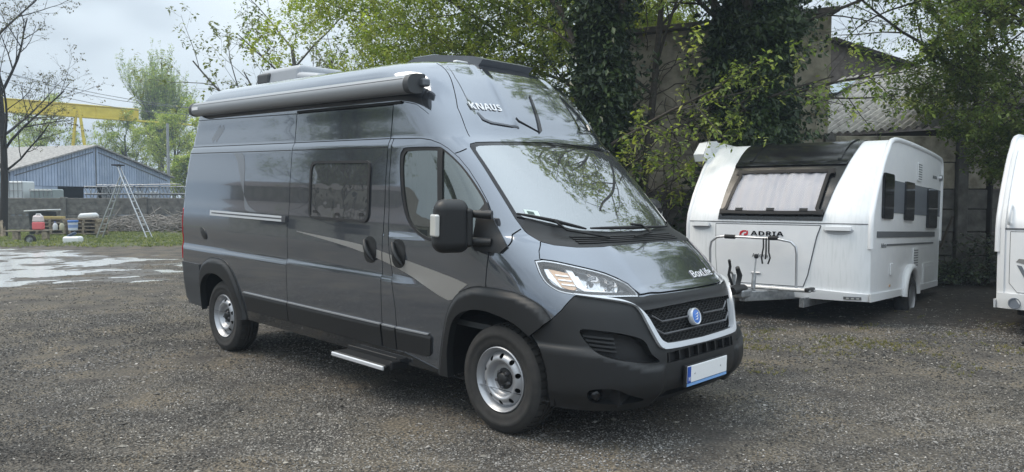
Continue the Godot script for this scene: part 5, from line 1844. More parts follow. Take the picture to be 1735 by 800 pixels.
func build_van() -> void:
	van_tables()
	var yaw := 0.7644
	var rk := 0.0264
	var c := cos(yaw)
	var s := sin(yaw)
	var ry := Basis(Vector3(c, 0, s), Vector3.UP, Vector3(-s, 0, c))
	var rz := Basis(Vector3(cos(rk), -sin(rk), 0), Vector3(sin(rk), cos(rk), 0), Vector3(0, 0, 1))
	var van := thing("camper_van", "dark grey high-roof camper van with rolled awning on its roof edge and steel wheels", "camper van", Vector3(0.595, 0, -5.833))
	van.basis = ry * rz

	# ---- outlines, right side as (X, Y), front as (Z, Y)
	var farch_out := smooth_line([Vector2(-0.62, 0.30), Vector2(-0.605, 0.40), Vector2(-0.58, 0.53), Vector2(-0.52, 0.74), Vector2(-0.455, 0.85), Vector2(-0.37, 0.925), Vector2(-0.23, 0.975), Vector2(-0.06, 0.99), Vector2(0.10, 0.985), Vector2(0.20, 0.97), Vector2(0.35, 0.915), Vector2(0.43, 0.835)])
	var farch_in := smooth_line([Vector2(-0.485, 0.30), Vector2(-0.49, 0.40), Vector2(-0.485, 0.52), Vector2(-0.43, 0.70), Vector2(-0.33, 0.79), Vector2(-0.16, 0.83), Vector2(0.03, 0.815), Vector2(0.18, 0.775), Vector2(0.29, 0.715)])
	var rarch_out := smooth_line([Vector2(-4.50, 0.30), Vector2(-4.51, 0.45), Vector2(-4.49, 0.64), Vector2(-4.42, 0.77), Vector2(-4.25, 0.85), Vector2(-4.06, 0.87), Vector2(-3.87, 0.845), Vector2(-3.74, 0.76), Vector2(-3.63, 0.62), Vector2(-3.55, 0.45), Vector2(-3.50, 0.30)])
	var rarch_in := smooth_line([Vector2(-4.46, 0.28), Vector2(-4.46, 0.43), Vector2(-4.41, 0.58), Vector2(-4.28, 0.68), Vector2(-4.11, 0.705), Vector2(-3.95, 0.68), Vector2(-3.80, 0.60), Vector2(-3.70, 0.47), Vector2(-3.65, 0.28)])
	var hl_a := [Vector2(0.25, 1.19), Vector2(0.275, 1.155), Vector2(0.30, 1.12), Vector2(0.335, 1.08), Vector2(0.38, 1.045), Vector2(0.46, 1.01), Vector2(0.55, 0.997)]
	var hl_b := [Vector2(0.85, 0.994), Vector2(0.73, 0.989), Vector2(0.58, 0.985), Vector2(0.525, 0.988), Vector2(0.545, 1.055), Vector2(0.595, 1.09), Vector2(0.65, 1.12), Vector2(0.71, 1.142), Vector2(0.78, 1.163), Vector2(0.87, 1.19), Vector2(0.91, 1.197)]
	var head := SP(smooth_line(hl_a, 3), false)
	head.append_array(FP(smooth_line(hl_b, 3), false))
	var bump_s := SP([Vector2(0.42, 0.27), Vector2(0.43, 0.40), Vector2(0.415, 0.52), Vector2(0.37, 0.64), Vector2(0.29, 0.715), Vector2(0.36, 0.77), Vector2(0.43, 0.83), Vector2(0.49, 0.895), Vector2(0.545, 0.985)], false)
	var bump_f := FP(mirrored([Vector2(0.865, 0.988), Vector2(0.73, 0.981), Vector2(0.58, 0.977), Vector2(0.51, 0.972), Vector2(0.37, 0.968), Vector2(0.0, 0.965)]), false)
	var bumper := bump_s.duplicate()
	bumper.append_array(bump_f)
	bumper.append_array(flip(bump_s))
	bumper.append_array(FP([Vector2(-0.86, 0.27), Vector2(0.0, 0.27), Vector2(0.86, 0.27)], false))
	var bonnet := FP(mirrored([Vector2(0.855, 1.305), Vector2(0.895, 1.25), Vector2(0.915, 1.205), Vector2(0.87, 1.197), Vector2(0.78, 1.169), Vector2(0.71, 1.148), Vector2(0.65, 1.127), Vector2(0.59, 1.095), Vector2(0.54, 1.058), Vector2(0.515, 0.99), Vector2(0.37, 0.98), Vector2(0.0, 0.978)]), false)
	bonnet.append_array(FP([Vector2(-0.855, 1.305), Vector2(-0.81, 1.288), Vector2(-0.70, 1.275), Vector2(-0.45, 1.275), Vector2(-0.21, 1.28), Vector2(0.0, 1.285), Vector2(0.21, 1.28), Vector2(0.45, 1.275), Vector2(0.70, 1.275), Vector2(0.81, 1.288), Vector2(0.853, 1.305)], false))
	var ws_half := [Vector2(0.0, 2.012), Vector2(0.4, 2.0), Vector2(0.70, 1.985), Vector2(0.80, 1.978), Vector2(0.843, 1.965), Vector2(0.858, 1.94), Vector2(0.862, 1.90), Vector2(0.87, 1.70), Vector2(0.875, 1.45), Vector2(0.868, 1.37), Vector2(0.855, 1.315), Vector2(0.81, 1.292), Vector2(0.70, 1.28), Vector2(0.45, 1.28), Vector2(0.21, 1.286), Vector2(0.0, 1.29)]
	var ws := FP(mirrored(ws_half))
	var glass_half := [Vector2(0.0, 1.985), Vector2(0.4, 1.975), Vector2(0.70, 1.962), Vector2(0.80, 1.954), Vector2(0.825, 1.945), Vector2(0.838, 1.925), Vector2(0.842, 1.89), Vector2(0.85, 1.70), Vector2(0.855, 1.49), Vector2(0.83, 1.46), Vector2(0.74, 1.415), Vector2(0.52, 1.38), Vector2(0.25, 1.365), Vector2(0.0, 1.36)]
	var glass := FP(mirrored(glass_half))
	var door_x := [Vector2(-0.94, 0.315), Vector2(-0.985, 0.345), Vector2(-1.03, 0.40), Vector2(-1.085, 0.55), Vector2(-1.095, 0.73), Vector2(-1.135, 0.95), Vector2(-1.175, 1.13), Vector2(-1.205, 1.36), Vector2(-1.222, 1.7), Vector2(-1.222, 2.012), Vector2(-0.9, 2.007), Vector2(-0.78, 1.992), Vector2(-0.68, 1.964), Vector2(-0.6, 1.925), Vector2(-0.50, 1.862), Vector2(-0.40, 1.778), Vector2(-0.30, 1.675), Vector2(-0.20, 1.56), Vector2(-0.145, 1.478), Vector2(-0.11, 1.38), Vector2(-0.105, 1.25), Vector2(-0.12, 1.10), Vector2(-0.125, 0.985)]
	var down := farch_out.slice(0, 40)
	down.reverse()
	for q in down:
		if q.x < -0.14: door_x.append(q + Vector2(-0.003, 0.003))
	var door := SP(door_x)
	var dwin := SP(smooth_loop([Vector2(-1.09, 1.925), Vector2(-1.04, 1.945), Vector2(-0.74, 1.945), Vector2(-0.64, 1.925), Vector2(-0.45, 1.80), Vector2(-0.27, 1.63), Vector2(-0.19, 1.53), Vector2(-0.17, 1.44), Vector2(-0.20, 1.30), Vector2(-0.26, 1.25), Vector2(-0.45, 1.24), Vector2(-0.66, 1.25), Vector2(-0.82, 1.285), Vector2(-0.97, 1.38), Vector2(-1.05, 1.52), Vector2(-1.10, 1.74), Vector2(-1.112, 1.88)], 4))
	var slide := SP([Vector2(-2.695, 0.395), Vector2(-1.275, 0.395), Vector2(-1.275, 2.275), Vector2(-2.68, 2.275)])
	var hab := SP(round_rect(Vector2(-2.35, 1.352), Vector2(-1.465, 1.85), 0.07))
	var arch_f := SP(arch_ring(farch_out, [Vector2(0.43, 0.30)]))
	var arch_r := SP(rarch_out)
	var rear_bump := SP([Vector2(-4.40, 0.295), Vector2(-4.40, 0.80), Vector2(-4.90, 0.77)], false)

	# ---- painted shell with real openings and panel gaps
	var yt := []
	for k in 61: yt.append(0.30 + (2.68 - 0.30) * k / 60.0)
	var shell_poly := PackedVector2Array()
	for y in yt: shell_poly.append(Vector2(smax(y), y))
	yt.reverse()
	for y in yt: shell_poly.append(Vector2(-smax(y), y))
	var slot := 0.0035
	var seams := [
		SP([Vector2(-4.79, 2.018), Vector2(-2.70, 2.018)], false), SP([Vector2(-2.69, 0.40), Vector2(-2.69, 0.30)], false),
		SP([Vector2(-2.69, 2.28), Vector2(-4.72, 2.305)], false), SP([Vector2(-1.27, 2.018), Vector2(-1.222, 2.0175)], false),
		SP([Vector2(-1.27, 2.28), Vector2(-1.15, 2.298), Vector2(-1.0, 2.27), Vector2(-0.9, 2.215), Vector2(-0.86, 2.19)], false),
		SP([Vector2(-1.25, 0.42), Vector2(-1.25, 0.30)], false), SP([Vector2(-1.085, 0.55), Vector2(-1.27, 0.56)], false),
		FP([Vector2(0.635, 2.62), Vector2(0.78, 2.24), Vector2(0.81, 2.02)], false), FP([Vector2(0.935, 1.895), Vector2(0.88, 1.93)], false),
		FP([Vector2(0.975, 1.27), Vector2(0.93, 1.345), Vector2(0.878, 1.385)], false), SP([Vector2(-0.118, 1.0), Vector2(-0.115, 0.985)], false)]
	var seam_bands := []
	for q in seams: seam_bands.append(band(q, slot))
	var holes := [grown(slide, slot * 2), grown(door, slot * 2), grown(bumper, 0.004), grown(bonnet, 0.005), grown(ws, 0.003), grown(head, 0.004), arch_f, arch_r]
	var left_holes := []
	for h in [grown(door, slot * 2), grown(head, 0.004), arch_f, arch_r]: left_holes.append(flip(h))
	var shell := MB.new()
	patch(shell, van_at, shell_poly, holes + seam_bands + left_holes, 0.0, Vector2(0.045, 0.04), 0.0, 0.012)
	# roof
	var ring := []
	var K := 220
	for k in K + 1:
		var ss := lerpf(-smax(2.68), smax(2.68), float(k) / K)
		ring.append(van_at(Vector2(ss, 2.68), 0.0))
	for k in K:
		for j in 6:
			var f := func(p: Vector3, t: float) -> Vector3: return Vector3(lerpf(p.x, clampf(p.x, -4.3, -1.6), t), 2.68 + 0.03 * (1.0 - (1.0 - t) * (1.0 - t)), p.z * (1.0 - t))
			var g := func(p: Vector3, t: float) -> Vector3: return Vector3((p.x + 2.8) * 0.02 * (1.0 - t), 1, p.z * 0.35 * (1.0 - t)).normalized()
			var t0 := j / 6.0
			var t1 := (j + 1) / 6.0
			shell.squad(f.call(ring[k], t0), f.call(ring[k + 1], t0), f.call(ring[k + 1], t1), f.call(ring[k], t1), g.call(ring[k], t0), g.call(ring[k + 1], t0), g.call(ring[k + 1], t1), g.call(ring[k], t1))
	part("body_shell", shell, M.paint, van)
	# dark rubber behind the gaps
	var gap := MB.new()
	for q in seams: gap.add(vpatch(band(q, 0.02), -0.012))
	for q in [slide, door, flip(door), bonnet, head, flip(head)]:
		patch(gap, van_at, grown(q, 0.03), [grown(q, -0.03)], -0.013, Vector2(0.06, 0.06))
	part("gap_seal", gap, M.black, van)

	# ---- doors
	var grooves := [SP([Vector2(-1.28, 2.018), Vector2(-2.69, 2.018)], false), SP([Vector2(-1.30, 1.952), Vector2(-2.685, 1.952)], false)]
	var sl := MB.new()
	patch(sl, van_at, slide, [band(grooves[0], slot), hab], 0.0, Vector2(0.05, 0.035), 0.012, 0.02)
	var sd := part("sliding_door", sl, M.paint, van)
	part("gap_seal", vpatch(band(grooves[0], 0.02), -0.011), M.black, sd)
	var cd := MB.new()
	patch(cd, van_at, door, [dwin], 0.0, Vector2(0.04, 0.035), 0.012, 0.03)
	var cdo := part("cab_door", cd, M.paint, van)
	var cdl := MB.new()
	patch(cdl, van_at, flip(door), [flip(dwin)], 0.0, Vector2(0.05, 0.05), 0.012, 0.03)
	var cdlo := part("cab_door", cdl, M.paint, van)
	for k in 2:
		var d: MeshInstance3D = [cdo, cdlo][k]
		var w: PackedVector2Array = dwin if k == 0 else flip(dwin)
		var sg := 1.0 if k == 0 else -1.0
		var fr := MB.new()
		patch(fr, van_at, grown(w, -0.001), [grown(w, -0.026)], -0.006, Vector2(0.06, 0.06), 0.0, 0.014)
		part("window_seal", fr, M.rubber, d)
		var lx := func(t: Array) -> PackedVector2Array: return SP(t) if k == 0 else flip(SP(t))
		var dv := MB.new()
		patch(dv, van_at, lx.call([Vector2(-0.705, 1.94), Vector2(-0.655, 1.94), Vector2(-0.575, 1.24), Vector2(-0.625, 1.24)]), [], -0.002, Vector2(0.06, 0.06), 0.012)
		part("window_divider", dv, M.rubber, d)
		var pr := Geometry2D.intersect_polygons(grown(w, -0.024), lx.call([Vector2(-1.3, 1.1), Vector2(-0.6, 1.1), Vector2(-0.68, 2.0), Vector2(-1.3, 2.0)]))
		part("window_pane", vpatch(pr[0], -0.014, [], 0.0, Vector2(0.1, 0.1)), M.glass_side, d)
		pr = Geometry2D.intersect_polygons(grown(w, -0.024), lx.call([Vector2(-0.6, 1.1), Vector2(0.1, 1.1), Vector2(0.1, 2.0), Vector2(-0.68, 2.0)]))
		part("window_pane", vpatch(pr[0], -0.014, [], 0.0, Vector2(0.1, 0.1)), M.glass_side, d)
		build_mirror(d, sg)
	for h in [[sd, Vector2(-1.51, 1.04), Vector2(-1.345, 1.25)], [cdo, Vector2(-1.145, 1.03), Vector2(-0.985, 1.25)]]:
		var rr := SP(round_rect(h[1], h[2], 0.07))
		var mid := (bbox(rr).position + bbox(rr).end) / 2.0
		var ho := MB.new()
		patch(ho, van_at, rr, [], func(q: Vector2) -> float: return 0.014 - 0.012 * clampf((q - mid).length() / 0.1, 0.0, 1.0), Vector2(0.03, 0.03), 0.02)
		var hp := part("door_handle", ho, M.plastic, h[0])
		var gx := (mid.x)
		var grip := MB.new()
		var line := []
		for k in 9:
			var u := k / 8.0
			line.append(van_at(Vector2(gx, lerpf(h[1].y + 0.03, h[2].y - 0.03, u)), 0.016 + 0.026 * sin(PI * u)))
		grip.tube(line, [0.012, 0.018, 0.02, 0.021, 0.021, 0.021, 0.02, 0.018, 0.012], 8)
		part("handle_grip", grip, M.plastic, hp)

	# ---- habitation window
	var wf := MB.new()
	patch(wf, van_at, hab, [grown(hab, -0.022)], func(q: Vector2) -> float: return 0.012, Vector2(0.08, 0.08), 0.03, 0.012)
	var hw := part("side_window", wf, M.rubber, van)
	part("window_pane", vpatch(grown(hab, -0.02), 0.004, [], 0.0, Vector2(0.05, 0.05)), M.acrylic, hw)
	for q in [Vector2(-2.25, 1.415), Vector2(-1.91, 1.405), Vector2(-1.57, 1.415)]:
		part("window_latch", vpatch(SP(round_rect(q - Vector2(0.035, 0.012), q + Vector2(0.035, 0.012), 0.01)), 0.006, [], 0.004), M.black, hw)

	# ---- windscreen, cowl, cab inside
	var surround := MB.new()
	patch(surround, van_at, ws, [glass], -0.004, Vector2(0.07, 0.03))
	part("windscreen_surround", surround, M.black_gloss, van)
	part("windscreen", vpatch(glass, -0.003, [], 0.0, Vector2(0.05, 0.05)), M.glass, van)
	var cowl := MB.new()
	var cw := FP(mirrored([Vector2(0.0, 1.358), Vector2(0.25, 1.362), Vector2(0.52, 1.376), Vector2(0.74, 1.41), Vector2(0.83, 1.455), Vector2(0.87, 1.40), Vector2(0.855, 1.312), Vector2(0.81, 1.29), Vector2(0.70, 1.277), Vector2(0.45, 1.277), Vector2(0.21, 1.284), Vector2(0.0, 1.288)]))
	cowl.add(vpatch(cw, 0.0, [], 0.0, Vector2(0.05, 0.02)))
	var cwo := part("wiper_cowl", cowl, M.plastic, van)
	for k in 4:
		var y := 1.295 + k * 0.011
		part("cowl_slat", vpatch(FP([Vector2(-0.42, y), Vector2(0.66, y + 0.004), Vector2(0.66, y + 0.009), Vector2(-0.42, y + 0.005)]), 0.007, [], 0.006, Vector2(0.06, 0.05)), M.rubber, cwo)
	for q in [[[Vector2(0.86, 1.475), Vector2(0.49, 1.372)], [Vector2(0.70, 1.425), Vector2(0.66, 1.352), Vector2(0.40, 1.312)]], [[Vector2(0.45, 1.376), Vector2(-0.50, 1.362)], [Vector2(0.02, 1.385), Vector2(-0.10, 1.375), Vector2(-0.14, 1.33), Vector2(0.14, 1.31)]]]:
		var wb := MB.new()
		var pts := []
		for k in 9:
			var z: Vector2 = q[0][0].lerp(q[0][1], k / 8.0)
			pts.append(van_at(Vector2(sZ(z.x, z.y), z.y), 0.022))
		wb.tube(pts, [0.006, 0.010, 0.011, 0.012, 0.014, 0.012, 0.011, 0.010, 0.006], 6)
		var wi := part("wiper", wb, M.black, van)
		var ar := MB.new()
		pts = []
		for z in q[1]: pts.append(van_at(Vector2(sZ(z.x, z.y), z.y), 0.038 if pts.size() < 2 else 0.024))
		ar.tube(pts, 0.008, 6)
		part("wiper_arm", ar, M.black, wi)
	var st := MB.new()
	st.add(vpatch(FP([Vector2(0.815, 1.473), Vector2(0.74, 1.46), Vector2(0.735, 1.505), Vector2(0.81, 1.515)]), -0.0005))
	var stick := part("windscreen_sticker", st, M.sticker, van)
	part("sticker_mark", vpatch(FP([Vector2(0.80, 1.485), Vector2(0.765, 1.478), Vector2(0.763, 1.498), Vector2(0.798, 1.505)]), 0.0003), M.sticker_dark, stick)
	cab_inside(van)

	# ---- bonnet
	var bn := MB.new()
	patch(bn, van_at, bonnet, [], func(q: Vector2) -> float: return 0.012 * smoothstep(1.03, 0.985, q.y), Vector2(0.035, 0.02), 0.03)
	part("bonnet", bn, M.paint, van)
	var bl := text_on("BoxLife", 0.285, 0.056, 0.002, func(p: Vector3) -> Vector3:
		var y := 1.057 + p.y * 0.8
		return van_at(Vector2(sZ(-0.285 - p.x, y), y), 0.004 + p.z + 0.012 * smoothstep(1.03, 0.985, y)), false)
	part("bonnet_lettering", bl, M.letter, van)
	# ---- roof cap lettering
	var kn := text_on("KNAUS", 0.262, 0.056, 0.003, func(p: Vector3) -> Vector3:
		var y := 2.264 + p.y * 0.93
		return van_at(Vector2(sZ(0.562 - p.x, y), y), 0.004 + p.z), true)
	part("roof_cap_lettering", kn, M.letter, van)
	for sg in [1.0, -1.0]:
		var lip := MB.new()
		var lp := FP([Vector2(0.655, 2.215), Vector2(0.63, 2.165), Vector2(0.58, 2.142), Vector2(0.36, 2.118), Vector2(0.35, 2.105), Vector2(0.60, 2.128), Vector2(0.65, 2.155), Vector2(0.67, 2.21)])
		lip.add(vpatch(lp if sg > 0 else flip(lp), 0.008, [], 0.02))
		part("cap_panel_lip", lip, M.paint_dark, van)
		var ln := FP([Vector2(0.60, 2.60), Vector2(0.645, 2.50), Vector2(0.672, 2.35), Vector2(0.672, 2.21)], false)
		part("cap_panel_edge", vpatch(band(ln if sg > 0 else flip(ln), 0.0025), 0.003), M.paint_dark, van)
	var vv := MB.new()
	vv.add(vpatch(FP([Vector2(0.10, 2.10), Vector2(0.145, 2.075), Vector2(0.04, 2.39), Vector2(0.02, 2.40)]), 0.008, [], 0.01))
	vv.add(vpatch(FP([Vector2(0.125, 2.085), Vector2(0.16, 2.10), Vector2(0.35, 2.182), Vector2(0.33, 2.165)]), 0.0085, [], 0.01))
	part("cap_badge", vv, M.black_gloss, van)

	# ---- bumper and grille
	var grille := FP(mirrored([Vector2(0.0, 0.912), Vector2(0.30, 0.908), Vector2(0.545, 0.898), Vector2(0.555, 0.86), Vector2(0.51, 0.775), Vector2(0.478, 0.71), Vector2(0.44, 0.69), Vector2(0.0, 0.678)]))
	var lowg := FP(mirrored([Vector2(0.0, 0.632), Vector2(0.425, 0.625), Vector2(0.43, 0.56), Vector2(0.0, 0.562)]))
	var scoop := FP(smooth_loop([Vector2(0.905, 0.785), Vector2(0.89, 0.70), Vector2(0.855, 0.645), Vector2(0.78, 0.61), Vector2(0.64, 0.585), Vector2(0.50, 0.578), Vector2(0.56, 0.635), Vector2(0.60, 0.72), Vector2(0.72, 0.765), Vector2(0.83, 0.785)], 4))
	var fog := FP(smooth_loop([Vector2(0.885, 0.42), Vector2(0.872, 0.345), Vector2(0.80, 0.325), Vector2(0.66, 0.33), Vector2(0.60, 0.35), Vector2(0.72, 0.40), Vector2(0.80, 0.435)], 4))
	var lowslot := FP(mirrored([Vector2(0.0, 0.365), Vector2(0.40, 0.37), Vector2(0.44, 0.315), Vector2(0.0, 0.31)]))
	var ridge := func(q: Vector2) -> float:
		var z := absf(van_raw(minf(absf(q.x), 1.5), q.y).z)
		var ry_ := 0.548 + 0.12 * smoothstep(0.55, 0.95, z)
		var o := 0.022 * smoothstep(ry_ + 0.02, ry_ - 0.03, q.y) * smoothstep(0.44, 0.50, z)
		o += 0.012 * smoothstep(0.92, 0.955, q.y) * smoothstep(0.65, 0.55, z)
		o -= 0.03 * smoothstep(0.40, 0.27, q.y)
		return o
	var bm := MB.new()
	patch(bm, van_at, bumper, [grille, lowg, scoop, flip(scoop), fog, flip(fog), lowslot], ridge, Vector2(0.03, 0.025), 0.03, 0.07)
	var bu := part("front_bumper", bm, M.plastic, van)
	for q in [scoop, flip(scoop), fog, flip(fog), lowg, lowslot]:
		part("bumper_recess", vpatch(grown(q, 0.01), -0.06 if q != lowg else -0.04), M.black, bu)
	for k in 4:
		var y := 0.665 + k * 0.026
		var z0 := 0.885 + k * 0.006
		var slat := FP([Vector2(z0, y), Vector2(0.77, y - 0.012), Vector2(0.77, y), Vector2(z0, y + 0.012)])
		part("scoop_slat", vpatch(slat, -0.03, [], 0.03, Vector2(0.04, 0.04)), M.plastic, bu)
	for sg in [1.0, -1.0]:
		var fl := MB.new()
		var fp := van_at(Vector2(sZ(0.85, 0.38), 0.38), -0.02)
		fp.z *= sg
		fl.lathe([Vector2(0.04, -0.05), Vector2(0.042, 0.0), Vector2(0.036, 0.006), Vector2(0.0, 0.012)], 20, Transform3D(Basis(Vector3(0, 0, 1), Vector3(1, 0, 0), Vector3(0, 1, 0)), fp))
		part("fog_lamp", fl, M.black_gloss, bu)
	for k in 8:
		var z := 0.40 - k * 0.114
		part("intake_divider", vpatch(FP([Vector2(z + 0.006, 0.562), Vector2(z - 0.006, 0.562), Vector2(z - 0.006, 0.63), Vector2(z + 0.006, 0.63)]), -0.006, [], 0.03, Vector2(0.05, 0.05)), M.plastic, bu)
	part("grille_backing", vpatch(grown(grille, 0.01), -0.06), M.black, van)
	var gm := MB.new()
	for row in 15:
		var y := 0.686 + row * 0.0155
		var zl := []
		for k in 45:
			var z := lerpf(-0.55, 0.55, k / 44.0)
			if absf(z) < 0.475 + (y - 0.69) * 0.42:
				zl.append(van_at(Vector2(sZ(z, y), y + (0.0052 if (k + row) % 2 == 0 else -0.0052)), -0.03))
		if zl.size() > 1: gm.tube(zl, 0.0042, 4, false)
	var gr := part("grille", gm, M.plastic, van)
	gr.set_meta("label", "black honeycomb front grille")
	for y in [0.745, 0.822]:
		for sg in [1.0, -1.0]:
			var e := 0.405 if y < 0.8 else 0.40
			var bar := [Vector2(0.09 if y > 0.8 else 0.0, y), Vector2(e, y - 0.003), Vector2(e + 0.085, y + 0.042)]
			var pts := []
			for q in densify(bar, 0.05, false): pts.append(van_at(Vector2(sZ(maxf(q.x, 0.001) * sg, q.y), q.y), -0.012))
			var bb := MB.new()
			bb.tube(pts, 0.0075, 6)
			part("grille_bar", bb, M.dark_metal, gr)
	var chr_o := [Vector2(0.885, 1.0), Vector2(0.81, 0.988), Vector2(0.70, 0.968), Vector2(0.635, 0.945), Vector2(0.59, 0.91), Vector2(0.555, 0.82), Vector2(0.522, 0.74), Vector2(0.495, 0.68), Vector2(0.465, 0.657), Vector2(0.40, 0.648), Vector2(0.0, 0.642)]
	var chr_i := [Vector2(0.0, 0.674), Vector2(0.38, 0.682), Vector2(0.435, 0.69), Vector2(0.47, 0.712), Vector2(0.50, 0.77), Vector2(0.54, 0.855), Vector2(0.58, 0.905), Vector2(0.625, 0.936), Vector2(0.70, 0.957), Vector2(0.81, 0.978), Vector2(0.885, 0.992)]
	var cm := mirrored(smooth_line(chr_o, 4))
	var ci := []
	for q in smooth_line(chr_i, 4): ci.append(q)
	var ci2 := []
	for i in range(ci.size() - 1, -1, -1):
		if ci[i].x > 0.001: ci2.append(Vector2(-ci[i].x, ci[i].y))
	var chrome := FP(cm + ci2 + ci)
	var cmb := MB.new()
	patch(cmb, van_at, chrome, [], 0.022, Vector2(0.04, 0.03), 0.04)
	part("grille_surround", cmb, M.silver, van)
	# emblem
	var ep := van_at(Vector2(sZ(0.035, 0.812), 0.812), 0.012)
	var ea := van_at(Vector2(sZ(0.035, 0.812), 0.812), 0.05) - ep
	ea = ea.normalized()
	var et := Transform3D(Basis(Vector3(0, 0, -1), ea, Vector3(0, 0, -1).cross(ea)).orthonormalized(), ep)
	var em := MB.new()
	em.lathe([Vector2(0.058, -0.03), Vector2(0.058, 0.0), Vector2(0.054, 0.006), Vector2(0.047, 0.004), Vector2(0.046, 0.001)], 40, et)
	var emo := part("emblem", em, M.silver, van)
	var eb := MB.new()
	eb.lathe([Vector2(0.0465, 0.002), Vector2(0.03, 0.005), Vector2(0.0, 0.006)], 40, et)
	part("emblem_disc", eb, M.blue, emo)
	for k in 3:
		var sw := MB.new()
		var o := Vector2(-0.006 + k * 0.006, -0.018 + k * 0.018)
		sw.prism([o + Vector2(-0.022, -0.006), o + Vector2(0.0, 0.002), o + Vector2(0.022, 0.010), o + Vector2(0.004, -0.008), o + Vector2(-0.002, -0.003)], et * Vector3(0, 0.006, 0), et.basis.x, -et.basis.z if (-et.basis.z).y > 0 else et.basis.z, et.basis.y * 0.0015)
		part("emblem_swallow", sw, M.letter, emo)
	# number plate (blank: the photograph shows it whited out)
	var px := 0.995
	var pl := MB.new()
	pl.cbox(Vector3(px - 0.012, 0.452, 0), Vector3(0.02, 0.148, 0.555), 0.006)
	var plo := part("number_plate_holder", pl, M.black, van)
	var pw := MB.new()
	pw.cbox(Vector3(px, 0.462, 0.0), Vector3(0.008, 0.112, 0.52), 0.003)
	part("number_plate", pw, M.white_plate, plo)
	var pb := MB.new()
	pb.box(Vector3(px + 0.0035, 0.462, 0.24), Vector3(0.004, 0.108, 0.04))
	part("plate_band", pb, M.plate_blue, plo)
	var ps := MB.new()
	ps.box(Vector3(px, 0.394, 0.0), Vector3(0.006, 0.018, 0.52))
	part("dealer_strip", ps, M.plate_light, plo)
	for z in [-0.17, 0.17]:
		var scw := MB.new()
		scw.lathe([Vector2(0.007, 0.0), Vector2(0.006, 0.002), Vector2(0.0, 0.0025)], 10, Transform3D(Basis(Vector3(0, 0, 1), -PI / 2), Vector3(px + 0.0042, 0.462, z)))
		part("plate_screw", scw, M.alu, plo)
	part("plate_letter", text_on("H", 0.02, 0.026, 0.001, func(p: Vector3) -> Vector3: return Vector3(px + 0.0065 + p.z, 0.435 + p.y, 0.24 - p.x)), M.letter, plo)

	# ---- headlights
	for sg in [1.0, -1.0]:
		var hd: PackedVector2Array = head if sg > 0 else flip(head)
		var tub := MB.new()
		patch(tub, van_at, grown(hd, 0.002), [], -0.055, Vector2(0.04, 0.03))
		patch(tub, van_at, hd, [grown(hd, -0.008)], -0.004, Vector2(0.05, 0.05), 0.05, 0.05)
		var ho := part("headlight", tub, M.lamp_silver, van)
		var X := func(p: Array) -> PackedVector2Array: return FP(p) if sg > 0 else flip(FP(p))
		part("lamp_bezel", vpatch(X.call([Vector2(0.70, 0.996), Vector2(0.54, 0.996), Vector2(0.555, 1.05), Vector2(0.62, 1.095), Vector2(0.60, 1.04), Vector2(0.66, 1.015)]), -0.030, [], 0.015), M.lamp_dark, ho)
		# lens angled chrome bezel, daylight strip, two bowls, amber block
		var bz := MB.new()
		bz.add(vpatch(X.call([Vector2(0.925, 1.185), Vector2(0.84, 1.16), Vector2(0.80, 1.145), Vector2(0.815, 1.04), Vector2(0.86, 1.012), Vector2(0.915, 1.04), Vector2(0.938, 1.10)]), -0.04, [], 0.01))
		part("reflector", bz, M.chrome, ho)
		var am := MB.new()
		am.add(vpatch(X.call([Vector2(0.915, 1.155), Vector2(0.845, 1.135), Vector2(0.855, 1.045), Vector2(0.88, 1.028), Vector2(0.912, 1.05)]), -0.03, [], 0.008))
		var amo := part("indicator", am, M.amber, ho)
		for k in 3:
			var y := 1.06 + k * 0.027
			part("indicator_rib", vpatch(X.call([Vector2(0.905, y), Vector2(0.855, y - 0.004), Vector2(0.855, y + 0.004), Vector2(0.905, y + 0.008)]), -0.024, [], 0.006), M.chrome, amo)
		var dr := MB.new()
		dr.add(vpatch(X.call([Vector2(0.845, 1.163), Vector2(0.82, 1.157), Vector2(0.828, 1.06), Vector2(0.80, 1.034), Vector2(0.56, 1.008), Vector2(0.55, 1.0), Vector2(0.82, 1.012), Vector2(0.853, 1.05)]), -0.018, [], 0.02))
		part("daylight_strip", dr, M.drl, ho)
		var tp := MB.new()
		tp.add(vpatch(X.call([Vector2(0.82, 1.172), Vector2(0.70, 1.138), Vector2(0.64, 1.112), Vector2(0.64, 1.104), Vector2(0.70, 1.128), Vector2(0.82, 1.162)]), -0.02, [], 0.02))
		part("upper_strip", tp, M.chrome, ho)
		for b in [[0.755, 1.085, 0.052], [0.655, 1.062, 0.045]]:
			var ce := van_at(Vector2(sZ(b[0], b[1]), b[1]), -0.052)
			ce.z *= sg
			var ax := Vector3(0.9, 0.15, 0.25 * sg).normalized()
			var t := Transform3D(Basis(ax.cross(Vector3.UP).normalized(), ax, ax.cross(Vector3.UP).normalized().cross(ax)), ce)
			var bo := MB.new()
			bo.lathe([Vector2(0.008, -0.012), Vector2(b[2] * 0.5, -0.006), Vector2(b[2] * 0.8, 0.008), Vector2(b[2], 0.026), Vector2(b[2] * 1.04, 0.027)], 28, t)
			var bw := part("lamp_bowl", bo, M.chrome, ho)
			var bb := MB.new()
			bb.lathe([Vector2(0.012, -0.015), Vector2(0.014, 0.012), Vector2(0.010, 0.018), Vector2(0.0, 0.02)], 16, t)
			part("bulb_shield", bb, M.dark_metal, bw)
		part("headlight_lens", vpatch(grown(hd, -0.004), 0.0, [], 0.0, Vector2(0.04, 0.03)), M.glass_clear, ho)

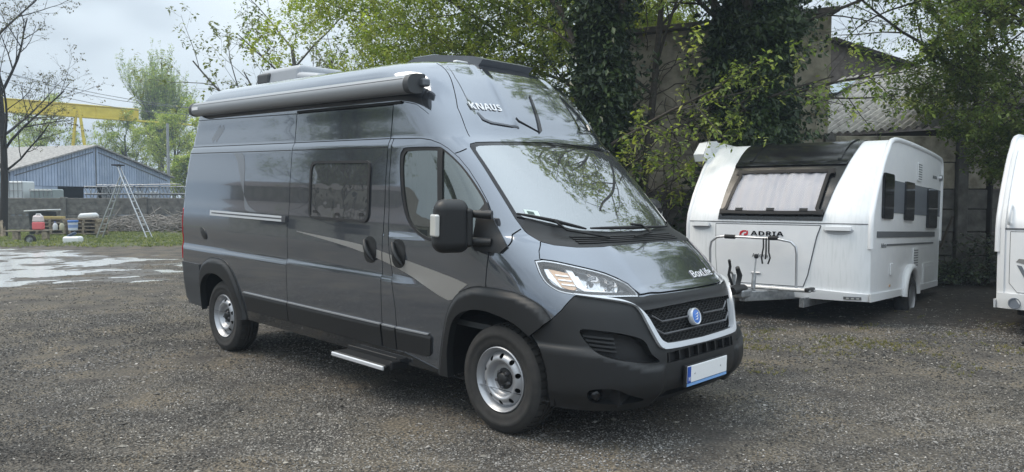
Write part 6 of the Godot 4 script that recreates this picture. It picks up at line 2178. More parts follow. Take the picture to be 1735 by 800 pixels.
	# ---- arches, mouldings, sills, rear
	for sg in [1.0, -1.0]:
		var X := func(p: Array) -> PackedVector2Array: return SP(p) if sg > 0 else flip(SP(p))
		var flare := func(edge: Array) -> Callable:
			return func(q: Vector2) -> float:
				var p := van_base(absf(q.x), q.y, 0.0)
				var w := Vector2(p.x, p.y)
				var d := 9.0
				for i in range(0, edge.size() - 1):
					d = minf(d, w.distance_squared_to(Geometry2D.get_closest_point_to_segment(w, edge[i], edge[i + 1])))
				return 0.008 + 0.028 * smoothstep(0.0, 0.05, sqrt(d))
		var fo := farch_out.duplicate()
		fo.append_array([Vector2(0.36, 0.77)])
		var fa := MB.new()
		patch(fa, van_at, X.call(arch_ring(fo, farch_in)), [], flare.call(farch_out), Vector2(0.022, 0.022), 0.06)
		part("wheel_arch_trim", fa, M.plastic, van)
		var ra := MB.new()
		patch(ra, van_at, X.call(arch_ring(rarch_out, rarch_in)), [], flare.call(rarch_out), Vector2(0.022, 0.022), 0.06)
		part("wheel_arch_trim", ra, M.plastic, van)
		# wheel housing
		for o in [[farch_out, 0.42], [rarch_out, 0.0]]:
			var hs := MB.new()
			var L: Array = o[0].duplicate()
			if o[1] > 0.0: L.append_array([Vector2(0.46, 0.7), Vector2(0.47, 0.5), Vector2(0.46, 0.28)])
			for i in L.size() - 1:
				var a: Vector2 = L[i]
				var b: Vector2 = L[i + 1]
				hs.quad(Vector3(a.x, a.y, 0.965 * sg), Vector3(b.x, b.y, 0.965 * sg), Vector3(b.x, b.y, 0.5 * sg), Vector3(a.x, a.y, 0.5 * sg), Vector3(0, -1, 0))
			for i in range(1, L.size() - 1):
				hs.ftri(Vector3(L[0].x, L[0].y, 0.5 * sg), Vector3(L[i].x, L[i].y, 0.5 * sg), Vector3(L[i + 1].x, L[i + 1].y, 0.5 * sg), Vector3(0, 0, sg))
			part("wheel_housing", hs, M.black, van)
		for m in [[-3.52, -2.70], [-2.688, -1.285], [-1.262, -1.10], [-1.085, -0.70]]:
			var a0: float = m[0]
			var b0: float = m[1]
			var pp := [Vector2(a0, 0.395), Vector2(b0, 0.395), Vector2(b0, 0.572), Vector2(a0, 0.572)]
			if b0 > -0.8: pp = [Vector2(a0, 0.40), Vector2(b0 - 0.03, 0.405), Vector2(b0, 0.43), Vector2(b0 + 0.012, 0.55), Vector2(b0 - 0.005, 0.572), Vector2(a0, 0.572)]
			if a0 < -3.4: pp[0] = Vector2(a0 + 0.03, 0.395)
			var mo := MB.new()
			patch(mo, van_at, X.call(pp), [], func(q: Vector2) -> float: return 0.016 - 0.012 * smoothstep(0.548, 0.572, q.y), Vector2(0.08, 0.02), 0.02)
			var smo := part("side_moulding", mo, M.plastic, van)
			if b0 > -0.8: b0 -= 0.02
			part("moulding_highlight", vpatch(X.call([Vector2(a0, 0.567), Vector2(b0, 0.567), Vector2(b0, 0.577), Vector2(a0, 0.577)]), 0.017, [], 0.016, Vector2(0.1, 0.02)), M.highlight_grey, smo)  # pale strip painting the sky highlight along the moulding's top edge
		part("sill", vpatch(X.call([Vector2(-3.50, 0.298), Vector2(-0.62, 0.298), Vector2(-0.62, 0.325), Vector2(-1.0, 0.385), Vector2(-3.50, 0.39)]), 0.004, [], 0.03), M.paint_dark, van)
		var rb := MB.new()
		patch(rb, van_at, PackedVector2Array(Array(X.call([Vector2(-4.47, 0.30), Vector2(-4.80, 0.32), Vector2(-4.92, 0.40), Vector2(-4.949, 0.765), Vector2(-4.48, 0.765)]))), [], 0.012, Vector2(0.04, 0.04), 0.03)
		part("rear_bumper", rb, M.plastic_grey, van)
		var tl := MB.new()
		tl.add(vpatch(X.call([Vector2(-4.905, 0.80), Vector2(-4.95, 0.80), Vector2(-4.966, 1.36), Vector2(-4.93, 1.34)]), 0.006, [], 0.02))
		part("tail_light", tl, M.red_lamp, van)
		# drip rail, door track, inlet, decals
		part("groove_trim", vpatch(X.call([Vector2(-2.705, 1.946), Vector2(-4.81, 1.946), Vector2(-4.81, 1.953), Vector2(-2.705, 1.953)]), 0.0015), M.black, van)
		if sg > 0:
			part("groove_trim", vpatch(X.call([Vector2(-1.285, 1.946), Vector2(-2.685, 1.946), Vector2(-2.685, 1.953), Vector2(-1.285, 1.953)]), 0.0015), M.black, van)
	for q in [[Vector2(-4.24, 1.352), Vector2(-2.715, 1.352), Vector2(-2.715, 1.30), Vector2(-4.24, 1.30)]]:
		var tr := MB.new()
		patch(tr, van_at, SP(q), [], 0.014, Vector2(0.08, 0.03), 0.02)
		var tro := part("door_track", tr, M.silver, van)
		part("track_slot", vpatch(SP([Vector2(-4.2, 1.321), Vector2(-2.77, 1.321), Vector2(-2.77, 1.333), Vector2(-4.2, 1.333)]), 0.0155), M.dark_metal, tro)
		part("track_end", vpatch(SP([Vector2(-2.78, 1.298), Vector2(-2.712, 1.298), Vector2(-2.712, 1.354), Vector2(-2.78, 1.354)]), 0.02, [], 0.02), M.dark_metal, tro)
	part("upper_track", vpatch(SP([Vector2(-2.66, 2.283), Vector2(-1.17, 2.283), Vector2(-1.15, 2.30), Vector2(-2.66, 2.303)]), 0.016, [], 0.02), M.black, van)
	var inl := MB.new()
	var ic := SP([Vector2(-4.39, 1.10), Vector2(-4.38, 1.10)])[0]
	inl.add(vpatch(circle2(ic, 0.062, 24), func(q: Vector2) -> float: return 0.012 - 0.006 * smoothstep(0.03, 0.06, q.distance_to(ic)), [], 0.02, Vector2(0.02, 0.02)))
	part("water_inlet", inl, M.plastic, van)
	# decals
	var ld := MB.new()
	ld.add(vpatch(SP(smooth_line([Vector2(-3.86, 1.94), Vector2(-3.78, 1.92), Vector2(-3.70, 1.83), Vector2(-3.60, 1.62), Vector2(-3.46, 1.44), Vector2(-3.26, 1.366)], 4) + smooth_line([Vector2(-3.40, 1.366), Vector2(-3.52, 1.40), Vector2(-3.545, 1.55), Vector2(-3.55, 1.78), Vector2(-3.58, 1.90), Vector2(-3.63, 1.935)], 4)), 0.0015))
	part("body_decal", ld, M.decal_faint, van)
	var upper := [Vector2(-2.53, 1.232), Vector2(-1.9, 1.20), Vector2(-1.5, 1.172), Vector2(-1.18, 1.128), Vector2(-0.5, 1.025), Vector2(-0.30, 0.985)]
	var lower := [Vector2(-0.38, 0.93), Vector2(-0.50, 0.85), Vector2(-0.87, 0.968), Vector2(-1.18, 1.052), Vector2(-1.68, 1.14), Vector2(-2.53, 1.226)]
	var swoosh := SP(smooth_line(upper, 3) + smooth_line(lower, 3))
	for k in 3:
		var lim := SP([[Vector2(-2.6, 0.7), Vector2(-1.277, 0.7), Vector2(-1.277, 1.4), Vector2(-2.6, 1.4)], [Vector2(-1.266, 0.7), Vector2(-1.266, 1.4), Vector2(-1.21, 1.38), Vector2(-1.18, 1.13), Vector2(-1.142, 0.95), Vector2(-1.10, 0.73)], [Vector2(-1.09, 0.73), Vector2(-1.13, 0.95), Vector2(-1.17, 1.13), Vector2(-1.2, 1.36), Vector2(-0.2, 1.4), Vector2(-0.2, 0.7)]][k])
		var r := Geometry2D.intersect_polygons(swoosh, lim)
		if k == 2: r = Geometry2D.clip_polygons(r[0], arch_f)
		for piece in r:
			if not Geometry2D.is_polygon_clockwise(piece):
				part("stripe_decal", vpatch(piece, 0.0015), M.decal, [sd, van, cdo][k])
	# faint outlined emblem on the rear flank
	var dl := MB.new()
	for k in 3:
		for j in 2:
			var o := Vector2(-4.33 + k * 0.055 + j * 0.075, 2.06 + k * 0.045)
			var pts := [o, o + Vector2(0.05, 0.045), o + Vector2(0.03, 0.085), o + Vector2(-0.03, 0.035), o]
			dl.add(vpatch(band(SP(pts, false, 0.02), 0.003), 0.0012))
	part("flank_emblem", dl, M.decal_faint, van)

	# ---- awning, roof gear, step, underbody
	var aw := MB.new()
	var pf := [Vector2(0.925, 2.365), Vector2(0.96, 2.345), Vector2(1.02, 2.345), Vector2(1.05, 2.362), Vector2(1.062, 2.395), Vector2(1.06, 2.43), Vector2(1.04, 2.462), Vector2(1.0, 2.482), Vector2(0.95, 2.485), Vector2(0.90, 2.475)]
	var sm := smooth_loop(pf, 4)
	var pn := []
	for i in sm.size():
		var d: Vector2 = sm[(i + 1) % sm.size()] - sm[(i - 1 + sm.size()) % sm.size()]
		pn.append(Vector3(0, -d.x, d.y).normalized())
	for i in sm.size():
		var j := (i + 1) % sm.size()
		var a := Vector3(-4.60, sm[i].y, sm[i].x)
		var b := Vector3(-4.60, sm[j].y, sm[j].x)
		var e := Vector3(3.62, 0, 0)
		var na: Vector3 = pn[i]
		var nb: Vector3 = pn[j]
		if na.dot(Vector3(0, sm[i].y - 2.41, sm[i].x - 0.98)) < 0.0:
			na = -na
			nb = -nb
		aw.squad(a, b, b + e, a + e, na, nb, nb, na)
	var awn := part("awning", aw, M.awning, van)
	awn.set_meta("label", "rolled awning cassette along the roof edge")
	for e in [[-4.645, 0.05], [-0.985, 0.06]]:
		var ec := MB.new()
		var big := []
		for q in sm: big.append((q - Vector2(0.985, 2.413)) * 1.04 + Vector2(0.985, 2.413))
		ec.prism(big, Vector3(e[0], 0, 0), Vector3(0, 0, 1), Vector3(0, 1, 0), Vector3(e[1], 0, 0))
		part("awning_end_cap", ec, M.plastic_grey, awn)
	var al := MB.new()
	al.box(Vector3(-2.8, 2.447, 1.049), Vector3(3.6, 0.004, 0.012))
	part("awning_seam", al, M.dark_metal, awn)
	var tag_m := MB.new()
	tag_m.cbox(Vector3(-4.50, 2.41, 1.062), Vector3(0.14, 0.03, 0.006), 0.002)
	part("maker_plate", tag_m, M.letter, awn)
	for x in [-0.90, -2.7, -4.4]:
		var br := MB.new()
		br.cbox(Vector3(x - 0.02, 2.425, 0.915), Vector3(0.08, 0.06, 0.07), 0.012)
		part("awning_bracket", br, M.hatch_grey, awn)
	var ac := MB.new()
	ac.rbox(Vector3(-4.14, 2.80, 0.0), Vector3(0.90, 0.21, 0.66), 0.06, 3, Basis.IDENTITY, Vector2(0.92, 0.88))
	var aco := part("air_conditioner", ac, M.hood_grey, van)
	aco.set_meta("label", "pale grey air-conditioning hood on the rear of the roof")
	var ag := MB.new()
	ag.rbox(Vector3(-4.42, 2.79, 0.19), Vector3(0.26, 0.13, 0.30), 0.03, 2)
	part("air_grille", ag, M.plastic_grey, aco)
	var ac2 := MB.new()
	ac2.rbox(Vector3(-3.62, 2.76, 0.0), Vector3(0.55, 0.10, 0.62), 0.05, 2, Basis(Vector3(0, 0, 1), -0.12))
	part("hood_front", ac2, M.hood_grey, aco)
	var sk := MB.new()
	sk.prism([Vector2(-2.05, 2.66), Vector2(-1.95, 2.73), Vector2(-1.82, 2.765), Vector2(-1.55, 2.775), Vector2(-1.05, 2.715), Vector2(-0.93, 2.68), Vector2(-1.0, 2.62), Vector2(-2.05, 2.62)], Vector3(0, 0, -0.30), Vector3(1, 0, 0), Vector3(0, 1, 0), Vector3(0, 0, 0.60))
	var sko := part("roof_hatch", sk, M.hatch_grey, van)
	var skt := MB.new()
	skt.cbox(Vector3(-1.69, 2.778, 0), Vector3(0.30, 0.012, 0.56), 0.004)
	part("hatch_pane", skt, M.acrylic, sko)
	var mk := MB.new()
	mk.rbox(Vector3(-1.13, 2.664, 0.36), Vector3(0.05, 0.02, 0.13), 0.009, 2)
	part("marker_light", mk, M.white_plastic, van)
	var stp := MB.new()
	stp.cbox(Vector3(-1.44, 0.275, 1.05), Vector3(0.70, 0.03, 0.15), 0.008)
	stp.cbox(Vector3(-1.44, 0.305, 0.985), Vector3(0.66, 0.05, 0.03), 0.008)
	var so := part("side_step", stp, M.plastic, van)
	var se := MB.new()
	se.cbox(Vector3(-1.45, 0.266, 1.132), Vector3(0.70, 0.034, 0.018), 0.006)
	part("step_edge", se, M.silver, so)
	var sb := MB.new()
	sb.cbox(Vector3(-1.085, 0.28, 1.0), Vector3(0.03, 0.07, 0.16), 0.01)
	part("step_bracket", sb, M.black, so)
	var ub := MB.new()
	ub.box(Vector3(-2.05, 0.335, 0), Vector3(2.9, 0.13, 1.78))
	ub.box(Vector3(-4.65, 0.42, 0), Vector3(0.4, 0.16, 1.7))
	ub.box(Vector3(-0.1, 0.45, 0), Vector3(1.4, 0.2, 0.95))
	ub.box(Vector3(-4.06, 0.45, 0), Vector3(1.4, 0.1, 0.98))
	ub.box(Vector3(0.66, 0.36, 0), Vector3(0.3, 0.1, 1.5))
	part("underbody", ub, M.black, van)
	var axl := MB.new()
	axl.tube([Vector3(-4.035, 0.27, -0.8), Vector3(-4.035, 0.27, 0.8)], 0.05, 10)
	part("rear_axle", axl, M.black, van)
	# wheels stand on level ground; the body is raked
	var inv := van.transform.affine_inverse()
	for q in [[0.0, 1.0, 1.0], [0.0, -1.0, -1.0], [-4.035, 0.99, 1.0], [-4.035, -0.99, -1.0]]:
		var p := van.transform * Vector3(q[0], 0.372, q[1])
		p.y = 0.368
		build_wheel(van, inv * p, q[2])

func build_mirror(door: Node3D, sg: float) -> void:
	var f := func(p: Vector3) -> Vector3: return Vector3(p.x, p.y, p.z * sg)
	var bp := MB.new()
	var bpoly := SP([Vector2(-0.235, 1.49), Vector2(-0.20, 1.555), Vector2(-0.15, 1.48), Vector2(-0.075, 1.385), Vector2(0.04, 1.265), Vector2(0.0, 1.222), Vector2(-0.22, 1.225), Vector2(-0.25, 1.27)])
	patch(bp, van_at, bpoly if sg > 0 else flip(bpoly), [], 0.02, Vector2(0.05, 0.05), 0.03)
	var base := part("mirror_base", bp, M.plastic, door)
	var yb := Basis(Vector3.UP, -0.32 * sg)
	var hs := MB.new()
	hs.rbox(f.call(Vector3(-0.285, 1.395, 1.195)), Vector3(0.17, 0.36, 0.26), 0.075, 4, yb, Vector2(0.86, 0.90))
	part("mirror_housing", hs, M.plastic, base)
	var gl := MB.new()
	gl.rbox(f.call(Vector3(-0.285, 1.385, 1.20)) + yb * Vector3(-0.084, 0, 0), Vector3(0.012, 0.26, 0.18), 0.005, 2, yb)
	part("mirror_glass", gl, M.chrome, base)
	for y in [1.475, 1.29]:
		var ar := MB.new()
		var q := [f.call(Vector3(-0.29, y, 1.11)), f.call(Vector3(-0.20, y + 0.004, 1.075)), f.call(Vector3(-0.08, y, 1.01))]
		ar.tube(q, [0.026, 0.026, 0.03], 10)
		part("mirror_arm", ar, M.plastic, base)
	var ft := MB.new()
	ft.rbox(f.call(Vector3(-0.225, 1.385, 1.10)), Vector3(0.11, 0.26, 0.05), 0.022, 2, yb)
	part("mirror_inner_leg", ft, M.plastic, base)
	var inr := MB.new()
	inr.rbox(f.call(Vector3(-0.305, 1.40, 1.318)), Vector3(0.10, 0.15, 0.035), 0.014, 2, yb)
	var ind := part("mirror_indicator", inr, M.lens_white, base)
	ind.set_meta("label", "clear indicator lens on the mirror")

func cab_inside(van: Node3D) -> void:
	var d := MB.new()
	d.rbox(Vector3(0.0, 1.22, 0), Vector3(0.55, 0.22, 1.66), 0.08, 2)
	part("dashboard", d, M.dash, van)
	for z in [0.42, -0.42]:
		var s := MB.new()
		s.rbox(Vector3(-0.75, 0.95, z), Vector3(0.5, 0.16, 0.48), 0.06, 2)
		s.rbox(Vector3(-0.98, 1.32, z), Vector3(0.14, 0.66, 0.46), 0.06, 2, Basis(Vector3(0, 0, 1), 0.18))
		var so := part("seat", s, M.seat, van)
		var h := MB.new()
		h.rbox(Vector3(-1.09, 1.72, z), Vector3(0.1, 0.2, 0.26), 0.045, 2)
		part("headrest", h, M.seat, so)
	var w := MB.new()
	w.tube([Vector3(-0.22, 1.25, -0.42), Vector3(-0.36, 1.30, -0.42)], 0.03, 8)
	for k in 1:
		var ring := []
		for j in 21:
			var a := TAU * j / 20.0
			ring.append(Vector3(-0.38 - 0.07 * sin(a), 1.32 + 0.17 * sin(a), -0.42 + 0.18 * cos(a)))
		w.tube(ring, 0.014, 6, false)
	part("steering_wheel", w, M.black, van)
	var cu := MB.new()
	# pleated grey curtain hung behind the seats
	var n := 60
	for k in n:
		var z0 := lerpf(-0.92, 0.92, float(k) / n)
		var z1 := lerpf(-0.92, 0.92, float(k + 1) / n)
		var x0 := -1.25 + 0.03 * sin(k * 1.3)
		var x1 := -1.25 + 0.03 * sin((k + 1) * 1.3)
		cu.quad(Vector3(x0, 0.7, z0), Vector3(x1, 0.7, z1), Vector3(x1, 2.3, z1), Vector3(x0, 2.3, z0), Vector3(1, 0, 0))
	part("cab_curtain", cu, M.curtain, van)
	var fl := MB.new()
	fl.box(Vector3(-0.6, 0.68, 0), Vector3(1.3, 0.04, 1.8))
	part("cab_floor", fl, M.dash, van)

# ------------------------------------------------------------------ caravans
var cX: Callable
var cY: Callable
const CW := 1.2

func car_at(q: Vector2, off: float) -> Vector3:
	# q: (across -1.2..1.2, running length up the nose and back over the roof)
	var e := 0.01
	var x: float = cX.call(q.y)
	var y: float = cY.call(q.y)
	var t := Vector2(cX.call(q.y + e) - cX.call(q.y - e), cY.call(q.y + e) - cY.call(q.y - e)).normalized()
	var u := absf(q.x) / CW
	var bow := 0.07 * (1.0 - u * u) * smoothstep(2.6, 2.0, q.y) - 0.10 * pow(u, 9.0) * smoothstep(2.5, 2.2, q.y)
	return Vector3(x + t.y * off + bow, y - t.x * off, q.x)

func carv(Yv: float) -> float:
	return Yv   # up the nose the running length equals the height

func cpatch(pts: Array, off: float, holes := [], skirt := 0.0, step := Vector2(0.08, 0.06)) -> MB:
	var mb := MB.new()
	patch(mb, car_at, densify(pts, 0.05), holes, off, step, skirt)
	return mb

func rect(x0: float, y0: float, x1: float, y1: float) -> Array:
	return [Vector2(x0, y0), Vector2(x1, y0), Vector2(x1, y1), Vector2(x0, y1)]

func make_caravan(called: String, label: String, at: Vector3, turn: float, full: bool) -> Node3D:
	var o := thing(called, label, "caravan", at)
	var c := cos(turn)
	var s := sin(turn)
	o.basis = Basis(Vector3(c, 0, s), Vector3.UP, Vector3(-s, 0, c)) * Basis(Vector3(0, 0, 1), 0.035)
	# shell: nose and roof strip
	var shell := MB.new()
	patch(shell, car_at, PackedVector2Array(rect(-CW, 0.32, CW, 8.0)), [], 0.0, Vector2(0.08, 0.06))
	part("body_shell", shell, M.white_dirty if full else M.white_panel, o)
	# sides
	for sg in [-1.0, 1.0]:
		var out := []
		for k in 60:
			var v := lerpf(0.32, 8.0, k / 59.0)
			var p := car_at(Vector2(CW, v), 0.0)
			out.append(Vector2(p.x, p.y))
		var side := MB.new()
		side.prism(out, Vector3(0, 0, (CW - 0.02) * sg), Vector3.RIGHT, Vector3.UP, Vector3(0, 0, 0.018 * sg))
		part("side_panel", side, M.white_panel, o)
		var tr := MB.new()
		var pts := []
		for q in out:
			if q.y > 0.9: pts.append(Vector3(q.x, q.y, (CW - 0.005) * sg))
		tr.tube(pts, 0.035, 8)
		part("edge_trim", tr, M.white_panel, o)
		var sk := MB.new()
		sk.prism([Vector2(0.06, 0.32), Vector2(-1.62, 0.30), Vector2(-1.62, 0.39), Vector2(0.09, 0.42)], Vector3(0, 0, CW * sg), Vector3.RIGHT, Vector3.UP, Vector3(0, 0, 0.02 * sg))
		sk.prism([Vector2(-2.50, 0.30), Vector2(-4.15, 0.30), Vector2(-4.15, 0.39), Vector2(-2.50, 0.39)], Vector3(0, 0, CW * sg), Vector3.RIGHT, Vector3.UP, Vector3(0, 0, 0.02 * sg))
		part("skirt", sk, M.white_plastic, o)
		var wa := MB.new()
		var ring := []
		for k in 15:
			var a := PI * k / 14.0
			ring.append(Vector3(-2.07 + 0.42 * cos(a), 0.28 + 0.40 * sin(a), (CW + 0.03) * sg))
		wa.tube(ring, 0.05, 8)
		part("wheel_arch_trim", wa, M.white_plastic, o)
		var wd := MB.new()
		wd.prism([Vector2(-2.45, 0.25), Vector2(-1.69, 0.25), Vector2(-1.72, 0.45), Vector2(-1.85, 0.6), Vector2(-2.07, 0.66), Vector2(-2.29, 0.6), Vector2(-2.42, 0.45)], Vector3(0, 0, (CW + 0.001) * sg), Vector3.RIGHT, Vector3.UP, Vector3(0, 0, 0.004 * sg))
		part("wheel_housing", wd, M.black, o)
		var wh := group_part("wheel", o, Transform3D(Basis(Vector3.RIGHT, PI / 2 * sg), Vector3(-2.07, 0.24, (CW - 0.03) * sg)))
		var ty := MB.new()
		ty.lathe([Vector2(0.19, -0.1), Vector2(0.29, -0.1), Vector2(0.325, -0.07), Vector2(0.325, 0.05), Vector2(0.29, 0.085), Vector2(0.2, 0.08)], 36)
		part("tyre", ty, M.tyre, wh)
		var rm := MB.new()
		rm.lathe([Vector2(0.2, 0.085), Vector2(0.19, 0.06), Vector2(0.14, 0.045), Vector2(0.08, 0.06), Vector2(0.0, 0.065)], 30)
		part("rim", rm, M.rim, wh)
	var fl := MB.new()
	fl.box(Vector3(-2.1, 0.36, 0), Vector3(4.2, 0.06, 2.3))
	part("floor", fl, M.black, o)
	var ch := MB.new()
	for z in [-0.5, 0.5]: ch.cbox(Vector3(-1.8, 0.28, z), Vector3(4.4, 0.12, 0.06), 0.005)
	ch.tube([Vector3(-2.07, 0.24, -1.1), Vector3(-2.07, 0.24, 1.1)], 0.045, 8)
	part("chassis", ch, M.galv, o)
	return o

func build_caravans() -> void:
	cX = herm([0.3, 0.45, 1.0, 1.25, 1.6, 1.9, 2.1, 2.3, 2.45, 2.62, 2.9, 3.6, 5.9, 6.2, 6.35, 8.0], [0.10, 0.13, 0.165, 0.17, 0.02, -0.20, -0.36, -0.58, -0.74, -0.93, -1.22, -1.92, -4.16, -4.28, -4.30, -4.24])
	cY = herm([0.3, 0.45, 1.0, 1.25, 1.6, 1.9, 2.1, 2.3, 2.45, 2.62, 2.9, 3.6, 5.9, 6.2, 6.35, 8.0], [0.30, 0.45, 1.0, 1.25, 1.6, 1.9, 2.09, 2.255, 2.335, 2.385, 2.41, 2.42, 2.37, 2.25, 2.12, 0.30])
	var o := make_caravan("caravan", "white caravan with black panoramic front window beside the camper van's nose", Vector3(3.44, 0, -10.07), 2.247, true)
	# front: black glazed centre from the belt to the roof
	var dark := MB.new()
	patch(dark, car_at, densify(smooth_line([Vector2(0.70, 1.30), Vector2(0.68, 1.7), Vector2(0.665, 2.05), Vector2(0.675, 2.35), Vector2(0.69, 2.75)], 3) + smooth_line([Vector2(-0.84, 2.75), Vector2(-0.86, 2.35), Vector2(-0.82, 2.05), Vector2(-0.74, 1.7), Vector2(-0.665, 1.30)], 3), 0.05), [], 0.012, Vector2(0.08, 0.06), 0.02)
	part("front_cowl", dark, M.black_roof, o)
	for x in [0.46, -0.70]:
		part("roof_rib", cpatch([Vector2(x + 0.02, 2.10), Vector2(x - 0.02, 2.10), Vector2(x - 0.05, 2.72), Vector2(x - 0.01, 2.72)], 0.03, [], 0.03), M.black_roof, o)
	part("roof_lip", cpatch([Vector2(0.66, 2.02), Vector2(-0.80, 2.02), Vector2(-0.82, 2.08), Vector2(0.66, 2.08)], 0.03, [], 0.03), M.black_gloss, o)
	var fw_o := smooth_loop([Vector2(0.55, 1.39), Vector2(0.58, 1.43), Vector2(0.505, 1.86), Vector2(0.465, 1.90), Vector2(-0.58, 1.90), Vector2(-0.62, 1.86), Vector2(-0.585, 1.43), Vector2(-0.555, 1.39)], 3)
	var fwp := PackedVector2Array(fw_o)
	var fr := MB.new()
	patch(fr, car_at, grown(fwp, 0.03), [grown(fwp, -0.01)], 0.06, Vector2(0.08, 0.06), 0.02)
	var fwin := part("front_window", fr, M.frame_black, o)
	# pleated blind behind the pane
	var bl := MB.new()
	patch(bl, car_at, grown(fwp, -0.005), [], func(q: Vector2) -> float: return 0.032 + 0.008 * sin(q.x * 52.0 + 1.5 * sin(q.x * 9.0)) + 0.005 * sin(q.x * 21.0), Vector2(0.018, 0.1))
	part("window_blind", bl, M.blind, fwin)
	part("window_pane", cpatch(Array(grown(fwp, -0.005)), 0.056), M.glass_tint, fwin)
	for x in [0.40, -0.02, -0.44]:
		part("window_catch", cpatch(rect(x - 0.05, 1.395, x + 0.05, 1.425), 0.07, [], 0.01), M.black, fwin)
	# gas-locker hatch and mouldings
	var hl := [Vector2(0.72, 1.235), Vector2(-0.645, 1.235), Vector2(-0.60, 1.1), Vector2(-0.50, 0.62), Vector2(-0.445, 0.47), Vector2(0.69, 0.47), Vector2(0.715, 0.8)]
	var hp := densify(hl, 0.05)
	part("locker_hatch", cpatch(hl, 0.014, [], 0.016), M.white_panel, o)
	var gp := MB.new()
	patch(gp, car_at, grown(hp, 0.012), [grown(hp, 0.0)], 0.003)
	part("hatch_gap", gp, M.trim_grey, o)
	part("belt_line", cpatch([Vector2(1.17, 1.262), Vector2(-1.17, 1.262), Vector2(-1.17, 1.274), Vector2(1.17, 1.274)], 0.004), M.trim_grey, o)
	for q in [[1.09, 0.82, 1.205], [-0.71, -1.0, 1.185]]:
		var h := part("grab_handle", cpatch(rect(q[0], q[2], q[1], q[2] + 0.045), 0.05, [], 0.05), M.white_plastic, o)
		part("handle_recess", cpatch(smooth_loop([Vector2(q[0], q[2] + 0.02), Vector2(q[1], q[2] + 0.02), Vector2(q[1], q[2] - 0.03), Vector2((q[0] + q[1]) / 2, q[2] - 0.055), Vector2(q[0], q[2] - 0.03)], 3), 0.004), M.recess_white, h)
	part("lower_bumper", cpatch([Vector2(1.16, 0.33), Vector2(-1.19, 0.33), Vector2(-1.19, 0.42), Vector2(-0.5, 0.45), Vector2(0.7, 0.45), Vector2(1.16, 0.43)], 0.03, [], 0.03), M.white_panel, o)
	part("marker_lamp", cpatch(rect(-0.93, 0.35, -1.12, 0.385), 0.038, [], 0.01), M.trim_grey, o)
	for k in 3:
		part("lamp_lens", cpatch(rect(-0.96 - k * 0.055, 0.357, -0.99 - k * 0.055, 0.378), 0.043), M.lens_white, o)
	part("front_lettering", text_on("ADRIA", 0.43, 0.058, 0.003, func(p: Vector3) -> Vector3: return car_at(Vector2(0.012 - p.x, 1.125 + p.y), 0.019 + p.z)), M.black_gloss, o)
	var rl := MB.new()
	for q in [[Vector2(0.385, 1.095), Vector2(0.355, 1.095), Vector2(0.350, 1.120), Vector2(0.325, 1.138), Vector2(0.290, 1.142), Vector2(0.285, 1.160), Vector2(0.335, 1.160), Vector2(0.375, 1.138)], [Vector2(0.325, 1.092), Vector2(0.285, 1.092), Vector2(0.265, 1.105), Vector2(0.265, 1.160), Vector2(0.285, 1.150), Vector2(0.290, 1.120), Vector2(0.315, 1.118)]]:
		rl.add(cpatch(q, 0.018))
	part("front_emblem", rl, M.red, o)
	part("model_lettering", text_on("Adora", 0.21, 0.05, 0.003, func(p: Vector3) -> Vector3: return car_at(Vector2(0.10 - p.x, 0.84 + p.y), 0.019 + p.z), false), M.trim_grey, o)
	var lk := MB.new()
	lk.rbox(car_at(Vector2(0.15, 0.605), 0.02), Vector3(0.02, 0.03, 0.13), 0.01, 2)
	part("hatch_lock", lk, M.alu, o)
	# side towards the yard (-z)
	var zs := -CW - 0.001
	var sp := func(x0: float, y0: float, x1: float, y1: float, d: float, r: float) -> MB:
		var m := MB.new()
		m.prism(round_rect(Vector2(minf(x0, x1), y0), Vector2(maxf(x0, x1), y1), r), Vector3(0, 0, zs - d), Vector3.RIGHT, Vector3.UP, Vector3(0, 0, d))
		return m
	part("side_band", sp.call(-4.22, 1.43, -0.93, 1.86, 0.004, 0.005), M.band_grey, o)
	for w in [[-0.40, -0.95, 1.345, 1.93], [-1.62, -2.20, 1.34, 1.88], [-3.15, -3.92, 1.24, 1.86]]:
		var win := part("side_window", sp.call(w[0], w[2], w[1], w[3], 0.022, 0.05), M.black_gloss, o)
		part("window_pane", sp.call(w[0] - 0.04, w[2] + 0.04, w[1] + 0.04, w[3] - 0.04, 0.027, 0.03), M.black_gloss, win)
	part("side_stripe", sp.call(-0.20, 1.105, -3.85, 1.185, 0.005, 0.01), M.trim_grey, o)
	part("side_stripe", sp.call(-0.72, 0.995, -3.75, 1.02, 0.005, 0.005), M.trim_grey, o)
	part("side_lettering", text_on("Adora", 0.26, 0.06, 0.002, func(p: Vector3) -> Vector3: return Vector3(-0.55 - p.x, 1.005 + p.y, zs - 0.002 - p.z)), M.trim_grey, o)
	part("side_lettering", text_on("ADRIA", 0.34, 0.05, 0.002, func(p: Vector3) -> Vector3: return Vector3(-3.72 - p.x, 2.05 + p.y, zs - 0.002 - p.z)), M.trim_grey, o)
	for v in [[-2.42, -2.72, 1.93, 2.20], [-2.28, -2.62, 0.66, 0.94]]:
		var ve := part("vent", sp.call(v[0], v[2], v[1], v[3], 0.012, 0.02), M.white_plastic, o)
		for k in 7:
			var y: float = lerpf(v[2] + 0.03, v[3] - 0.03, k / 6.0)
			part("vent_slot", sp.call(v[0] - 0.03, y - 0.007, v[1] + 0.03, y + 0.007, 0.014, 0.003), M.trim_grey, ve)
	part("service_hatch", sp.call(-2.98, 0.36, -3.80, 0.70, 0.01, 0.03), M.white_plastic, o)
	part("hatch_inner", sp.call(-3.04, 0.40, -3.74, 0.66, 0.013, 0.02), M.white_panel, o)
	part("socket_cover", sp.call(-0.92, 0.61, -1.10, 0.76, 0.012, 0.02), M.white_plastic, o)
	var rk := MB.new()
